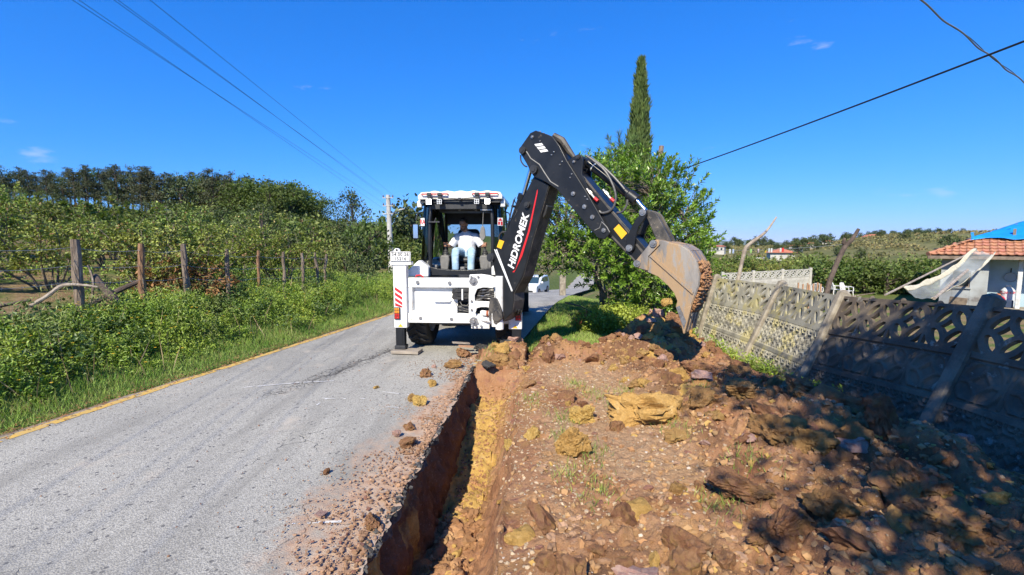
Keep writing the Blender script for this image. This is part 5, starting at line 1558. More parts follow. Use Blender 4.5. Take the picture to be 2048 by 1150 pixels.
bead([(240, 160), (262, 195), (305, 225), (330, 265), (360, 310), (400, 335)], 0.010, 'weld_bead', GREYP, -0.048, dip)
bead([(580, 552), (605, 540), (615, 510), (640, 535), (655, 562)], 0.008, 'weld_bead', GREYP, -0.048, dip)
for k in range(7):
    u, v = uv(*zz2(290 + k * 14, 60 + k * 7))
    W_(MB().cyl(AF(u, v - 0.02, 0.06 + 0.03 * k), AF(u, v + 0.025, 0.06 + 0.03 * k), 0.018, n=7), 'fitting', STEEL, dip)
W_(MB().tube([AP(zz2(352, 72), 0.1), AP(zz2(390, 95), 0.13), AP(zz2(425, 150), 0.15), AP(zz2(452, 185), 0.16)], [0.05, 0.06, 0.05, 0.03], 8), 'hose_guard', DUSTY, dip)
# inner sliding section
inn = W_(MB().prism(z2([(470, 230), (520, 285), (640, 428), (745, 550), (832, 650), (838, 668), (806, 728), (790, 725), (715, 655), (640, 585), (560, 500), (480, 330)]), 0.03, BT - 0.03, AF), 'inner_dipper', BLACKP, dip, bevel=0.008)
W_(MB().prism(z2([(520, 300), (530, 296), (745, 560), (740, 568)]), 0.022, 0.0295, AF).prism(z2([(655, 585), (660, 578), (790, 718), (786, 724)]), 0.02, 0.0295, AF).prism(z2([(775, 625), (782, 618), (820, 662), (812, 672)]), 0.02, 0.0295, AF), 'wear_strip', DUSTY, inn)
W_(MB().prism(z2([(664, 545), (690, 520), (732, 566), (705, 596)]), 0.025, 0.0295, AF), 'yellow_decal', YDEC, inn)
# bucket cylinder bracket, cylinder, rod
for w0, w1 in ((-0.01, 0.03), (BT - 0.03, BT + 0.01)):
    W_(MB().prism(z2([(436, 205), (470, 183), (492, 170), (512, 180), (516, 205), (510, 270), (545, 345), (528, 350)]), w0, w1, AF), 'cylinder_bracket', BLACKP, dip, bevel=0.008)
boss(*zz2(492, 186), 0.035, 'pin', DARK, -0.03, BT + 0.02, dip); boss(*zz2(472, 210), 0.02, 'bolt', STEEL, -0.03, -0.01, dip)
wc = BT / 2
A_, B_, C_ = AP(zz2(505, 200), wc), AP(zz2(762, 398), wc), AP(zz2(818, 462), wc)
def lerp(a, b, t): return a + (b - a) * t
cyl = W_(MB().tube([A_, lerp(A_, B_, 0.05), lerp(A_, B_, 0.08), lerp(A_, B_, 0.84), lerp(A_, B_, 0.86), B_], [0.05, 0.075, 0.068, 0.068, 0.085, 0.085], 20), 'bucket_cylinder', BLACKP, dip)
W_(MB().cyl(lerp(A_, B_, 0.155), lerp(A_, B_, 0.17), 0.0695, n=20), 'band', WDEC, cyl)
W_(MB().cyl(B_, C_, 0.036, n=16), 'piston_rod', CHROME, cyl)
boss(*zz2(815, 462), 0.05, 'pin', STEEL, -0.03, BT + 0.03, dip)
# links
def curved_link(pts, w, wd_): return [AP(zz2(*p), w) for p in pts]
for w0, w1 in ((-0.02, 0.02), (BT - 0.02, BT + 0.02)):
    W_(MB().prism(z2([(806, 448), (832, 450), (838, 470), (822, 500), (795, 535), (782, 580), (774, 640), (758, 664), (736, 656), (730, 636), (735, 600), (750, 555), (775, 505), (798, 475)]), w0, w1, AF), 'rocker_link', BLACKP, dip, bevel=0.008)
boss(*zz2(750, 640), 0.05, 'pin', STEEL, -0.045, BT + 0.045, dip)
for w0, w1 in ((0.035, 0.075), (BT - 0.075, BT - 0.035)):
    W_(MB().prism(z2([(830, 446), (865, 458), (880, 470), (952, 608), (940, 625), (890, 612), (876, 600), (835, 500), (822, 470)]), w0, w1, AF), 'bucket_link', DUSTY, dip, bevel=0.008)
W_(MB().prism(z2([(860, 480), (872, 478), (935, 600), (920, 600)]), 0.076, BT - 0.076, AF), 'link_web', DUSTY, dip)
# hoses along the dipper
def hose(pts, r=0.016, m=HOSE, par=dip): return W_(MB().tube(pts, r, 8), 'hose', m, par)
def smooth_path(P, n=6):
    out = []
    for i in range(len(P) - 1):
        a = P[max(i - 1, 0)]; b = P[i]; c = P[i + 1]; d = P[min(i + 2, len(P) - 1)]
        for k in range(n):
            t = k / n
            out.append(0.5 * ((2 * b) + (c - a) * t + (2 * a - 5 * b + 4 * c - d) * t * t + (3 * b - a - 3 * c + d) * t ** 3))
    return out + [P[-1]]
HG = mat('grey_hose', (0.07, 0.07, 0.072), 0.45, col2=(0.12, 0.115, 0.11), scale=25)
for pts, w in (([(530, 178), (570, 205), (625, 255), (662, 320), (678, 375), (672, 425), (648, 455), (612, 465), (596, 455)], 0.0),
               ([(545, 185), (600, 225), (655, 275), (700, 325), (716, 345)], 0.05), ([(725, 395), (720, 425), (700, 455), (672, 462)], 0.1)):
    hose(smooth_path([AP(zz2(*p), w) for p in pts]), 0.017, HG)
for x, y, k in ((535, 345, 0), (603, 345, 1)):
    q = AP(zz2(x, y), -0.005 + 0.1 * k); r_ = AP(zz2(x + 38, y + 45), -0.005 + 0.1 * k); e_ = AP(zz2(x + 55, y + 60), -0.005 + 0.1 * k)
    cp_ = W_(MB().cyl(q, r_, 0.022, n=10).cyl(lerp(q, r_, 0.3), lerp(q, r_, 0.6), 0.03, n=6), 'coupling', STEEL, dip)
    W_(MB().cyl(r_, e_, 0.026, n=10), 'red_cap', REDP, cp_)
hose(smooth_path([AP(zz2(*p), -0.03) for p in ((208, 178), (210, 205), (225, 228), (240, 235))]), 0.012)
hose(smooth_path([AP(zz2(*p), 0.06) for p in ((90, 610), (85, 585), (100, 562), (125, 560))]), 0.018)
# boom cylinder left of the boom
A_, B_, C_ = AP(zz2(92, 640), 0.2), AP(zz2(190, 368), 0.17), AP(zz2(236, 205), 0.17)
bc = W_(MB().tube([A_, lerp(A_, B_, 0.9), lerp(A_, B_, 0.9), B_], [0.075, 0.075, 0.09, 0.09], 20), 'boom_cylinder', BLACKP)
W_(MB().cyl(B_, C_, 0.036, n=16), 'piston_rod', CHROME, bc)
W_(MB().tube([AP(zz2(158, 395), 0.08), AP(zz2(146, 440), 0.08), AP(zz2(120, 540), 0.1)], 0.014, 6).cyl(AP(zz2(150, 430), 0.06), AP(zz2(158, 430), 0.3), 0.02), 'pipe', DARK, bc)
hose(smooth_path([AP(zz2(160, 385), 0.1), AP(zz2(140, 398), 0.2), AP(zz2(116, 412), 0.4)]), 0.008, HOSE, bc)
# foot of the boom: pivot castings
W_(MB().cyl(AP(zz2(96, 975), -0.1), AP(zz2(96, 975), BT + 0.1), 0.11, n=22).prism(z2([(66, 880), (100, 890), (120, 950), (125, 990), (95, 1020), (60, 1000), (58, 930)]), -0.09, -0.05, AF), 'boom_foot', DUSTY, boom, bevel=0.01)
for k in range(4):
    u, v = uv(*zz2(150 + k * 2, 955 + k * 6))
    W_(MB().tube([AF(u - 0.1, v - 0.06, 0.05 + 0.07 * k), AF(u + 0.02, v - 0.02, 0.05 + 0.07 * k), AF(u + 0.05, v + 0.05, 0.05 + 0.07 * k)], 0.018, 6), 'hose', HOSE, boom)

# bucket
BSTEEL = mat('worn_bucket_steel', (0.34, 0.31, 0.28), 0.55, metal=0.25, col2=(0.19, 0.175, 0.165), scale=3.2, stretch=(1.4, 1.4, 0.4), col3=(0.40, 0.27, 0.155), scale3=4.2, cover3=0.41, bump=0.004, bscale=30)
BW = 0.62; b0 = -0.14; b1 = b0 + BW
side = z2([(880, 603), (905, 598), (960, 613), (1015, 626), (1062, 655), (1094, 708), (1108, 770), (1104, 822), (1086, 872), (1062, 935), (1033, 1035), (1012, 985), (993, 928), (1000, 900), (985, 862), (955, 825), (905, 780), (850, 756), (808, 738), (792, 718), (800, 700)])
bucket = W_(MB().prism(side, b0, b0 + 0.022, AF).prism(side, b1 - 0.022, b1, AF), 'bucket', BSTEEL, bevel=0.004)
back = z2([(905, 604), (960, 616), (1015, 628), (1060, 657), (1092, 709), (1105, 770), (1101, 822), (1083, 872), (1060, 932), (1034, 1022)])
sh = MB()
for a, b_ in zip(back[:-1], back[1:]):
    e = Vector((b_[0] - a[0], b_[1] - a[1])).normalized(); nn = Vector((e.y, -e.x)) * -0.016
    sh.prism([a, b_, (b_[0] + nn.x, b_[1] + nn.y), (a[0] + nn.x, a[1] + nn.y)], b0 + 0.0225, b1 - 0.0225, AF)
W_(sh, 'back_shell', BSTEEL, bucket)
for k in range(3):
    w = b0 + 0.14 + 0.16 * k
    rb = MB()
    for a, b_ in zip(back[1:7], back[2:8]):
        e = Vector((b_[0] - a[0], b_[1] - a[1])).normalized(); nn = Vector((-e.y, e.x)) * 0.02
        rb.prism([a, b_, (b_[0] + nn.x, b_[1] + nn.y), (a[0] + nn.x, a[1] + nn.y)], w, w + 0.05, AF)
    W_(rb, 'wear_strip', BSTEEL, bucket)
W_(MB().prism(z2([(865, 680), (873, 672), (1082, 855), (1076, 866)]), b0 - 0.02, b0 - 0.001, AF), 'side_rib', BSTEEL, bucket)
W_(MB().prism(z2([(880, 603), (905, 598), (918, 622), (860, 680), (858, 750), (808, 738), (792, 718), (800, 700)]), b0 - 0.025, b0 - 0.001, AF), 'ear_plate', BSTEEL, bucket, bevel=0.005)
for q in ((886, 618), (806, 716)): boss(*zz2(*q), 0.05, 'pin', STEEL, b0 - 0.045, b1 + 0.03, bucket)
for k in range(4):
    w = b0 + 0.0 + k * (BW - 0.09) / 3
    a, b_, c = uv(*zz2(1010, 950)), uv(*zz2(1066, 920)), uv(*zz2(1034, 1050))
    W_(MB().prism([(a[0] - 0.01, a[1]), (b_[0] + 0.012, b_[1]), (c[0] + 0.008, c[1] - 0.03), (c[0] - 0.012, c[1] - 0.03)], w - 0.003, w + 0.085, AF), 'tooth', BSTEEL, bucket, bevel=0.006)
W_(MB().prism(z2([(995, 930), (1012, 922), (1045, 1000), (1034, 1036)]), b0 - 0.012, b0 - 0.001, AF), 'side_cutter', STEEL, bucket)
# earth stuck to the bucket's back
rng = np.random.default_rng(77)
mud = MB()
for _ in range(240):
    t = rng.uniform(0.45, 0.92); i = min(int(t * 9), 8); a, b_ = back[i], back[i + 1]; f = t * 9 - i
    u = a[0] + (b_[0] - a[0]) * f + 0.02; v = a[1] + (b_[1] - a[1]) * f
    w = rng.uniform(b0 + 0.05, b1 - 0.02); r = rng.uniform(0.016, 0.055)
    c = AF(u + r * 0.3, v, w)
    mud.add([c + Vector(d_) * r * rng.uniform(0.7, 1.3) for d_ in ((1, 0, 0), (-1, 0, 0), (0, 1, 0), (0, -1, 0), (0, 0, 1), (0, 0, -1))], [(0, 2, 4), (2, 1, 4), (1, 3, 4), (3, 0, 4), (2, 0, 5), (1, 2, 5), (3, 1, 5), (0, 3, 5)])
mo = W_(mud, 'stuck_earth', EARTH, bucket, smooth=False); mo['kind'] = 'stuff'
# ------------------------------------------------------------------ operator
ML = wm(BH)
def remeshed(mb, name, m, parent, voxel, smooth=2):
    o = mb.build(name, m, parent)
    r = o.modifiers.new('remesh', 'REMESH'); r.mode = 'VOXEL'; r.voxel_size = voxel; r.use_smooth_shade = True
    s = o.modifiers.new('smooth', 'SMOOTH'); s.factor = 0.5; s.iterations = smooth
    return o
def loft(mb, rings, n=20):
    V, F = [], []
    for (x, y, z, rx, ry) in rings:
        for k in range(n):
            a = 2 * math.pi * k / n; V.append((x + rx * math.cos(a), y + ry * math.sin(a), z))
    for i in range(len(rings) - 1):
        for k in range(n): F.append((i * n + k, i * n + (k + 1) % n, (i + 1) * n + (k + 1) % n, (i + 1) * n + k))
    F += [tuple(range(n))[::-1], tuple((len(rings) - 1) * n + k for k in range(n))]
    return mb.add(V, F)
def ellipsoid(mb, c, r, H=None, n=14):
    V, F = [], []
    for i in range(n + 1):
        t = math.pi * i / n
        for k in range(2 * n):
            a = math.pi * k / n
            p = Vector((c[0] + r[0] * math.sin(t) * math.cos(a), c[1] + r[1] * math.sin(t) * math.sin(a), c[2] + r[2] * math.cos(t)))
            V.append(H @ p if H else p)
    m = 2 * n
    for i in range(n):
        for k in range(m): F.append((i * m + k, i * m + (k + 1) % m, (i + 1) * m + (k + 1) % m, (i + 1) * m + k))
    return mb.add(V, F)
PER = thing('person', 'person in a pale T-shirt and light jeans working the levers in the cab', 'person', tuple(ML @ Vector((0, 1.0, 1.77))), R(-4))
SKIN = mat('skin', (0.42, 0.22, 0.14), 0.55, col2=(0.36, 0.18, 0.115), scale=8)
CLOTH = mat('pale_cotton', (0.72, 0.72, 0.76), 0.85, col2=(0.64, 0.64, 0.70), scale=5, bump=0.02, bscale=9)
JEANS = mat('light_denim', (0.30, 0.46, 0.62), 0.85, col2=(0.45, 0.60, 0.72), scale=6, bump=0.015, bscale=14)
HAIR = mat('dark_hair', (0.018, 0.013, 0.011), 0.6, col2=(0.03, 0.022, 0.018), scale=40, bump=0.01, bscale=80)
HM = ML @ Matrix.Translation((-0.05, 0.945, 2.425)) @ Matrix.Rotation(R(-14), 4, 'Z') @ Matrix.Rotation(R(17), 4, 'X') @ Matrix.Rotation(R(5), 4, 'Y')
bd = MB()
ellipsoid(bd, (0, 0.008, 0.03), (0.076, 0.096, 0.095), HM); ellipsoid(bd, (0, -0.022, -0.055), (0.06, 0.074, 0.068), HM); ellipsoid(bd, (0, -0.052, -0.095), (0.028, 0.03, 0.024), HM)
for pts, r in (([(0, -0.088, 0.025), (0, -0.105, -0.005), (0, -0.118, -0.03), (0, -0.09, -0.04)], [0.011, 0.014, 0.018, 0.012]), ([(-0.05, -0.078, 0.035), (0, -0.092, 0.033), (0.05, -0.078, 0.035)], [0.012, 0.013, 0.012])):
    bd.tube([HM @ Vector(p) for p in pts], r, 8)
for s in (-1, 1): ellipsoid(bd, (s * 0.08, 0.012, -0.01), (0.012, 0.022, 0.034), HM, 8)
bd.tube([HM @ Vector((0, 0.02, -0.03)), ML @ Vector((-0.02, 0.985, 2.31)), ML @ Vector((0, 1.03, 2.22))], [0.055, 0.058, 0.07], 14)
bd.tube([ML @ Vector(p) for p in ((0, 1.03, 2.22), (0, 1.06, 2.05), (0, 1.07, 1.88))], [0.11, 0.115, 0.12], 14)
hands = []
for s in (-1, 1):
    JX = s * 0.40
    sh_, el, wr, pm = Vector((s * 0.17, 1.03, 2.2)), Vector((s * 0.33, 0.99, 1.98)), Vector((s * 0.395, 0.91, 2.00)), Vector((s * 0.41, 0.865, 2.015))
    bd.tube([ML @ p for p in (Vector((s * 0.08, 1.03, 2.2)), sh_, (sh_ + el) / 2, el, (el + wr) / 2, wr, pm)], [0.06, 0.055, 0.047, 0.042, 0.038, 0.028, 0.03], 12)
    ellipsoid(bd, tuple(pm), (0.024, 0.03, 0.042), ML, 8)
    for k in range(4):       # fingers close round the grip
        z = 2.048 - 0.021 * k; q = (1.0, 1.06, 1.0, 0.86)[k]
        f = [(JX + s * 0.018, 0.868, z), (JX + s * 0.033, 0.845, z), (JX + s * 0.018 * q, 0.812, z - 0.003), (JX - s * 0.014 * q, 0.808, z - 0.004), (JX - s * 0.028 * q, 0.832, z - 0.004)]
        bd.tube([ML @ Vector(p) for p in f], [0.0095, 0.0098, 0.009, 0.0085, 0.0075], 7)
    bd.tube([ML @ Vector(p) for p in ((JX + s * 0.0, 0.885, 2.02), (JX - s * 0.026, 0.872, 2.035), (JX - s * 0.03, 0.848, 2.055))], [0.012, 0.0105, 0.009], 7)
for s in (-1, 1):
    hp, kn, an = Vector((s * 0.09, 1.06, 1.86)), Vector((s * 0.155, 0.64, 1.875)), Vector((s * 0.15, 0.60, 1.50))
    bd.tube([ML @ p for p in (hp, kn, an)], [0.075, 0.05, 0.04], 10)
    bd.tube([ML @ p for p in (an, Vector((s * 0.155, 0.52, 1.455)))], [0.04, 0.035], 8)
body = remeshed(bd, 'body', SKIN, PER, 0.006, 2)
sh2 = MB(ML)
loft(sh2, [(0, 1.07, 1.80, 0.185, 0.145), (0, 1.06, 1.88, 0.19, 0.15), (0, 1.055, 1.98, 0.185, 0.145), (0, 1.04, 2.08, 0.195, 0.14), (0, 1.03, 2.16, 0.20, 0.13), (0, 1.03, 2.225, 0.175, 0.105), (0, 1.025, 2.26, 0.115, 0.085), (-0.005, 1.015, 2.285, 0.075, 0.07)])
for s in (-1, 1):
    sh2.tube([(s * 0.10, 1.03, 2.17), (s * 0.19, 1.025, 2.17), (s * 0.265, 1.01, 2.06), (s * 0.312, 0.995, 1.985)], [0.09, 0.085, 0.078, 0.075], 14)
remeshed(sh2, 'shirt', CLOTH, PER, 0.008, 3)
jn = MB(ML)
loft(jn, [(0, 1.06, 1.765, 0.185, 0.15), (0, 1.06, 1.83, 0.185, 0.15), (0, 1.06, 1.875, 0.175, 0.14)])
for s in (-1, 1):
    jn.tube([(s * 0.09, 1.04, 1.85), (s * 0.135, 0.82, 1.875), (s * 0.158, 0.65, 1.88), (s * 0.16, 0.615, 1.80), (s * 0.155, 0.60, 1.65), (s * 0.15, 0.595, 1.48)], [0.105, 0.092, 0.08, 0.076, 0.07, 0.068], 14)
remeshed(jn, 'jeans', JEANS, PER, 0.008, 3)
for s in (-1, 1):
    MB(ML).prism([(0.60, 1.42), (0.44, 1.42), (0.42, 1.46), (0.48, 1.50), (0.60, 1.54)], s * 0.155 - 0.05, s * 0.155 + 0.05, lambda u, v, w: (w, u, v)).build('shoe', DARK, PER, bevel=0.02)
hr = MB(); ellipsoid(hr, (0, 0.022, 0.048), (0.083, 0.095, 0.092), HM); ellipsoid(hr, (0, -0.035, 0.095), (0.062, 0.05, 0.04), HM); ellipsoid(hr, (0, 0.06, -0.01), (0.072, 0.052, 0.075), HM)
remeshed(hr, 'hair', HAIR, PER, 0.007, 1)
br = MB(); ellipsoid(br, (0, -0.035, -0.082), (0.058, 0.066, 0.046), HM, 10)
remeshed(br, 'beard', mat('short_beard', (0.09, 0.05, 0.035), 0.7, col2=(0.14, 0.08, 0.055), scale=60), PER, 0.008, 1)
for s in (-1, 1):
    e1 = MB(); ellipsoid(e1, (s * 0.031, -0.083, 0.012), (0.012, 0.008, 0.007), HM, 6); e1.build('eye', HAIR, PER)
MB().tube([HM @ Vector((-0.022, -0.1, -0.062)), HM @ Vector((0, -0.104, -0.063)), HM @ Vector((0.022, -0.1, -0.062))], 0.005, 6).build('lips', mat('lips', (0.35, 0.12, 0.09), 0.5), PER)

# board under the left stabiliser and bits by the trench end
c = ML @ Vector((-1.02, -0.06, 0))
pl = thing('wooden_board', 'worn timber board under the left stabiliser foot', 'board', tuple(c), R(-7))
MB().box(-0.20, 0.32, -0.14, 0.14, 0.005, 0.062).build('plank', WOODP, pl, bevel=0.006, world_space=False)

# ------------------------------------------------------------------ patterned concrete fence on the right
def marching(f, x0, x1, y0, y1, h):
    nx, ny = int(round((x1 - x0) / h)), int(round((y1 - y0) / h))
    X, Y = np.linspace(x0, x1, nx + 1), np.linspace(y0, y1, ny + 1)
    G = f(*np.meshgrid(X, Y))
    idx = {}; V = []
    def vert(key, p):
        if key not in idx: idx[key] = len(V); V.append(p)
        return idx[key]
    F, E = [], []
    for j in range(ny):
        for i in range(nx):
            c = [(i, j), (i + 1, j), (i + 1, j + 1), (i, j + 1)]
            g = [G[b, a] for a, b in c]
            if max(g) <= 0: continue
            poly = []
            for k in range(4):
                (a, b), (a2, b2) = c[k], c[(k + 1) % 4]
                if g[k] > 0: poly.append((vert((a, b), (X[a], Y[b])), False))
                if (g[k] > 0) != (g[(k + 1) % 4] > 0):
                    t = g[k] / (g[k] - g[(k + 1) % 4])
                    key = tuple(sorted(((a, b), (a2, b2))))
                    poly.append((vert(key, (X[a] + (X[a2] - X[a]) * t, Y[b] + (Y[b2] - Y[b]) * t)), True))
            ids = [p for p, _ in poly]
            if len(ids) >= 3:
                F.append(ids)
                for k in range(len(poly)):
                    if poly[k][1] and poly[(k + 1) % len(poly)][1]: E.append((ids[k], ids[(k + 1) % len(ids)]))
    # outer rim
    for i in range(nx):
        for j in (0, ny):
            if G[j, i] > 0 and G[j, i + 1] > 0: E.append((idx[(i, j)], idx[(i + 1, j)]) if j == 0 else (idx[(i + 1, j)], idx[(i, j)]))
    return np.array(V), F, E
CW, CH = 0.475, 0.47
def flower(x, y):
    """ornament cell pattern: > 0 where there is concrete. x along (m), y up (m, 0..CH)"""
    cx_ = (np.mod(x, CW) - CW / 2) / (CH / 2); cy_ = (y - CH / 2) / (CH / 2)
    r = np.hypot(cx_, cy_)
    f = 0.125 - np.abs(r - 0.88)
    for sx_ in (-1, 1):
        for sy_ in (-1, 1):
            f = np.maximum(f, np.where(r < 0.95, 0.10 - np.abs(np.hypot(cx_ - sx_ * 0.92, cy_ - sy_ * 0.92) - 0.98), -1))
    f = np.maximum(f, np.abs(cy_) - 0.86)
    f = np.maximum(f, np.abs(cx_) - (CW / CH - 0.075))
    return f
FV, FF, FE = marching(flower, 0, CW * 4, 0, CH, 0.0118)
def scallop(x, y):
    """relief height 0..1 of the scalloped panels"""
    c = np.mod(x, 0.19) - 0.095; g = np.zeros_like(x)
    for yc, sg in ((0.43, -1), (0.04, 1)):
        r = np.hypot(c, (y - yc) * 1.0)
        ok = (y - yc) * sg > -0.005
        g = np.maximum(g, np.where(ok, np.clip(1.6 - np.abs(r - 0.03) / 0.009, 0, 1), 0))
        g = np.maximum(g, np.where(ok, np.clip(1.6 - np.abs(r - 0.072) / 0.010, 0, 1), 0))
    c2 = np.abs(np.mod(x + 0.095, 0.19) - 0.095)
    for k in range(3):
        g = np.maximum(g, np.where(c2 < 0.05, np.clip(1.6 - np.abs(np.mod(y - c2 * 1.2, 0.09) - 0.045) / 0.010, 0, 1) * ((y > 0.05) & (y < 0.42)), 0))
    d = np.abs(c) + np.abs(y - 0.235) * 0.8
    g = np.maximum(g, np.clip(1.6 - np.abs(d - 0.05) / 0.010, 0, 1))
    return g
def flower_relief(x, y): return np.clip(flower(x, y) / 0.05, 0, 1) * np.where((y > 0.05) & (y < CH - 0.05), 1, 0)
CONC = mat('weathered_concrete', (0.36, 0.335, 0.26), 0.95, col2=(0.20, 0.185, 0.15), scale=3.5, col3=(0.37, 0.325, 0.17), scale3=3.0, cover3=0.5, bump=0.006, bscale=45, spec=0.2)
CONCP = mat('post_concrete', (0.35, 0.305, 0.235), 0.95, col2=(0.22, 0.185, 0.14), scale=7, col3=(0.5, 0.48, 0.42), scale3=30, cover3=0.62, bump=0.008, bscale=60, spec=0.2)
CONCD = mat('shade_darkened_concrete', (0.20, 0.16, 0.115), 0.95, col2=(0.115, 0.09, 0.068), scale=3, col3=(0.30, 0.28, 0.23), scale3=6, cover3=0.58, bump=0.006, bscale=45, spec=0.2)  # panel concrete for the near bays, tree shade deepened in the colour
CONCN = mat('shade_darkened_post_concrete', (0.24, 0.205, 0.155), 0.95, col2=(0.14, 0.118, 0.09), scale=5, col3=(0.36, 0.33, 0.27), scale3=22, cover3=0.62, bump=0.01, bscale=50, spec=0.2)  # near posts: post concrete with the shade toned into its colour
B = [(4.28, 0.64, 0.0), (4.26, 2.64, -0.03), (4.31, 4.64, -0.10), (4.24, 6.64, -0.31), (4.40, 8.6, -0.40), (4.33, 10.5, -0.36), (4.42, 12.45, -0.40), (4.5, 14.4, -0.45)]
Tp = [(4.9, 0.64, 1.42), (4.92, 2.64, 1.40), (4.93, 4.66, 1.36), (4.86, 6.64, 1.25), (5.12, 8.6, 1.24), (4.74, 10.5, 1.24), (4.85, 12.45, 1.18), (4.9, 14.4, 1.1)]
fence = thing('concrete_fence', 'leaning precast concrete fence with flower lattice and scalloped panels', 'fence', (4.3, 6.6, -0.3))
for i in range(len(B) - 1):
    b0_, b1_, t0_, t1_ = map(np.array, (B[i], B[i + 1], Tp[i], Tp[i + 1]))
    nrm = np.cross(b1_ - b0_, t0_ - b0_); nrm /= np.linalg.norm(nrm)
    if nrm[0] > 0: nrm = -nrm
    def mapp(s, t, w):
        s = np.asarray(s)[..., None]; t = np.asarray(t)[..., None]; w = np.asarray(w)[..., None]
        return (b0_ + (b1_ - b0_) * s) * (1 - t) + (t0_ + (t1_ - t0_) * s) * t + nrm * w
    s_of = lambda x: 0.025 + 0.95 * x / (CW * 4)
    # open top panel
    nv = len(FV)
    t = 2 / 3 + 0.0003 + (1 / 3 - 0.0006) * FV[:, 1] / CH
    V = np.concatenate([mapp(s_of(FV[:, 0]), t, np.full(nv, 0.028)), mapp(s_of(FV[:, 0]), t, np.full(nv, -0.022))])
    Fc = [list(f) for f in FF] + [[q + nv for q in f[::-1]] for f in FF] + [[b, a, a + nv, b + nv] for a, b in FE]
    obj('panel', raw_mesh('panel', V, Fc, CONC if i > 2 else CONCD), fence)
    for row in (0, 1):
        nx, ny = 150, 40
        X, Y = np.meshgrid(np.linspace(0, CW * 4, nx), np.linspace(0, CH, ny))
        g = scallop(X, Y) if i > 2 or row == 0 else flower_relief(X, Y)
        w = 0.004 + 0.024 * g
        w[:3] = 0.028; w[-3:] = 0.028; w[:, :3] = 0.02; w[:, -3:] = 0.02
        tt = row / 3 + 0.0003 + (1 / 3 - 0.0006) * Y / CH
        V = mapp(s_of(X), tt, w).reshape(-1, 3)
        Fq = grid_faces(ny, nx)
        bk_ = mapp(s_of(np.array([0, CW * 4, CW * 4, 0])), np.array([tt[0, 0], tt[0, 0], tt[-1, 0], tt[-1, 0]]), np.full(4, -0.022)); n0 = len(V)
        V = np.concatenate([V, bk_])
        c0, c1, c2, c3 = 0, nx - 1, nx * ny - 1, nx * (ny - 1)
        Fq = np.concatenate([Fq, [[n0, n0 + 3, n0 + 2, n0 + 1], [c0, n0, n0 + 1, c1], [c3, c2, n0 + 2, n0 + 3], [c0, c3, n0 + 3, n0], [c1, n0 + 1, n0 + 2, c2]]])
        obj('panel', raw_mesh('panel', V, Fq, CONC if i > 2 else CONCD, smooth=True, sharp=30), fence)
    if i == 2:
        for k in range(1, 4):
            p = mapp(np.array(s_of(k * CW)), np.array(1.0), np.array(0.003))
            up_ = (t0_ - b0_) / np.linalg.norm(t0_ - b0_)
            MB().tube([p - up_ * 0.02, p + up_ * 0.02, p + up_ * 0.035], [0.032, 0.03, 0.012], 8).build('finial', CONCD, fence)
for i in range(len(B)):
    b_, t_ = Vector(B[i]), Vector(Tp[i])
    up_ = (t_ - b_).normalized(); al = Vector((0, 1, 0)); nn = al.cross(up_).normalized()
    if nn.x > 0: nn = -nn
    b_ = b_ - up_ * 0.35; h_ = (t_ - b_).length + (0.10 if i == 2 else 0.05)
    hw = 0.062 if i != 2 else 0.07
    sec = [(-hw, -0.07), (hw, -0.07), (hw, 0.06), (hw * 0.7, 0.085), (-hw * 0.7, 0.085), (-hw, 0.06)]
    def fp(u, v, w): return b_ + al * u + nn * v + up_ * w
    pm_ = MB().prism(sec, 0, h_, fp)
    top_ = [fp(u, v, h_) for u, v in sec]; n_ = len(sec)
    V = top_ + [fp(u * 0.35, v * 0.35, h_ + 0.05) for u, v in sec]
    pm_.add(V, [(k, (k + 1) % n_, n_ + (k + 1) % n_, n_ + k) for k in range(n_)] + [tuple(range(n_, 2 * n_))])
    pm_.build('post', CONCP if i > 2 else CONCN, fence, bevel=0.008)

# white lattice fence at the back of the yard
wf = thing('lattice_fence', 'pale concrete fence with lattice top at the far end of the yard', 'fence', tuple(at(1520, 575, 27)))
WCON = mat('pale_concrete', (0.50, 0.48, 0.42), 0.9, col2=(0.40, 0.38, 0.33), scale=4, bump=0.004, bscale=30)
e0, e1 = np.array(at(1445, 556, 26.0)), np.array(at(1620, 553, 28.0))
e0[2], e1[2] = 0.45, 0.6
tot = np.linalg.norm(e1 - e0); nb = 3; dirv = (e1 - e0) / tot; nrm = np.array([dirv[1], -dirv[0], 0])
for k in range(nb):
    a = e0 + (e1 - e0) * k / nb; L = tot / nb
    nv = len(FV)
    sxx = FV[:, 0] / (CW * 4) * L
    top_ = a + dirv * sxx[:, None] + np.array([0, 0, 1.0]) * (FV[:, 1:2] - CH - 0.04)
    V = np.concatenate([top_ + nrm * 0.025, top_ - nrm * 0.025])
    Fc = [list(f) for f in FF] + [[q + nv for q in f[::-1]] for f in FF] + [[b, a2, a2 + nv, b + nv] for a2, b in FE]
    obj('panel', raw_mesh('panel', V, Fc, WCON), wf)
    nx, ny = 60, 20
    X, Y = np.meshgrid(np.linspace(0, 1, nx), np.linspace(0, 1, ny))
    w = 0.01 + 0.02 * scallop(X * CW * 4, Y * CH)
    P = a + dirv * (X * L)[..., None] + np.array([0, 0, 1.0]) * (-CH - 0.05 - 0.95 * (1 - Y))[..., None] + nrm * w[..., None]
    obj('panel', raw_mesh('panel', P, grid_faces(ny, nx), WCON, smooth=True), wf)
    M = MB(); q = Vector(a); M.box(-0.07, 0.07, -0.08, 0.08, -1.7, 0.03, Matrix.Translation(q)); M.build('post', WCON, wf, bevel=0.01)
q = Vector(e1); MB().box(-0.07, 0.07, -0.08, 0.08, -1.7, 0.03, Matrix.Translation(q)).build('post', WCON, wf, bevel=0.01)

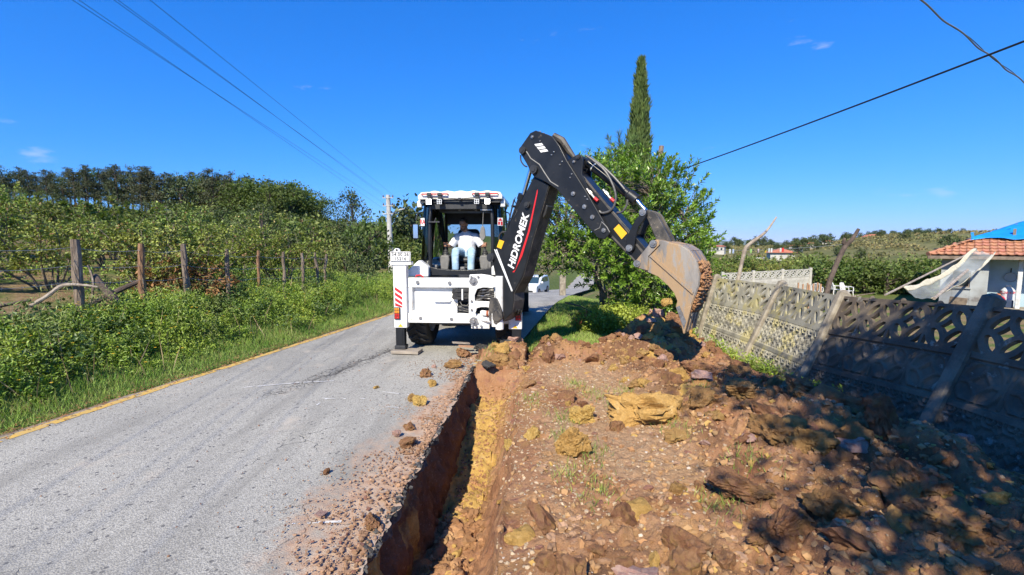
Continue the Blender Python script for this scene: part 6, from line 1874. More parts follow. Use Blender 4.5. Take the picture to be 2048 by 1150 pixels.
# ------------------------------------------------------------------ wire fence on the left
PWOOD = mat('weathered_post', (0.26, 0.20, 0.15), 0.9, col2=(0.13, 0.095, 0.07), scale=7, stretch=(3, 3, 0.5), col3=(0.40, 0.34, 0.28), scale3=5, cover3=0.55, bump=0.02, bscale=18)
RWOOD = mat('reddish_post', (0.30, 0.17, 0.09), 0.9, col2=(0.17, 0.09, 0.05), scale=9, stretch=(3, 3, 0.6), col3=(0.42, 0.32, 0.22), scale3=6, cover3=0.6, bump=0.015, bscale=20)
WIRE = mat('galvanised_wire', (0.42, 0.42, 0.42), 0.45, metal=0.6)
wfen = thing('wire_fence', 'barbed wire fence on rough wooden posts along the orchard', 'fence', (-8.0, 9.0, 0.7))
posts = []
for px, ty, wpx, m in ((-95, 478, 18, PWOOD), (150, 479, 20, PWOOD), (281, 487, 13, RWOOD), (366, 488, 12, PWOOD), (453, 499, 9, PWOOD), (517, 501, 8, RWOOD), (567, 504, 7, PWOOD), (605, 506, 7, PWOOD), (630, 505, 6, PWOOD), (652, 508, 6, PWOOD)):
    r = (px - 1024) / FPX
    Y = (-5.28 - 0.205 * 4.5 - 2.55) / (r - 0.205)
    p = at(px, ty, Y); zb = T(p.x, p.y) - 0.25
    rad = wpx * 0.39 / FPX * Y
    n_ = 7; rr = np.random.default_rng(int(px) + 500)
    lean = rr.normal() * 0.05
    pts = [Vector((p.x - lean * (1 - t) + rr.normal() * 0.012, p.y + rr.normal() * 0.012, zb + (p.z - zb) * t)) for t in np.linspace(0, 1, n_)]
    o = MB().tube(pts, [rad * (1.12 + 0.12 * rr.normal()) for _ in range(n_ - 1)] + [rad * 0.95], 9).build('post', m, wfen)
    posts.append(pts)
for hgt in (0.13, 0.42, 0.68):
    pts = []
    for q in posts:
        top_ = q[-1]; pts.append(Vector((top_.x, top_.y - 0.06, top_.z - hgt)))
    line_ = []
    for a, b_ in zip(pts[:-1], pts[1:]):
        for k in range(12):
            t = k / 12; v = a + (b_ - a) * t; v.z -= 0.16 * t * (1 - t); line_.append(v)
    line_.append(pts[-1])
    wb = MB().tube(line_, 0.0035, 4, False)
    for v in line_[::2]:
        for _ in range(2):
            d_ = Vector(rand_dirs(1)[0]) * 0.022; wb.tube([v - d_, v + d_], 0.0025, 3, False)
    wb.build('wire', WIRE, wfen, smooth=False)
def log(name, label, cat, pts, rad, m, n=8):
    rr = np.random.default_rng(len(label)); P = smooth_path([Vector(p) for p in pts], 5)
    rs = np.interp(np.linspace(0, 1, len(P)), np.linspace(0, 1, len(rad)), rad) * (1 + 0.06 * rr.normal(size=len(P)))
    o = MB().tube(P, list(rs), n).build(name, m)
    return tag(o, label, cat)
DW = mat('charred_log', (0.07, 0.05, 0.04), 0.9, col2=(0.15, 0.11, 0.085), scale=6, bump=0.02, bscale=20)
PW = mat('bleached_branch', (0.40, 0.34, 0.27), 0.85, col2=(0.25, 0.20, 0.16), scale=8, bump=0.01, bscale=25)
log('log', 'dark log leaning steeply across the other log by the fence', 'log', [at(188, 552, 8.3), at(212, 580, 8.2), at(244, 612, 8.1)], [0.06, 0.065, 0.055], DW)
log('log', 'dark log lying up to the right against the second fence post', 'log', [at(165, 622, 7.9), at(218, 590, 8.25), at(286, 560, 8.6)], [0.055, 0.05, 0.035], DW)
log('broken_branch', 'bleached bent branch resting by the leftmost fence post', 'branch', [at(62, 612, 7.2), at(95, 592, 7.3), at(126, 571, 7.4), at(165, 570, 7.4), at(196, 574, 7.45)], [0.032, 0.03, 0.028, 0.02, 0.015], PW)
log('broken_branch', 'dull branch lying low at the left edge of the weeds', 'branch', [at(-20, 616, 7.0), at(30, 606, 7.2), at(62, 600, 7.3)], [0.03, 0.026, 0.018], DW)
log('broken_branch', 'thin dead stem standing between the two logs', 'branch', [at(176, 530, 8.2), at(186, 560, 8.2), at(184, 605, 8.15)], [0.014, 0.02, 0.022], PWOOD, 6)
sg = thing('sign', 'small pale blue sign on a stick in the orchard', 'sign', tuple(at(344, 530, 12.5)))
MB().box(-0.11, 0.11, -0.006, 0.006, -0.05, 0.05, Matrix.Translation(at(344, 517, 12.5)) @ Matrix.Rotation(R(6), 4, 'Y')).build('plate', mat('pale_blue_plate', (0.35, 0.52, 0.52), 0.6, col2=(0.45, 0.55, 0.5), scale=20), sg)
MB().tube([at(344, 545, 12.52), at(345, 514, 12.52)], 0.012, 6).build('stick', PWOOD, sg)

# ------------------------------------------------------------------ power lines
PCON = mat('pole_concrete', (0.48, 0.47, 0.45), 0.9, col2=(0.38, 0.37, 0.35), scale=3, bump=0.005, bscale=25)
PY = 36.0
top_ = at(776, 390, PY); basez = T(top_.x, PY) - 0.4
pole = thing('utility_pole', 'pale concrete power pole with crossarms and street lamp beside the road', 'pole', (top_.x, PY, basez))
shaft = at(784, 556, PY)
MB().tube([(shaft.x, PY, basez), (shaft.x, PY, shaft.z), tuple(top_)], [0.26, 0.25, 0.17], 12).build('shaft', PCON, pole)
for yy, w, lab in ((396, 0.42, 'crossarm'), (412, 0.4, 'crossarm'), (428, 0.42, 'crossarm')):
    c = at(777, yy, PY)
    arm = MB().box(c.x - w, c.x + w, PY - 0.18, PY - 0.10, c.z - 0.035, c.z + 0.035).build(lab, PCON, pole)
    if yy < 420:
        for s in (-1, 1):
            MB().lathe([(0.02, 0.03), (0.035, 0.06), (0.06, 0.08), (0.05, 0.12), (0.055, 0.15), (0.02, 0.2)], (c.x + s * (w - 0.05), PY - 0.14, c.z), 'z', 10).build('insulator', mat('brown_porcelain', (0.12, 0.06, 0.04), 0.25), arm)
c = at(782, 428, PY)
MB().tube([c, c + Vector((0.35, -0.1, 0.12)), c + Vector((0.7, -0.2, 0.28))], 0.03, 7).build('lamp_arm', STEEL, pole)
MB().prism([(0.62, 0.22), (0.72, 0.36), (1.15, 0.42), (1.12, 0.34)], -0.3, -0.12, lambda u, v, w: (c.x + u, PY + w, c.z + v)).build('lamp_head', PCON, pole, bevel=0.03)
CABLE = mat('line_wire', (0.05, 0.05, 0.055), 0.5)
def cable(name, label, pts, r, m=CABLE, n=5, cat='cable'):
    return tag(MB().tube(pts, r, n, False).build(name, m), label, cat)
ins = [at(768, 389, PY), at(786, 390, PY), at(768, 406, PY), at(786, 406, PY), at(777, 424, PY)]
for i, (px, Yn, tgt, lab) in enumerate(((145, 8.0, 2, 'lowest'), (158, 8.2, 4, 'second lowest'), (228, 8.0, 0, 'middle'), (236, 8.3, 3, 'second highest'), (300, 8.0, 1, 'highest'))):
    n_ = at(px, 0, Yn); f_ = ins[tgt]
    dirn = (n_ - f_) / (f_.y - n_.y)
    ext = n_ + dirn * 14
    P = []
    for t in np.linspace(0, 1, 40):
        v = f_ + (ext - f_) * t; P.append(Vector((v.x, v.y, v.z)))
    far = Vector((f_.x + 6, f_.y + 45, f_.z - 5.6)); P = [far, f_ * 0.5 + far * 0.5 + Vector((0, 0, -0.4))] + P
    cable('power_line', 'thin overhead power line from the concrete pole, %s of the five' % lab, P, 0.0047)
a, b_ = at(1325, 352, 13.2), at(2048, 68, 5.4)
ext = b_ + (b_ - a) * 0.6
P = [a + (ext - a) * t - Vector((0, 0, 0.25 * 4 * t * (1 - t) * 0.35)) for t in np.linspace(0, 1, 30)]
cable('overhead_cable', 'thick black cable rising to the right from behind the laurel', P, 0.013, mat('black_cable', (0.012, 0.012, 0.014), 0.6), 7)
tw = []; tw2 = []
for k in range(60):
    t = k / 59 * 1.5 - 0.25
    p = at(1838, 0, 5.2) + (at(2048, 166, 7.4) - at(1838, 0, 5.2)) * t
    ph = t * 21
    tw.append(p + Vector((0.012 * math.sin(ph), 0, 0.014 * math.cos(ph)))); tw2.append(p + Vector((-0.010 * math.sin(ph * 0.8), 0.01, 0.022 * math.cos(ph * 0.7) + 0.02)))
cb = thing('twisted_cable', 'slack pair of wires wound together in the upper right corner', 'cable', tuple(at(2048, 166, 7.4)))
MB().tube(tw, 0.009, 6, False).build('wire', mat('grey_cable', (0.22, 0.2, 0.18), 0.6), cb); MB().tube(tw2, 0.005, 5, False).build('wire', CABLE, cb)
wpst = thing('wooden_pole', 'leaning old timber pole sticking out behind the laurel', 'pole', tuple(at(1295, 560, 13.4)))
MB().tube([at(1296, 600, 13.4), at(1310, 400, 13.4), at(1323, 292, 13.4)], [0.10, 0.085, 0.07], 9).build('shaft', PWOOD, wpst)
# ------------------------------------------------------------------ house behind the fence
HX, HY = at(1884, 520, 22).x, 22.0
HZ = T(HX, HY) + 0.12
EZ = float(at(1884, 512, 22).z)            # eave height
HR = R(-44)
HOUSE = thing('house', 'small white-washed house with an orange tiled roof at the right edge', 'house', (HX, HY, HZ), HR)
eh = EZ - HZ
WALL = mat('shaded_stained_whitewash', (0.38, 0.40, 0.40), 0.9, col2=(0.26, 0.26, 0.25), scale=1.2, col3=(0.14, 0.12, 0.11), scale3=0.9, cover3=0.52, bump=0.004, bscale=30)  # whitewash greyed to stand in for shade on the wall, plus soot stains
BLUEW = mat('pale_blue_plaster', (0.42, 0.55, 0.62), 0.9, col2=(0.36, 0.48, 0.55), scale=2, bump=0.003, bscale=30)
TIMB = mat('old_timber', (0.16, 0.12, 0.09), 0.9, col2=(0.26, 0.2, 0.15), scale=6, bump=0.006)
def H_(mb, name, m, parent=HOUSE, **kw): return mb.build(name, m, parent, world_space=False, **kw)
w_ = MB()
w_.box(0, 0.42, 0, 0.2, -0.6, eh).box(0.42, 1.02, 0, 0.2, -0.6, 0.85).box(0.42, 1.02, 0, 0.2, 1.62, eh).box(1.02, 1.6, 0, 0.2, -0.6, eh)
w_.box(0, 0.2, 0.2, 6, -0.6, eh).box(1.4, 1.6, 0.2, 1.3, -0.6, eh).box(0.2, 9, 5.8, 6, -0.6, eh).box(8.8, 9, 1.3, 5.8, -0.6, eh)
H_(w_, 'wall', WALL, bevel=0.01)
H_(MB().box(1.6, 9, 1.1, 1.3, -0.6, eh), 'porch_wall', BLUEW)
H_(MB().box(1.55, 9, -0.1, 1.1, -0.6, 0.0).box(1.55, 4, -0.5, -0.1, -0.6, -0.18), 'porch_step', CONCP, bevel=0.02)
H_(MB().box(2.5, 2.65, 0.0, 0.15, 0.0, eh), 'porch_post', mat('white_post', (0.66, 0.68, 0.68), 0.7, col2=(0.5, 0.48, 0.44), scale=4, bump=0.003), bevel=0.01)
win = H_(MB().box(0.42, 1.02, 0.04, 0.1, 0.85, 0.91).box(0.42, 1.02, 0.04, 0.1, 1.56, 1.62).box(0.42, 0.47, 0.04, 0.1, 0.91, 1.56).box(0.97, 1.02, 0.04, 0.1, 0.91, 1.56), 'window_frame', TIMB)
H_(MB().box(0.47, 0.97, 0.065, 0.075, 0.91, 1.56), 'pane', mat('dark_pane', (0.02, 0.03, 0.035), 0.1, coat=0.5), win)
H_(MB().box(0.37, 1.07, -0.08, 0.0, 0.79, 0.85), 'window_sill', WALL, win)
H_(MB().box(-0.5, 9.5, -0.56, -0.50, eh - 0.12, eh + 0.02).box(-0.52, -0.46, -0.46, 6.4, eh - 0.12, eh + 0.02), 'fascia', TIMB)
PT = R(24); RZ0 = eh + 0.02
rl = 3.5
# roof deck (hipped) and tiles
cx2, cy2 = 3.0, 3.0
top_z = RZ0 + (3.5) * math.tan(PT)
H_(MB().add([(-0.5, -0.5, RZ0), (9.5, -0.5, RZ0), (9.5, 6.5, RZ0), (-0.5, 6.5, RZ0), (3.0, 3.0, top_z), (6.0, 3.0, top_z)], [(0, 1, 5, 4), (1, 2, 5), (2, 3, 4, 5), (3, 0, 4), (0, 3, 2, 1)]), 'roof_deck', TIMB, smooth=False)
TILE = mat('clay_tile', (0.33, 0.135, 0.075), 0.85, col2=(0.42, 0.195, 0.11), scale=3, col3=(0.2, 0.12, 0.085), scale3=3.5, cover3=0.58, bump=0.004, bscale=40, island=0.3)
tw_, tl_ = 0.25, 0.40
V, F = [], []
prf = [(-0.125, 0.015), (-0.105, 0.035), (-0.075, 0.05), (-0.04, 0.05), (-0.015, 0.03), (0.02, 0.02), (0.09, 0.018), (0.125, 0.03)]
for yy, dz in ((0, 0.0), (tl_, 0.0)):
    for lay in (0, -0.03):
        V += [(x, yy, z + lay + (0.06 if yy == 0 else 0.006)) for x, z in prf]
n_ = len(prf)
for k in range(n_ - 1): F += [(k, k + 1, 2 * n_ + k + 1, 2 * n_ + k), (n_ + k + 1, n_ + k, 3 * n_ + k, 3 * n_ + k + 1), (k + 1, k, n_ + k, n_ + k + 1)]
tile_me = raw_mesh('tile', V, F, TILE, smooth=True, sharp=40)
rngt = np.random.default_rng(5); roof_n = 0; rest = []
for row in range(9):
    dist = row * 0.335
    for c_ in range(40):
        x = -0.45 + 0.125 + c_ * tw_
        lim0 = -0.5 + dist * math.cos(PT) * 1.0
        if x < lim0 or x > 9.4: continue
        M = Matrix.Translation((x + rngt.normal() * 0.006, -0.55 + dist * math.cos(PT), RZ0 + 0.012 + dist * math.sin(PT))) @ Matrix.Rotation(PT, 4, 'X') @ Matrix.Rotation(rngt.normal() * 0.02, 4, 'Z')
        if x < 6.9 and roof_n < 235:
            o = bpy.data.objects.new('tile', tile_me); COL.objects.link(o); o.parent = HOUSE; o.matrix_basis = M; roof_n += 1
        else: rest.append(M)
for row in range(9):          # left hip slope
    dist = row * 0.335
    for c_ in range(28):
        y = -0.4 + 0.125 + c_ * tw_
        if y < -0.5 + dist * math.cos(PT) or y > 6.5 - dist * math.cos(PT): continue
        rest.append(Matrix.Translation((-0.55 + dist * math.cos(PT), y, RZ0 + 0.012 + dist * math.sin(PT))) @ Matrix.Rotation(-math.pi / 2, 4, 'Z') @ Matrix.Rotation(PT, 4, 'X'))
tv = np.array(V); parts = []
allV, allF = [], []
for M in rest:
    o_ = len(allV); allV += [tuple(M @ Vector(v)) for v in V]; allF += [[i + o_ for i in f] for f in F]
o = obj('tiles_beyond', raw_mesh('tiles_beyond', allV, allF, TILE, smooth=True, sharp=40), HOUSE, False); o['kind'] = 'stuff'
for k in range(13):
    t0 = k / 13; a = Vector((-0.5 + 3.5 * t0, -0.5 + 3.5 * t0, RZ0 + 0.07 + (top_z - RZ0) * t0)); b_ = Vector((-0.5 + 3.5 * (t0 + 0.085), -0.5 + 3.5 * (t0 + 0.085), RZ0 + 0.05 + (top_z - RZ0) * (t0 + 0.085)))
    H_(MB().tube([a, b_], [0.12, 0.10], 10), 'hip_tile', TILE)
# blue sheet over the top of the roof
TARP = mat('blue_tarpaulin', (0.01, 0.22, 0.62), 0.45, col2=(0.01, 0.27, 0.72), scale=2, bump=0.03, bscale=5)
nx, ny = 60, 34
X, Y = np.meshgrid(np.linspace(0, 1, nx), np.linspace(0, 1, ny))
lx_ = 0.9 + 6.6 * X + 0.15 * np.sin(Y * 5); edge = 0.75 + 0.2 * np.sin(X * 9) + 0.12 * np.sin(X * 23) - 0.5 * X
ly_ = np.maximum(edge + (3.25 - edge) * Y, 0)
ly_ = np.minimum(ly_, 3.3)
lz_ = RZ0 + (np.minimum(ly_, lx_) + 0.5) * math.tan(PT) + 0.21 + 0.05 * fbm(X * 9, Y * 5, seed=700, oct=4)
tp = obj('tarpaulin', raw_mesh('tarpaulin', np.stack([lx_, ly_, lz_], -1), grid_faces(ny, nx), TARP, smooth=True))
tp.matrix_basis = wm(HOUSE); tag(tp, 'bright blue tarpaulin spread over the roof of the house', 'tarpaulin')
so = tp.modifiers.new('solid', 'SOLIDIFY'); so.thickness = 0.006
for x, y, h, lab, m in ((2.35, 1.2, 0.5, 'dark post standing through the blue roof sheet', TIMB), (1.05, 1.0, 0.45, 'short blue post at the left end of the roof sheet', TARP)):
    z0_ = RZ0 + (y + 0.5) * math.tan(PT)
    pz = MB(wm(HOUSE)).bar((x, y, z0_), (x - 0.1 * (m is TARP), y, z0_ + h), 0.1, 0.1, (0, 1, 0)).build('roof_post', m)
    tag(pz, lab, 'post')

# netting stretched from the eave down into the yard
CREAM = mat('cream_canvas', (0.60, 0.55, 0.40), 0.85, col2=(0.5, 0.45, 0.33), scale=6, bump=0.01, bscale=14)
def netting():
    m = bpy.data.materials.new('thin_net'); m.use_nodes = True
    N, K = m.node_tree.nodes, m.node_tree.links
    b = N['Principled BSDF']; b.inputs['Base Color'].default_value = (0.55, 0.58, 0.55, 1); b.inputs['Roughness'].default_value = 0.8
    t = N.new('ShaderNodeBsdfTransparent'); mx = N.new('ShaderNodeMixShader')
    n = N.new('ShaderNodeTexNoise'); n.inputs['Scale'].default_value = 3
    r = N.new('ShaderNodeMapRange'); r.inputs[1].default_value = 0.3; r.inputs[2].default_value = 0.7; r.inputs[3].default_value = 0.2; r.inputs[4].default_value = 0.5
    K.new(n.outputs[0], r.inputs[0]); K.new(r.outputs[0], mx.inputs[0]); K.new(t.outputs[0], mx.inputs[1]); K.new(b.outputs[0], mx.inputs[2])
    K.new(mx.outputs[0], N['Material Output'].inputs[0]); return m
aw = thing('net_awning', 'see-through net awning with cream borders slung from the roof to the yard', 'awning', tuple(at(1840, 600, 16)))
nx, ny = 28, 40
X, Y = np.meshgrid(np.linspace(0, 1, nx), np.linspace(0, 1, ny))
c00, c10, c01, c11 = (np.array(q) for q in (at(1807, 578, 15.0), at(1872, 594, 15.0), at(1948, 497, 20.6), at(1992, 505, 20.6)))
P = ((c00 * (1 - X[..., None]) + c10 * X[..., None]) * (1 - Y[..., None]) + (c01 * (1 - X[..., None]) + c11 * X[..., None]) * Y[..., None])
P[..., 2] -= 0.42 * np.sin(np.pi * Y) * (0.6 + 0.4 * np.sin(np.pi * X)) + 0.16 * np.sin(np.pi * X) * (1 - 0.5 * Y) - 0.05 * fbm(X * 4, Y * 8, seed=710, oct=3)
obj('net', raw_mesh('net', P, grid_faces(ny, nx), netting(), smooth=True), aw)
for cols in ((0, 4), (nx - 5, nx - 1)):
    Q = P[:, cols[0]:cols[1] + 1].copy(); Q[..., 2] += 0.02 + 0.03 * fbm(X[:, cols[0]:cols[1] + 1] * 9, Y[:, cols[0]:cols[1] + 1] * 12, seed=712 + cols[0], oct=3)
    o = obj('border', raw_mesh('border', Q, grid_faces(*Q.shape[:2]), CREAM, smooth=True), aw)
    o.modifiers.new('solid', 'SOLIDIFY').thickness = 0.012
for a, b_, r in (((1770, 590, 14.6), (1952, 500, 20.8), 0.035), ((1868, 597, 14.9), (1935, 540, 17.5), 0.05)):
    MB().tube([at(*a), at(*b_)], r, 7).build('pole', PW, aw)

# things on the porch and in the yard
def HW(x, y, z): return wm(HOUSE) @ Vector((x, y, z))
bk = thing('bucket', 'dark bucket with a red sack on top on the porch', 'bucket', tuple(HW(1.98, 0.35, 0)), HR)
MB().lathe([(0.16, 0), (0.2, 0.3), (0.21, 0.3), (0.21, 0.28)], n=18).build('pail', DARK, bk, world_space=False)
MB().box(-0.08, 0.08, -0.215, -0.185, 0.1, 0.22).build('paper_label', WDEC, bk, world_space=False)
MB().lathe([(0.22, 0.29), (0.25, 0.36), (0.2, 0.46), (0.1, 0.52), (0.03, 0.5)], n=16).build('red_sack', mat('red_plastic', (0.6, 0.03, 0.07), 0.4, bump=0.03, bscale=12), bk, world_space=False)
MB().lathe([(0.05, 0.5), (0.14, 0.53), (0.1, 0.6), (0.02, 0.62)], (-0.03, 0, 0), n=10).build('orange_net', mat('orange_net', (0.5, 0.16, 0.06), 0.8, bump=0.02, bscale=30), bk, world_space=False)
sk_ = thing('sack', 'white sack with red print standing on the porch', 'sack', tuple(HW(2.3, 0.75, 0)), HR)
MB().lathe([(0.02, 0), (0.22, 0.02), (0.25, 0.3), (0.23, 0.6), (0.24, 0.75), (0.14, 0.88), (0.07, 0.92), (0.1, 1.0)], n=16).build('cloth', mat('white_sackcloth', (0.62, 0.66, 0.7), 0.8, bump=0.03, bscale=9), sk_, world_space=False)
MB().lathe([(0.252, 0.62), (0.252, 0.72)], n=16).build('red_print', mat('red_print', (0.55, 0.12, 0.16), 0.8, col2=(0.6, 0.6, 0.62), scale=14, contrast=(0.48, 0.52)), sk_, world_space=False)
ca3 = tag(MB(wm(HOUSE)).box(2.22, 2.47, 0.2, 0.4, 0.0, 0.34).build('crate', mat('dark_blue_plastic', (0.03, 0.05, 0.1), 0.5), bevel=0.02), 'dark blue box in front of the white sack', 'box')
bo = tag(MB(wm(HOUSE) @ Matrix.Translation((0.3, -0.35, -0.5)) @ Matrix.Rotation(R(12), 4, 'X') @ Matrix.Rotation(R(5), 4, 'Y')).box(0, 0.6, 0, 0.04, 0, 0.95).build('dark_board', TIMB), 'dark board leaning on the house wall under the window', 'board')
pn = thing('pan', 'round pan hanging on the porch wall', 'pan', tuple(HW(2.35, 1.06, 1.35)), HR)
MB().lathe([(0.0, 0.0), (0.2, 0.0), (0.22, -0.04), (0.215, -0.045), (0.19, -0.012), (0, -0.012)], axis='y', n=20).build('dish', mat('pan_enamel', (0.3, 0.36, 0.42), 0.4), pn, world_space=False)
MB().box(-0.02, 0.02, -0.02, 0.0, 0.2, 0.42).build('handle', DARK, pn, world_space=False)

PLW = mat('white_plastic', (0.72, 0.72, 0.72), 0.4, col2=(0.62, 0.61, 0.58), scale=5)
def chair(label, x, y, rz):
    t = thing('plastic_chair', label, 'chair', (x, y, T(x, y)), rz, 'white plastic chairs in the yard')
    MB().box(-0.22, 0.22, -0.22, 0.2, 0.42, 0.45).build('seat', PLW, t, bevel=0.012, world_space=False)
    for sx_, sy_ in ((-1, -1), (1, -1), (-1, 1), (1, 1)):
        MB().tube([(sx_ * 0.21, sy_ * 0.2, 0.43), (sx_ * 0.26, sy_ * 0.25, 0)], [0.028, 0.022], 6).build('leg', PLW, t, world_space=False)
    b = MB(); b.tube([(-0.22, 0.2, 0.44), (-0.24, 0.26, 0.7), (-0.17, 0.3, 0.86), (0, 0.31, 0.89), (0.17, 0.3, 0.86), (0.24, 0.26, 0.7), (0.22, 0.2, 0.44)], 0.026, 6)
    for k in range(5): b.tube([(-0.14 + 0.07 * k, 0.21, 0.45), (-0.14 + 0.07 * k, 0.29, 0.86)], 0.018, 5)
    b.build('backrest', PLW, t, world_space=False)
    for s in (-1, 1): MB().tube([(s * 0.24, 0.25, 0.66), (s * 0.27, 0.0, 0.67), (s * 0.26, -0.2, 0.64), (s * 0.25, -0.22, 0.42)], 0.024, 6).build('armrest', PLW, t, world_space=False)
for px_, y_, rz_, lab in ((1697, 26.0, 0.5, 'white plastic garden chair by the hedge, nearest and fully seen'), (1637, 25.5, 2.4, 'white plastic garden chair half hidden behind the wooden stakes'), (1672, 27.0, 1.6, 'white plastic garden chair between the stakes and the front chair')):
    chair(lab, (px_ - 1024) / FPX * y_, y_, rz_)
ST = mat('raw_stake', (0.45, 0.26, 0.15), 0.85, col2=(0.36, 0.2, 0.11), scale=8)
for k, px_ in enumerate((1600, 1608, 1616, 1622, 1629, 1636, 1645)):
    y_ = 20.0 + 0.2 * (k % 3); x = (px_ - 1024) / FPX * y_; zt = at(px_, 565 + (k * 3) % 5, y_).z
    tag(MB().bar((x, y_, T(x, y_) - 0.2), (x + 0.03 * ((k % 3) - 1), y_, zt), 0.055, 0.04, (0, 1, 0)).build('stake', ST), 'wooden stake in the row by the stick pile, number %s from the left' % ('one', 'two', 'three', 'four', 'five', 'six', 'seven')[k], 'stake', 'stakes in the yard')
fp_ = thing('stick_pile', 'heap of dry cut sticks beside the wooden stakes', 'firewood', (15.2, 21.5, T(15.2, 21.5)))
rr = np.random.default_rng(88)
SM = [MB().tube([(-0.9, 0, 0), (-0.3, 0.03, 0.02), (0.3, -0.02, 0.01), (0.9, 0.02, 0)], [0.03, 0.028, 0.024, 0.014], 6).build('stick', (PW, PWOOD)[k % 2], fp_) for k in range(2)]
zb = T(15.2, 21.5)
for k in range(46):
    o = SM[k] if k < 2 else SM[k % 2].copy()
    if k >= 2: COL.objects.link(o)
    x = at(rr.uniform(1592, 1690), 580, 21.5).x
    o.parent = None
    o.parent = fp_; o.matrix_parent_inverse = wm(fp_).inverted()
    o.matrix_basis = Matrix.Translation((x, 21.3 + rr.uniform(-0.4, 0.4), zb + 0.05 + 0.55 * rr.random() ** 1.3)) @ Matrix.Rotation(rr.normal() * 0.45, 4, 'Z') @ Matrix.Rotation(rr.normal() * 0.16, 4, 'Y')

# leaning sticks, clothes line with pegs
log('stick', 'pale curved stick leaning up from behind the lit fence panels', 'stick', [at(1470, 590, 10.6), at(1487, 510, 10.6), at(1497, 490, 10.6), at(1530, 465, 10.6), at(1553, 434, 10.6)], [0.045, 0.045, 0.042, 0.03, 0.018], PW)
fs = thing('forked_stick', 'dark forked stick standing up behind the shaded fence panels', 'stick', tuple(at(1645, 610, 7.2)))
MB().tube([at(1645, 620, 7.2), at(1660, 560, 7.2), at(1676, 520, 7.2), at(1690, 492, 7.2), at(1705, 478, 7.2), at(1717, 458, 7.2)], [0.038, 0.038, 0.036, 0.036, 0.03, 0.024], 9).build('stem', DW, fs)
MB().tube([at(1692, 494, 7.2), at(1687, 486, 7.2), at(1689, 476, 7.2)], [0.028, 0.026, 0.02], 8).build('fork', DW, fs)
la, lb = at(1385, 500, 10.4), at(1700, 487, 12.5)
line_ = [la + (lb - la) * t - Vector((0, 0, 0.28 * t * (1 - t))) for t in np.linspace(0, 1, 24)]
cable('clothes_line', 'thin washing line strung between the leaning sticks', line_, 0.004, WIRE, 4, 'line')
for px_, c, lab in ((1408, (0.3, 0.55, 0.15), 'green'), (1450, (0.7, 0.72, 0.75), 'leftmost white'), (1456, (0.45, 0.55, 0.75), 'pale blue'), (1489, (0.35, 0.6, 0.2), 'light green'), (1503, (0.65, 0.5, 0.5), 'pink'), (1517, (0.8, 0.55, 0.05), 'yellow'), (1524, (0.6, 0.65, 0.7), 'grey white'), (1529, (0.75, 0.75, 0.75), 'bright white'), (1547, (0.7, 0.7, 0.68), 'white'), (1552, (0.75, 0.03, 0.03), 'red')):
    t = (px_ - 1385) / 315.0; p = la + (lb - la) * t - Vector((0, 0, 0.28 * t * (1 - t)))
    pg = thing('clothes_peg', '%s clothes peg hanging on the washing line' % lab, 'peg', tuple(p), 0.4, 'pegs on the washing line')
    m = mat('peg_' + lab.replace(' ', '_'), c, 0.5)
    for s in (-1, 1):
        MB().prism([(s * 0.004, 0.02), (s * 0.016, 0.03), (s * 0.02, -0.03), (s * 0.014, -0.075), (s * 0.004, -0.02)], -0.008, 0.008, L3).build('jaw', m, pg, world_space=False)

# ------------------------------------------------------------------ parked car down the road
CY = 35.0
cp = at(1066, 590, CY)
CAR = thing('car', 'white car parked down the road, seen between boom and laurel', 'car', (cp.x, CY, cp.z), R(-18))
CP = mat('white_car_paint', (0.78, 0.79, 0.8), 0.25, coat=0.6)
def C_(mb, name, m, parent=CAR, **kw): return mb.build(name, m, parent, world_space=False, **kw)
YZ = lambda u, v, w: (w, u, v)
sd = [(-2.05, 0.35), (-2.1, 0.62), (-2.0, 0.86), (-1.1, 1.0), (-0.45, 1.42), (0.3, 1.52), (1.5, 1.48), (1.95, 1.05), (2.05, 0.7), (2.0, 0.32)]
bodyc = C_(MB().prism(sd, -0.82, 0.82, YZ), 'body', CP, bevel=0.07)
C_(MB().add([(-0.72, -1.12, 1.02), (0.72, -1.12, 1.02), (0.62, -0.46, 1.43), (-0.62, -0.46, 1.43)], [(0, 1, 2, 3)]), 'windscreen', mat('car_glass', (0.03, 0.06, 0.075), 0.06, coat=0.6), smooth=False)
for s in (-1, 1):
    C_(MB().prism([(-0.85, 1.02), (-0.4, 1.36), (0.3, 1.42), (0.35, 1.02)], s * 0.825 - 0.002, s * 0.825 + 0.002, YZ), 'side_window', MATS['car_glass'])
    C_(MB().prism([(0.42, 1.02), (0.38, 1.42), (1.35, 1.38), (1.55, 1.02)], s * 0.825 - 0.002, s * 0.825 + 0.002, YZ), 'side_window', MATS['car_glass'])
    C_(MB().prism([(-2.06, 0.66), (-1.98, 0.83), (-1.7, 0.86), (-1.75, 0.72)], s * 0.56, s * 0.83, YZ), 'headlight', mat('headlamp', (0.35, 0.38, 0.4), 0.1, coat=0.5))
    C_(MB().box(s * 0.9 - 0.08, s * 0.9 + 0.08, -0.75, -0.62, 0.98, 1.12), 'mirror', CP, bevel=0.03)
    for y_ in (-1.32, 1.3):
        tyc = C_(MB().lathe([(0.2, -0.1), (0.3, -0.11), (0.33, -0.07), (0.33, 0.07), (0.3, 0.11), (0.2, 0.1)], (s * 0.76, y_, 0.33), 'x', 24), 'tyre', RUBBER)
        C_(MB().lathe([(0, 0.1 * s), (0.06, 0.1 * s), (0.18, 0.08 * s), (0.21, 0.11 * s)], (s * 0.76, y_, 0.33), 'x', 20), 'rim', STEEL, tyc)
C_(MB().box(-0.55, 0.55, -2.125, -2.1, 0.38, 0.56), 'grille', DARK)
C_(MB().box(-0.26, 0.26, -2.14, -2.126, 0.56, 0.67), 'number_plate', WDEC)
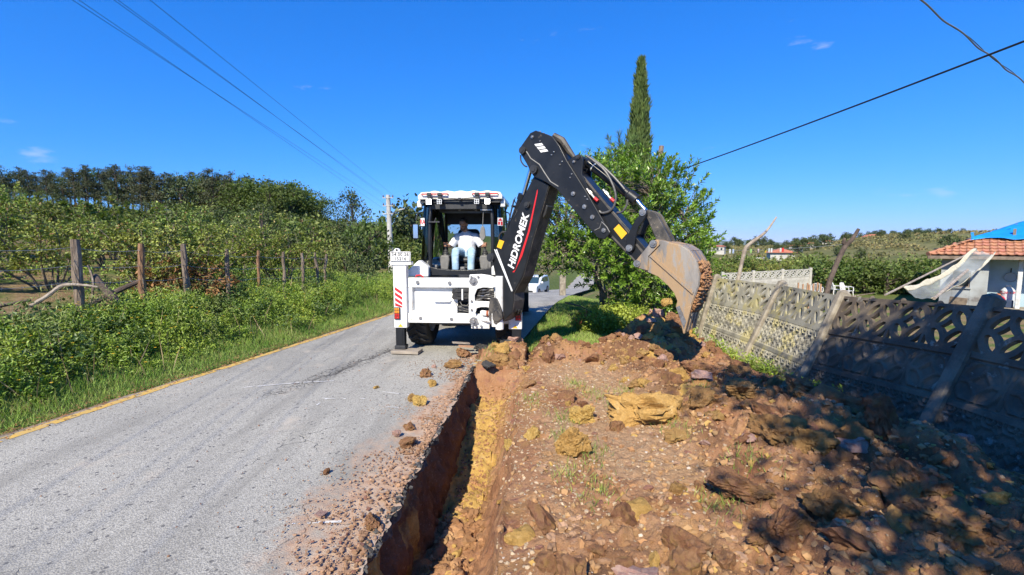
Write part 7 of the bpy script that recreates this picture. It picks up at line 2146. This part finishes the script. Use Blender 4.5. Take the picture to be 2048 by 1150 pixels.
gp = thing('gate_post', 'old stone gate post in the shade behind the laurel', 'post', tuple(at(1125, 585, 24)))
MB().box(-0.16, 0.16, -0.16, 0.16, -0.3, 1.2, Matrix.Translation(at(1125, 588, 24))).build('pillar', CONCP, gp, bevel=0.03)

# ------------------------------------------------------------------ village far off
WW = mat('far_white_wall', (0.52, 0.5, 0.46), 0.9, col2=(0.44, 0.42, 0.38), scale=0.6); RRF = mat('far_red_roof', (0.45, 0.16, 0.09), 0.9, col2=(0.36, 0.13, 0.08), scale=1.0)
WB = mat('far_blue_wall', (0.12, 0.32, 0.62), 0.8); WDK = mat('far_window', (0.03, 0.04, 0.05), 0.2)
for px_, by, Y_, w, d_, h, wallm, lab in ((1745, 480, 330, 11, 8, 5.5, WW, 'white house with a red roof on the far slope'), (1734, 480, 328, 5, 7, 5, WB, 'blue-walled house beside the white one on the far slope'),
        (1410, 498, 260, 11, 9, 2.4, WW, 'red-roofed house at the left of the valley village'), (1437, 497, 250, 9, 8, 2.4, WW, 'red-roofed house right of the bucket in the valley'), (1425, 492, 300, 9, 8, 2.6, WW, 'red-roofed house behind the other two left in the valley'),
        (1592, 496, 240, 9, 8, 2.6, WW, 'small white house with red roof in the middle of the valley'), (1622, 493, 270, 8, 7, 3.6, WW, 'low red-roofed house right of the middle of the valley'),
        (1560, 518, 95, 7.5, 6, 3, WW, 'near red-roofed cottage below the washing line'), (1500, 533, 90, 6, 5, 3.4, WW, 'flat white building among the orchard trees'), (1655, 489, 300, 8, 7, 4, WW, 'tiny red roof at the foot of the far slope')):
    p = at(px_, by, Y_); z0_ = min(T(p.x, Y_), p.z)
    hs2 = thing('village_house', lab, 'house', (p.x, Y_, z0_), 0.3 + 0.9 * math.sin(px_))
    w, d_, h = w * 0.72, d_ * 0.72, h * 0.72; h2 = (p.z - z0_) + h * 0.62
    MB().box(-w / 2, w / 2, -d_ / 2, d_ / 2, -1, h2).build('wall', wallm, hs2, world_space=False)
    if 'flat' in lab: MB().box(-w / 2 - 0.2, w / 2 + 0.2, -d_ / 2 - 0.2, d_ / 2 + 0.2, h2, h2 + 0.3).build('roof', WW, hs2, world_space=False)
    else: MB().add([(-w / 2 - 0.5, -d_ / 2 - 0.5, h2), (w / 2 + 0.5, -d_ / 2 - 0.5, h2), (w / 2 + 0.5, d_ / 2 + 0.5, h2), (-w / 2 - 0.5, d_ / 2 + 0.5, h2), (-w / 4, 0, h2 + h * 0.42), (w / 4, 0, h2 + h * 0.42)], [(0, 1, 5, 4), (1, 2, 5), (2, 3, 4, 5), (3, 0, 4), (0, 3, 2, 1)]).build('roof', RRF, hs2, smooth=False, world_space=False)
    for k in range(3):
        x = -w / 2 + w * (k + 0.75) / 3.5
        MB().box(x - 0.45, x + 0.45, -d_ / 2 - 0.05, -d_ / 2 + 0.05, h2 - 1.9, h2 - 0.7).build('window', WDK, hs2, world_space=False)

# ------------------------------------------------------------------ clods, stones and asphalt lumps
ICO = {}
def ico(sub):
    if sub in ICO: return ICO[sub]
    import bmesh
    bm = bmesh.new(); bmesh.ops.create_icosphere(bm, subdivisions=sub, radius=1.0)
    V = np.array([v.co[:] for v in bm.verts]); F = np.array([[v.index for v in f.verts] for f in bm.faces]); bm.free()
    ICO[sub] = (V, F); return V, F
def rock_shape(seed, sub=3, flat=(1, 0.85, 0.7), cuts=9, rough_=0.12, freq=2.2, boxy=1.0):
    rng = np.random.default_rng(seed)
    V, F = ico(sub); V = V.copy()
    if boxy < 1: V = np.sign(V) * np.abs(V) ** boxy; V = V / np.abs(V).max()
    for _ in range(cuts):
        d = rand_dirs(1, rng)[0]; k = rng.uniform(0.5, 0.8)
        h = V @ d; over = np.clip(h - k, 0, None); V = V - np.outer(over, d)
    nrm = V / np.linalg.norm(V, axis=1, keepdims=True)
    o = seed * 3.7
    X_, Y_, Z_ = V[:, 0] + o, V[:, 1], V[:, 2]
    f1 = fbm(X_ * freq, Y_ * freq, Z_ * freq, seed=seed, oct=5, gain=0.62)
    step = np.floor(f1 * 4) / 4 * 0.25 + f1 * 0.75                      # broken ledges
    crev = np.clip(0.16 - np.abs(fbm(X_ * 2.6, Y_ * 2.6, Z_ * 3.4, seed=seed + 5, oct=4)), 0, 1)
    crum = fbm(X_ * 9, Y_ * 9, Z_ * 9, seed=seed + 7, oct=3, gain=0.6)
    V = V + nrm * (rough_ * 1.15 * step - 1.3 * rough_ * crev / 0.16 * 0.8 + rough_ * 0.33 * crum)[:, None]
    return V * np.array(flat), F
def clod(name, label, x, y, size, m, seed, flat=(1, 0.85, 0.7), sub=4, rz=0.0, group=None, z=None, sink=0.3, cat='clod', me_=None, tilt=0.0, cuts=9, rough_=0.12, boxy=1.0):
    if me_ is None:
        V, F = rock_shape(seed, sub, flat, cuts, rough_, boxy=boxy); me_ = raw_mesh(name, V, F, m, smooth=True, sharp=38)
    o = bpy.data.objects.new(name, me_); COL.objects.link(o)
    zz_ = (earth_z(x, y) if z is None else z) + size * flat[2] * (1 - 2 * sink) * 0.8
    o.location = (x, y, zz_); o.rotation_euler = (tilt, tilt * 0.6, rz); o.scale = (size,) * 3
    return tag(o, label, cat, group)
def gpt(px, py, z=0.0):
    p = onz(px, py, z); return p.x, p.y
EARTHD = earth_material('dark_clod', False)
PINK = mat('pink_stone', (0.36, 0.2, 0.16), 0.9, col2=(0.42, 0.28, 0.22), scale=5, bump=0.01, bscale=30)
PALES = mat('pale_stone', (0.62, 0.57, 0.50), 0.9, col2=(0.5, 0.44, 0.38), scale=6, bump=0.01, bscale=30)
big = [
    ('large square block of yellow clay lying in the middle of the spoil', 1298, 840, 0.06, 0.44, OCHRE, (1.0, 0.75, 0.62), 0.2),
    ('yellow clay lump nearest the trench, rounded and upright', 1145, 905, 0.0, 0.20, OCHRE, (0.85, 0.8, 0.9), 0.18),
    ('yellow clay lump just behind the rounded one', 1168, 838, 0.0, 0.17, OCHRE, (1, 0.8, 0.7), 0.2),
    ('small yellow clay lump left of the others by the trench', 1066, 868, 0.0, 0.11, OCHRE, (1, 0.8, 0.8), 0.2),
    ('flat yellow clay crumb beside the trench edge', 1018, 850, 0.0, 0.10, OCHRE, (1.2, 0.7, 0.5), 0.2),
    ('brown clod against the right side of the yellow block', 1400, 830, 0.08, 0.22, MIXED, (1, 0.9, 0.7), 0.25),
    ('hollow yellowish clod between the block and the fence', 1480, 830, 0.08, 0.30, MIXED, (1.2, 0.8, 0.55), 0.25),
    ('dark reddish clod behind the yellow block near the fence', 1400, 772, 0.08, 0.32, EARTH, (1.2, 0.8, 0.6), 0.25),
    ('large brown clod at the foot of the shaded fence post', 1610, 850, 0.1, 0.34, EARTH, (1.1, 0.9, 0.6), 0.25),
    ('smooth brown clod right of the fence-post clod', 1700, 875, 0.1, 0.28, EARTH, (1.1, 0.8, 0.7), 0.25),
    ('pointed brown clod rising in front of the shaded fence', 1755, 920, 0.12, 0.24, EARTH, (0.9, 0.8, 1.0), 0.2),
    ('half-lit brown clod in the middle of the dark heap', 1540, 920, 0.05, 0.26, MIXED, (1.2, 0.8, 0.6), 0.25),
    ('dark clod with an olive face in the shaded heap', 1620, 935, 0.1, 0.22, MIXED, (1, 0.8, 0.8), 0.2),
    ('big dark slab leaning in the shade at the right', 1820, 1010, 0.15, 0.34, EARTH, (1.1, 0.8, 0.75), 0.2),
    ('olive brown clod below the yellow block', 1345, 890, 0.0, 0.17, MIXED, (1.1, 0.8, 0.7), 0.25),
    ('long tilted clod in the lower right of the spoil', 1560, 1095, 0.05, 0.26, EARTH, (1.3, 0.7, 0.6), 0.25),
    ('rounded clod at the bottom edge right of the middle', 1370, 1110, 0.02, 0.18, EARTH, (1, 0.85, 0.7), 0.25),
    ('ochre-faced clod lit in the dark lower right', 1660, 1060, 0.08, 0.20, MIXED, (1, 0.9, 0.8), 0.2),
    ('brown slab in the corner shade at bottom right', 1880, 1100, 0.15, 0.26, EARTH, (1.1, 0.9, 0.6), 0.2),
    ('shadowed clod left of the leaning dark slab', 1480, 1010, 0.05, 0.24, EARTH, (1.2, 0.8, 0.6), 0.25),
]
for i, (lab, px_, py_, z_, s, m, fl, sk) in enumerate(big):
    if i > 4: s, sk = s * 0.82, sk + 0.05
    x, y = gpt(px_, py_, z_)
    clod('earth_clod', lab, x, y, s, m, 900 + i, fl, 5 if s > 0.15 else 4, i * 1.3, sink=sk, cuts=8 if i == 0 else (11 if s > 0.3 else 9), rough_=0.15 if i == 0 else 0.17, boxy=0.5 if i == 0 else 0.75)
road_clods = [
    ('brown clod on the asphalt, biggest of those beside the trench', 815, 893, 0.085, EARTH, (1.1, 0.9, 0.75)), ('long flat brown clod on the asphalt nearest the camera', 742, 1049, 0.075, EARTH, (1.35, 0.8, 0.6)),
    ('round brown clod on the asphalt farthest up the trench edge', 852, 752, 0.11, EARTH, (1, 0.9, 0.85)), ('yellow clod on the asphalt edge in the middle of the trench', 838, 811, 0.10, OCHRE, (1, 0.9, 0.8)),
    ('darker yellow clod behind the yellow one on the asphalt', 825, 802, 0.075, MIXED, (1.1, 0.8, 0.8)), ('small yellow clod between the round one and the trench', 866, 772, 0.08, OCHRE, (0.9, 0.8, 0.8)),
    ('reddish stone on the asphalt left of the biggest clod', 792, 873, 0.055, PINK, (1, 0.8, 0.8)), ('brown clod leaning on the lip above the biggest clod', 820, 858, 0.08, EARTH, (1.3, 0.8, 0.6)),
    ('small brown clod alone on the asphalt at the left', 653, 946, 0.035, EARTH, (1, 0.9, 0.8)), ('flat pink stone on the dusty asphalt', 642, 1032, 0.05, PINK, (1.2, 0.9, 0.4)),
    ('tiny pink stone beside the round brown clod', 868, 735, 0.05, PINK, (1, 0.9, 0.8)), ('small yellow crumb alone beside the spray marks', 752, 777, 0.04, OCHRE, (1.2, 0.9, 0.6)),
    ('brown clod at the lip beyond the yellow clods', 905, 735, 0.14, MIXED, (1.3, 0.9, 0.6)), ('brown clod heaped at the far trench end', 925, 712, 0.16, EARTH, (1.2, 0.9, 0.7)),
]
for i, (lab, px_, py_, s, m, fl) in enumerate(road_clods):
    x, y = gpt(px_, py_)
    clod('earth_clod', lab, x, y, s, m, 940 + i, fl, 4, i * 2.1, z=0.0, sink=0.12, rough_=0.15, boxy=0.8)
# lumps of torn asphalt at the trench end
for i, (px_, py_, s, lab) in enumerate(((925, 697, 0.13, 'torn slab of asphalt lying flat at the trench end'), (965, 690, 0.17, 'rough black lump of asphalt at the trench end by the machine'), (978, 722, 0.14, 'upright piece of asphalt edge above the trench end'), (1010, 695, 0.14, 'asphalt piece at the right of the trench end'))):
    x, y = gpt(px_, py_, 0.12)
    clod('asphalt_chunk', lab, x, y, s, ASPH, 970 + i, (1.2, 0.8, 0.45), 4, i, sink=0.2, cat='asphalt', z=max(0.03, earth_z(x, y)))
for px_, py_, w, lab in ((922, 690, 0.32, 'thin board lying on the asphalt lumps, rear one'), (932, 697, 0.26, 'yellowish board lying on the asphalt lumps, front one')):
    x, y = gpt(px_, py_, 0.16)
    tag(MB(Matrix.Translation((x, y, 0.19)) @ Matrix.Rotation(0.3, 4, 'Z') @ Matrix.Rotation(0.12, 4, 'Y')).box(-w / 2, w / 2, -0.05, 0.05, 0, 0.02).build('board', ST if 'yellowish' in lab else WOODP), lab, 'board')
# turf-covered lump between trench end and machine
x, y = gpt(990, 718, 0.1)
clod('turf_lump', 'lump of soil with dry grass on top at the head of the trench', x, y, 0.24, MIXED, 980, (1.0, 0.8, 0.6), 4, 0.4, sink=0.3)
# curved slab of yellow clay on the pile under the bucket
P = []
nu, nv_ = 26, 12
for i in range(nu):
    t = i / (nu - 1)
    px_ = np.interp(t, [0, 0.25, 0.5, 0.75, 1], [1285, 1305, 1330, 1342, 1355]); py_ = np.interp(t, [0, 0.25, 0.5, 0.75, 1], [655, 645, 662, 685, 706])
    for j in range(nv_):
        a = j / (nv_ - 1) * 2 * math.pi
        w = 0.16 * (0.55 + 0.6 * math.sin(math.pi * min(1, t * 0.8 + 0.15)))
        p = at(px_, py_, 8.9); 
        P.append((p.x + w * 0.55 * math.cos(a) + 0.1 * math.cos(a) * (1 - t), p.y + w * math.sin(a), p.z + w * 0.5 * math.cos(a + 0.9) * 0.6 + 0.01 * float(fbm(t * 9, a * 2, seed=77))))
P = np.array(P)
i, j = np.meshgrid(np.arange(nu - 1), np.arange(nv_), indexing='ij'); j2 = (j + 1) % nv_
Fs = np.stack([i * nv_ + j, i * nv_ + j2, (i + 1) * nv_ + j2, (i + 1) * nv_ + j], -1).reshape(-1, 4)
o = obj('clay_slab', raw_mesh('clay_slab', P, Fs, OCHRE, smooth=True)); sm = o.modifiers.new('sub', 'SUBSURF'); sm.levels = 1; sm.render_levels = 1
tag(o, 'curved slab of yellow clay hanging over the pile below the bucket', 'clod')
for i, (px_, py_, Y_, s, m, lab) in enumerate(((1335, 605, 8.4, 0.12, OCHRE, 'yellow clod falling from the bucket, upper one'), (1345, 635, 8.5, 0.15, EARTH, 'dark clod falling from the bucket onto the slab'), (1310, 672, 8.9, 0.26, EARTH, 'brown mound under the curved yellow slab'), (1362, 668, 9.0, 0.24, MIXED, 'crumbly clod between the yellow slab and the fence'), (1335, 690, 8.8, 0.3, EARTH, 'hollow brown clod at the front of the pile'))):
    p = at(px_, py_, Y_); clod('earth_clod', lab, p.x, p.y, s, m, 990 + i, (1, 0.85, 0.8), 4, i, z=p.z - s * 0.5, sink=0.1)

# the countless smaller ones: the 240 largest as things, the rest as stuff
protos = [raw_mesh('clod_shape%d' % i, *rock_shape(1000 + i, 3, (1, rngt.uniform(0.7, 1), rngt.uniform(0.5, 0.9)), 7, 0.17, boxy=0.75), None, smooth=True, sharp=30) for i in range(10)]
pm3 = {}
rr = np.random.default_rng(99)
cand = []
while len(cand) < 240:
    x, y = rr.uniform(-0.2, 4.25), 2.1 + 7.0 * rr.random() ** 1.15
    if y > float(dirt_far(x)) - 0.1: continue
    rg = float(rough(x, y))
    if rr.random() > rg ** 1.5 + 0.04: continue
    s = 0.04 + 0.115 * rr.random() ** 1.9
    cand.append((x, y, s))
while len(cand) < 298:
    x, y = rr.uniform(-0.5, 3.9), rr.uniform(7.3, 9.3)
    if y > float(dirt_far(x)) - 0.1 or x < float(trench_lip(y)) + 0.2: continue
    cand.append((x, y, 0.06 + 0.12 * rr.random() ** 1.6))
for x, y, s in cand:
    och_ = rr.random() < 0.14 + 0.25 * (y > 5.5) ; k = rr.integers(10)
    m = OCHRE if och_ and rr.random() < 0.5 else (MIXED if rr.random() < 0.3 else (PINK if rr.random() < 0.12 else EARTH))
    key = (k, m.name)
    if key not in pm3:
        mm_ = protos[k].copy(); mm_.materials.append(m); pm3[key] = mm_
    clod('earth_clod', 'fist-sized to head-sized clod of dug earth in the spoil', x, y, s, m, 0, rz=rr.uniform(0, 6.28), group='loose clods in the spoil', me_=pm3[key], sink=0.28, tilt=rr.normal() * 0.4)
def pebbles(name, label, pts, size, m, seed, sub=1, parent=None):
    rng = np.random.default_rng(seed); V0, F0 = ico(sub); n = len(pts); k = len(V0)
    J = 1 + 0.28 * rng.normal(size=(n, k, 1)).clip(-1.5, 1.5)
    fl = rng.uniform([0.8, 0.6, 0.4], [1.3, 1.0, 0.9], size=(n, 3))
    a = rng.uniform(0, 6.28, n); c_, s_ = np.cos(a), np.sin(a)
    V = V0[None] * J * fl[:, None] * np.asarray(size)[:, None, None]
    V = np.stack([V[..., 0] * c_[:, None] - V[..., 1] * s_[:, None], V[..., 0] * s_[:, None] + V[..., 1] * c_[:, None], V[..., 2]], -1) + pts[:, None]
    F = (F0[None] + (np.arange(n) * k)[:, None, None]).reshape(-1, 3)
    o = obj(name, raw_mesh(name, V.reshape(-1, 3), F, m), parent)
    return tag(o, label, 'stones', kind='stuff')
def crumb_mat(name, cols, island=0.3):
    m = mat(name, cols[0], 0.95, col2=cols[1], scale=1.7, island=island, rare=(cols[2], 0.07), bump=0.004, bscale=60, spec=0.15); return m
CR1 = crumb_mat('soil_crumbs', ((0.30, 0.145, 0.075), (0.38, 0.22, 0.115), (0.44, 0.28, 0.09)))
CR2 = crumb_mat('pale_grit', ((0.34, 0.235, 0.155), (0.42, 0.31, 0.22), (0.52, 0.45, 0.38)))
CR3 = crumb_mat('mixed_stones', ((0.27, 0.155, 0.09), (0.36, 0.225, 0.145), (0.21, 0.105, 0.075)))
def scatter(n, fn, seed):
    rng = np.random.default_rng(seed); out = []
    while len(out) < n:
        x, y = rng.uniform(-0.1, 4.3), 2.0 + 7.2 * rng.random() ** 1.3
        if y < float(dirt_far(x)) and rng.random() < fn(x, y): out.append((x, y, earth_z(x, y)))
    return np.array(out)
p = scatter(9000, lambda x, y: 0.06 + float(rough(x, y)), 201)
pebbles('soil_crumbs', 'loose brown crumbs of dug soil over the spoil heap', p, 0.007 + 0.032 * np.random.default_rng(1).random(len(p)) ** 2.6, CR1, 202)
p = scatter(4200, lambda x, y: max(0.05, 1.1 - float(rough(x, y))), 203)
pebbles('pale_grit', 'pale grit and small stones on the dry soil beside the trench', p, 0.005 + 0.016 * np.random.default_rng(2).random(len(p)) ** 2, CR2, 204)
p = scatter(900, lambda x, y: 0.3 + 0.5 * float(rough(x, y)), 205)
pebbles('mixed_stones', 'pinkish and pale stones mixed into the spoil', p, 0.016 + 0.03 * np.random.default_rng(3).random(len(p)) ** 1.8, CR3, 206, sub=2)
# grit spilled on the asphalt along the trench, and on the trench floor
rng = np.random.default_rng(207); n = 4000
y = 2.3 + 6.0 * rng.random(n) ** 1.1
cl_ = np.clip(0.5 + 0.9 * fbm(y * 1.1, 0 * y, seed=208, oct=3), 0.12, 1.4)
off = np.abs(rng.normal(size=n)) * 0.42 * cl_ + 0.02
x = trench_lip(y) - off; k = x > -2.6
pebbles('spilled_grit', 'soil and grit spilled on the asphalt along the trench edge', np.stack([x, y, 0.008 + 0 * x], -1)[k], (0.005 + 0.022 * rng.random(n) ** 3 * np.exp(-off / 0.5))[k], CR3, 209)
n = 900; y = rng.uniform(2.4, 7.2, n); x = trench_lip(y) + rng.uniform(0.1, 0.62, n)
p = np.array([(a, b_, earth_z(a, b_)) for a, b_ in zip(x, y)])
pebbles('trench_rubble', 'rubble fallen to the bottom of the trench', p, 0.012 + 0.045 * rng.random(n) ** 2.4 * (y < 4.6) + 0.012 * rng.random(n), CR1, 210, sub=2)
n = 420; y = 2.3 + 9 * rng.random(n); x = x_left(y) + rng.uniform(0.2, 4.2, n); k = x < x_right(y) - 0.2
pebbles('road_pebbles', 'scattered pebbles and crumbs on the road', np.stack([x, y, 0.004 + 0 * x], -1)[k], (0.003 + 0.009 * rng.random(n) ** 3)[k], CR3, 211)
n = 420; y = 2.3 + 5.2 * rng.random(n); x = trench_lip(y) - np.abs(rng.normal(size=n)) * 0.035 + 0.01
pebbles('asphalt_crumbs', 'black crumbs of asphalt along the broken lip of the trench', np.stack([x, y, 0.004 - 0.05 * rng.random(n)], -1), 0.012 + 0.024 * rng.random(n) ** 2, ASPH, 212)
# dead leaves along the left road edge
n = 2600; y = 2.3 + 15 * rng.random(n) ** 1.4; x = x_left(y) - 0.18 + 0.13 * rng.normal(size=n)
V, F = leaf_cards(np.stack([x, y, z_road(y) + 0.008 + 0.01 * rng.random(n)], -1), np.concatenate([rng.normal(size=(n, 2)), 0.15 * rng.normal(size=(n, 1))], 1), np.tile([[0, 0, 1.0]], (n, 1)) + 0.3 * rng.normal(size=(n, 3)), rng.uniform(0.015, 0.045, n), rng.uniform(0.01, 0.025, n))
tag(obj('leaf_litter', raw_mesh('leaf_litter', V, F, LEAF['dry'])), 'brown leaf litter along the left edge of the road', 'leaves', kind='stuff')
# withered leaves hanging under the laurel
rng = np.random.default_rng(230); n = 130
c = at(1180, 640, 10.6); P = np.array(c) + rng.normal(size=(n, 3)) * np.array([0.16, 0.12, 0.13])
V, F = leaf_cards(P, rng.normal(size=(n, 3)) * 0.4 + np.array([0, 0, -1.0]), rand_dirs(n, rng), rng.uniform(0.08, 0.14, n), rng.uniform(0.03, 0.045, n))
wt_ = thing('withered_branch', 'broken branch with withered orange leaves under the laurel', 'branch', tuple(c))
obj('leaves', raw_mesh('leaves', V, F, mat('orange_dead_leaf', (0.42, 0.16, 0.05), 0.7, col2=(0.5, 0.25, 0.1), scale=8, island=0.3, trans=0.2)), wt_)
MB().tube([at(1130, 605, 10.7), at(1160, 612, 10.6), at(1185, 625, 10.6)], [0.02, 0.016, 0.008], 6).build('stick', DW, wt_)

# ------------------------------------------------------------------ air: pale haze that fades the far slopes and the mountains
hz_ = MB().box(-7000, 9500, -600, 11000, -75, 330).build('haze', None, smooth=False)
hm = bpy.data.materials.new('haze_air'); hm.use_nodes = True
hn, hk = hm.node_tree.nodes, hm.node_tree.links
hn.remove(hn['Principled BSDF'])
pv = hn.new('ShaderNodeVolumePrincipled')
pv.inputs['Color'].default_value = (0.80, 0.88, 1.0, 1)
pv.inputs['Density'].default_value = 0.00003
pv.inputs['Anisotropy'].default_value = 0.2
hk.new(pv.outputs[0], hn['Material Output'].inputs['Volume'])
hz_.data.materials.clear(); hz_.data.materials.append(hm)
tag(hz_, 'thin pale haze over the valley and the far hills', 'haze', kind='stuff')
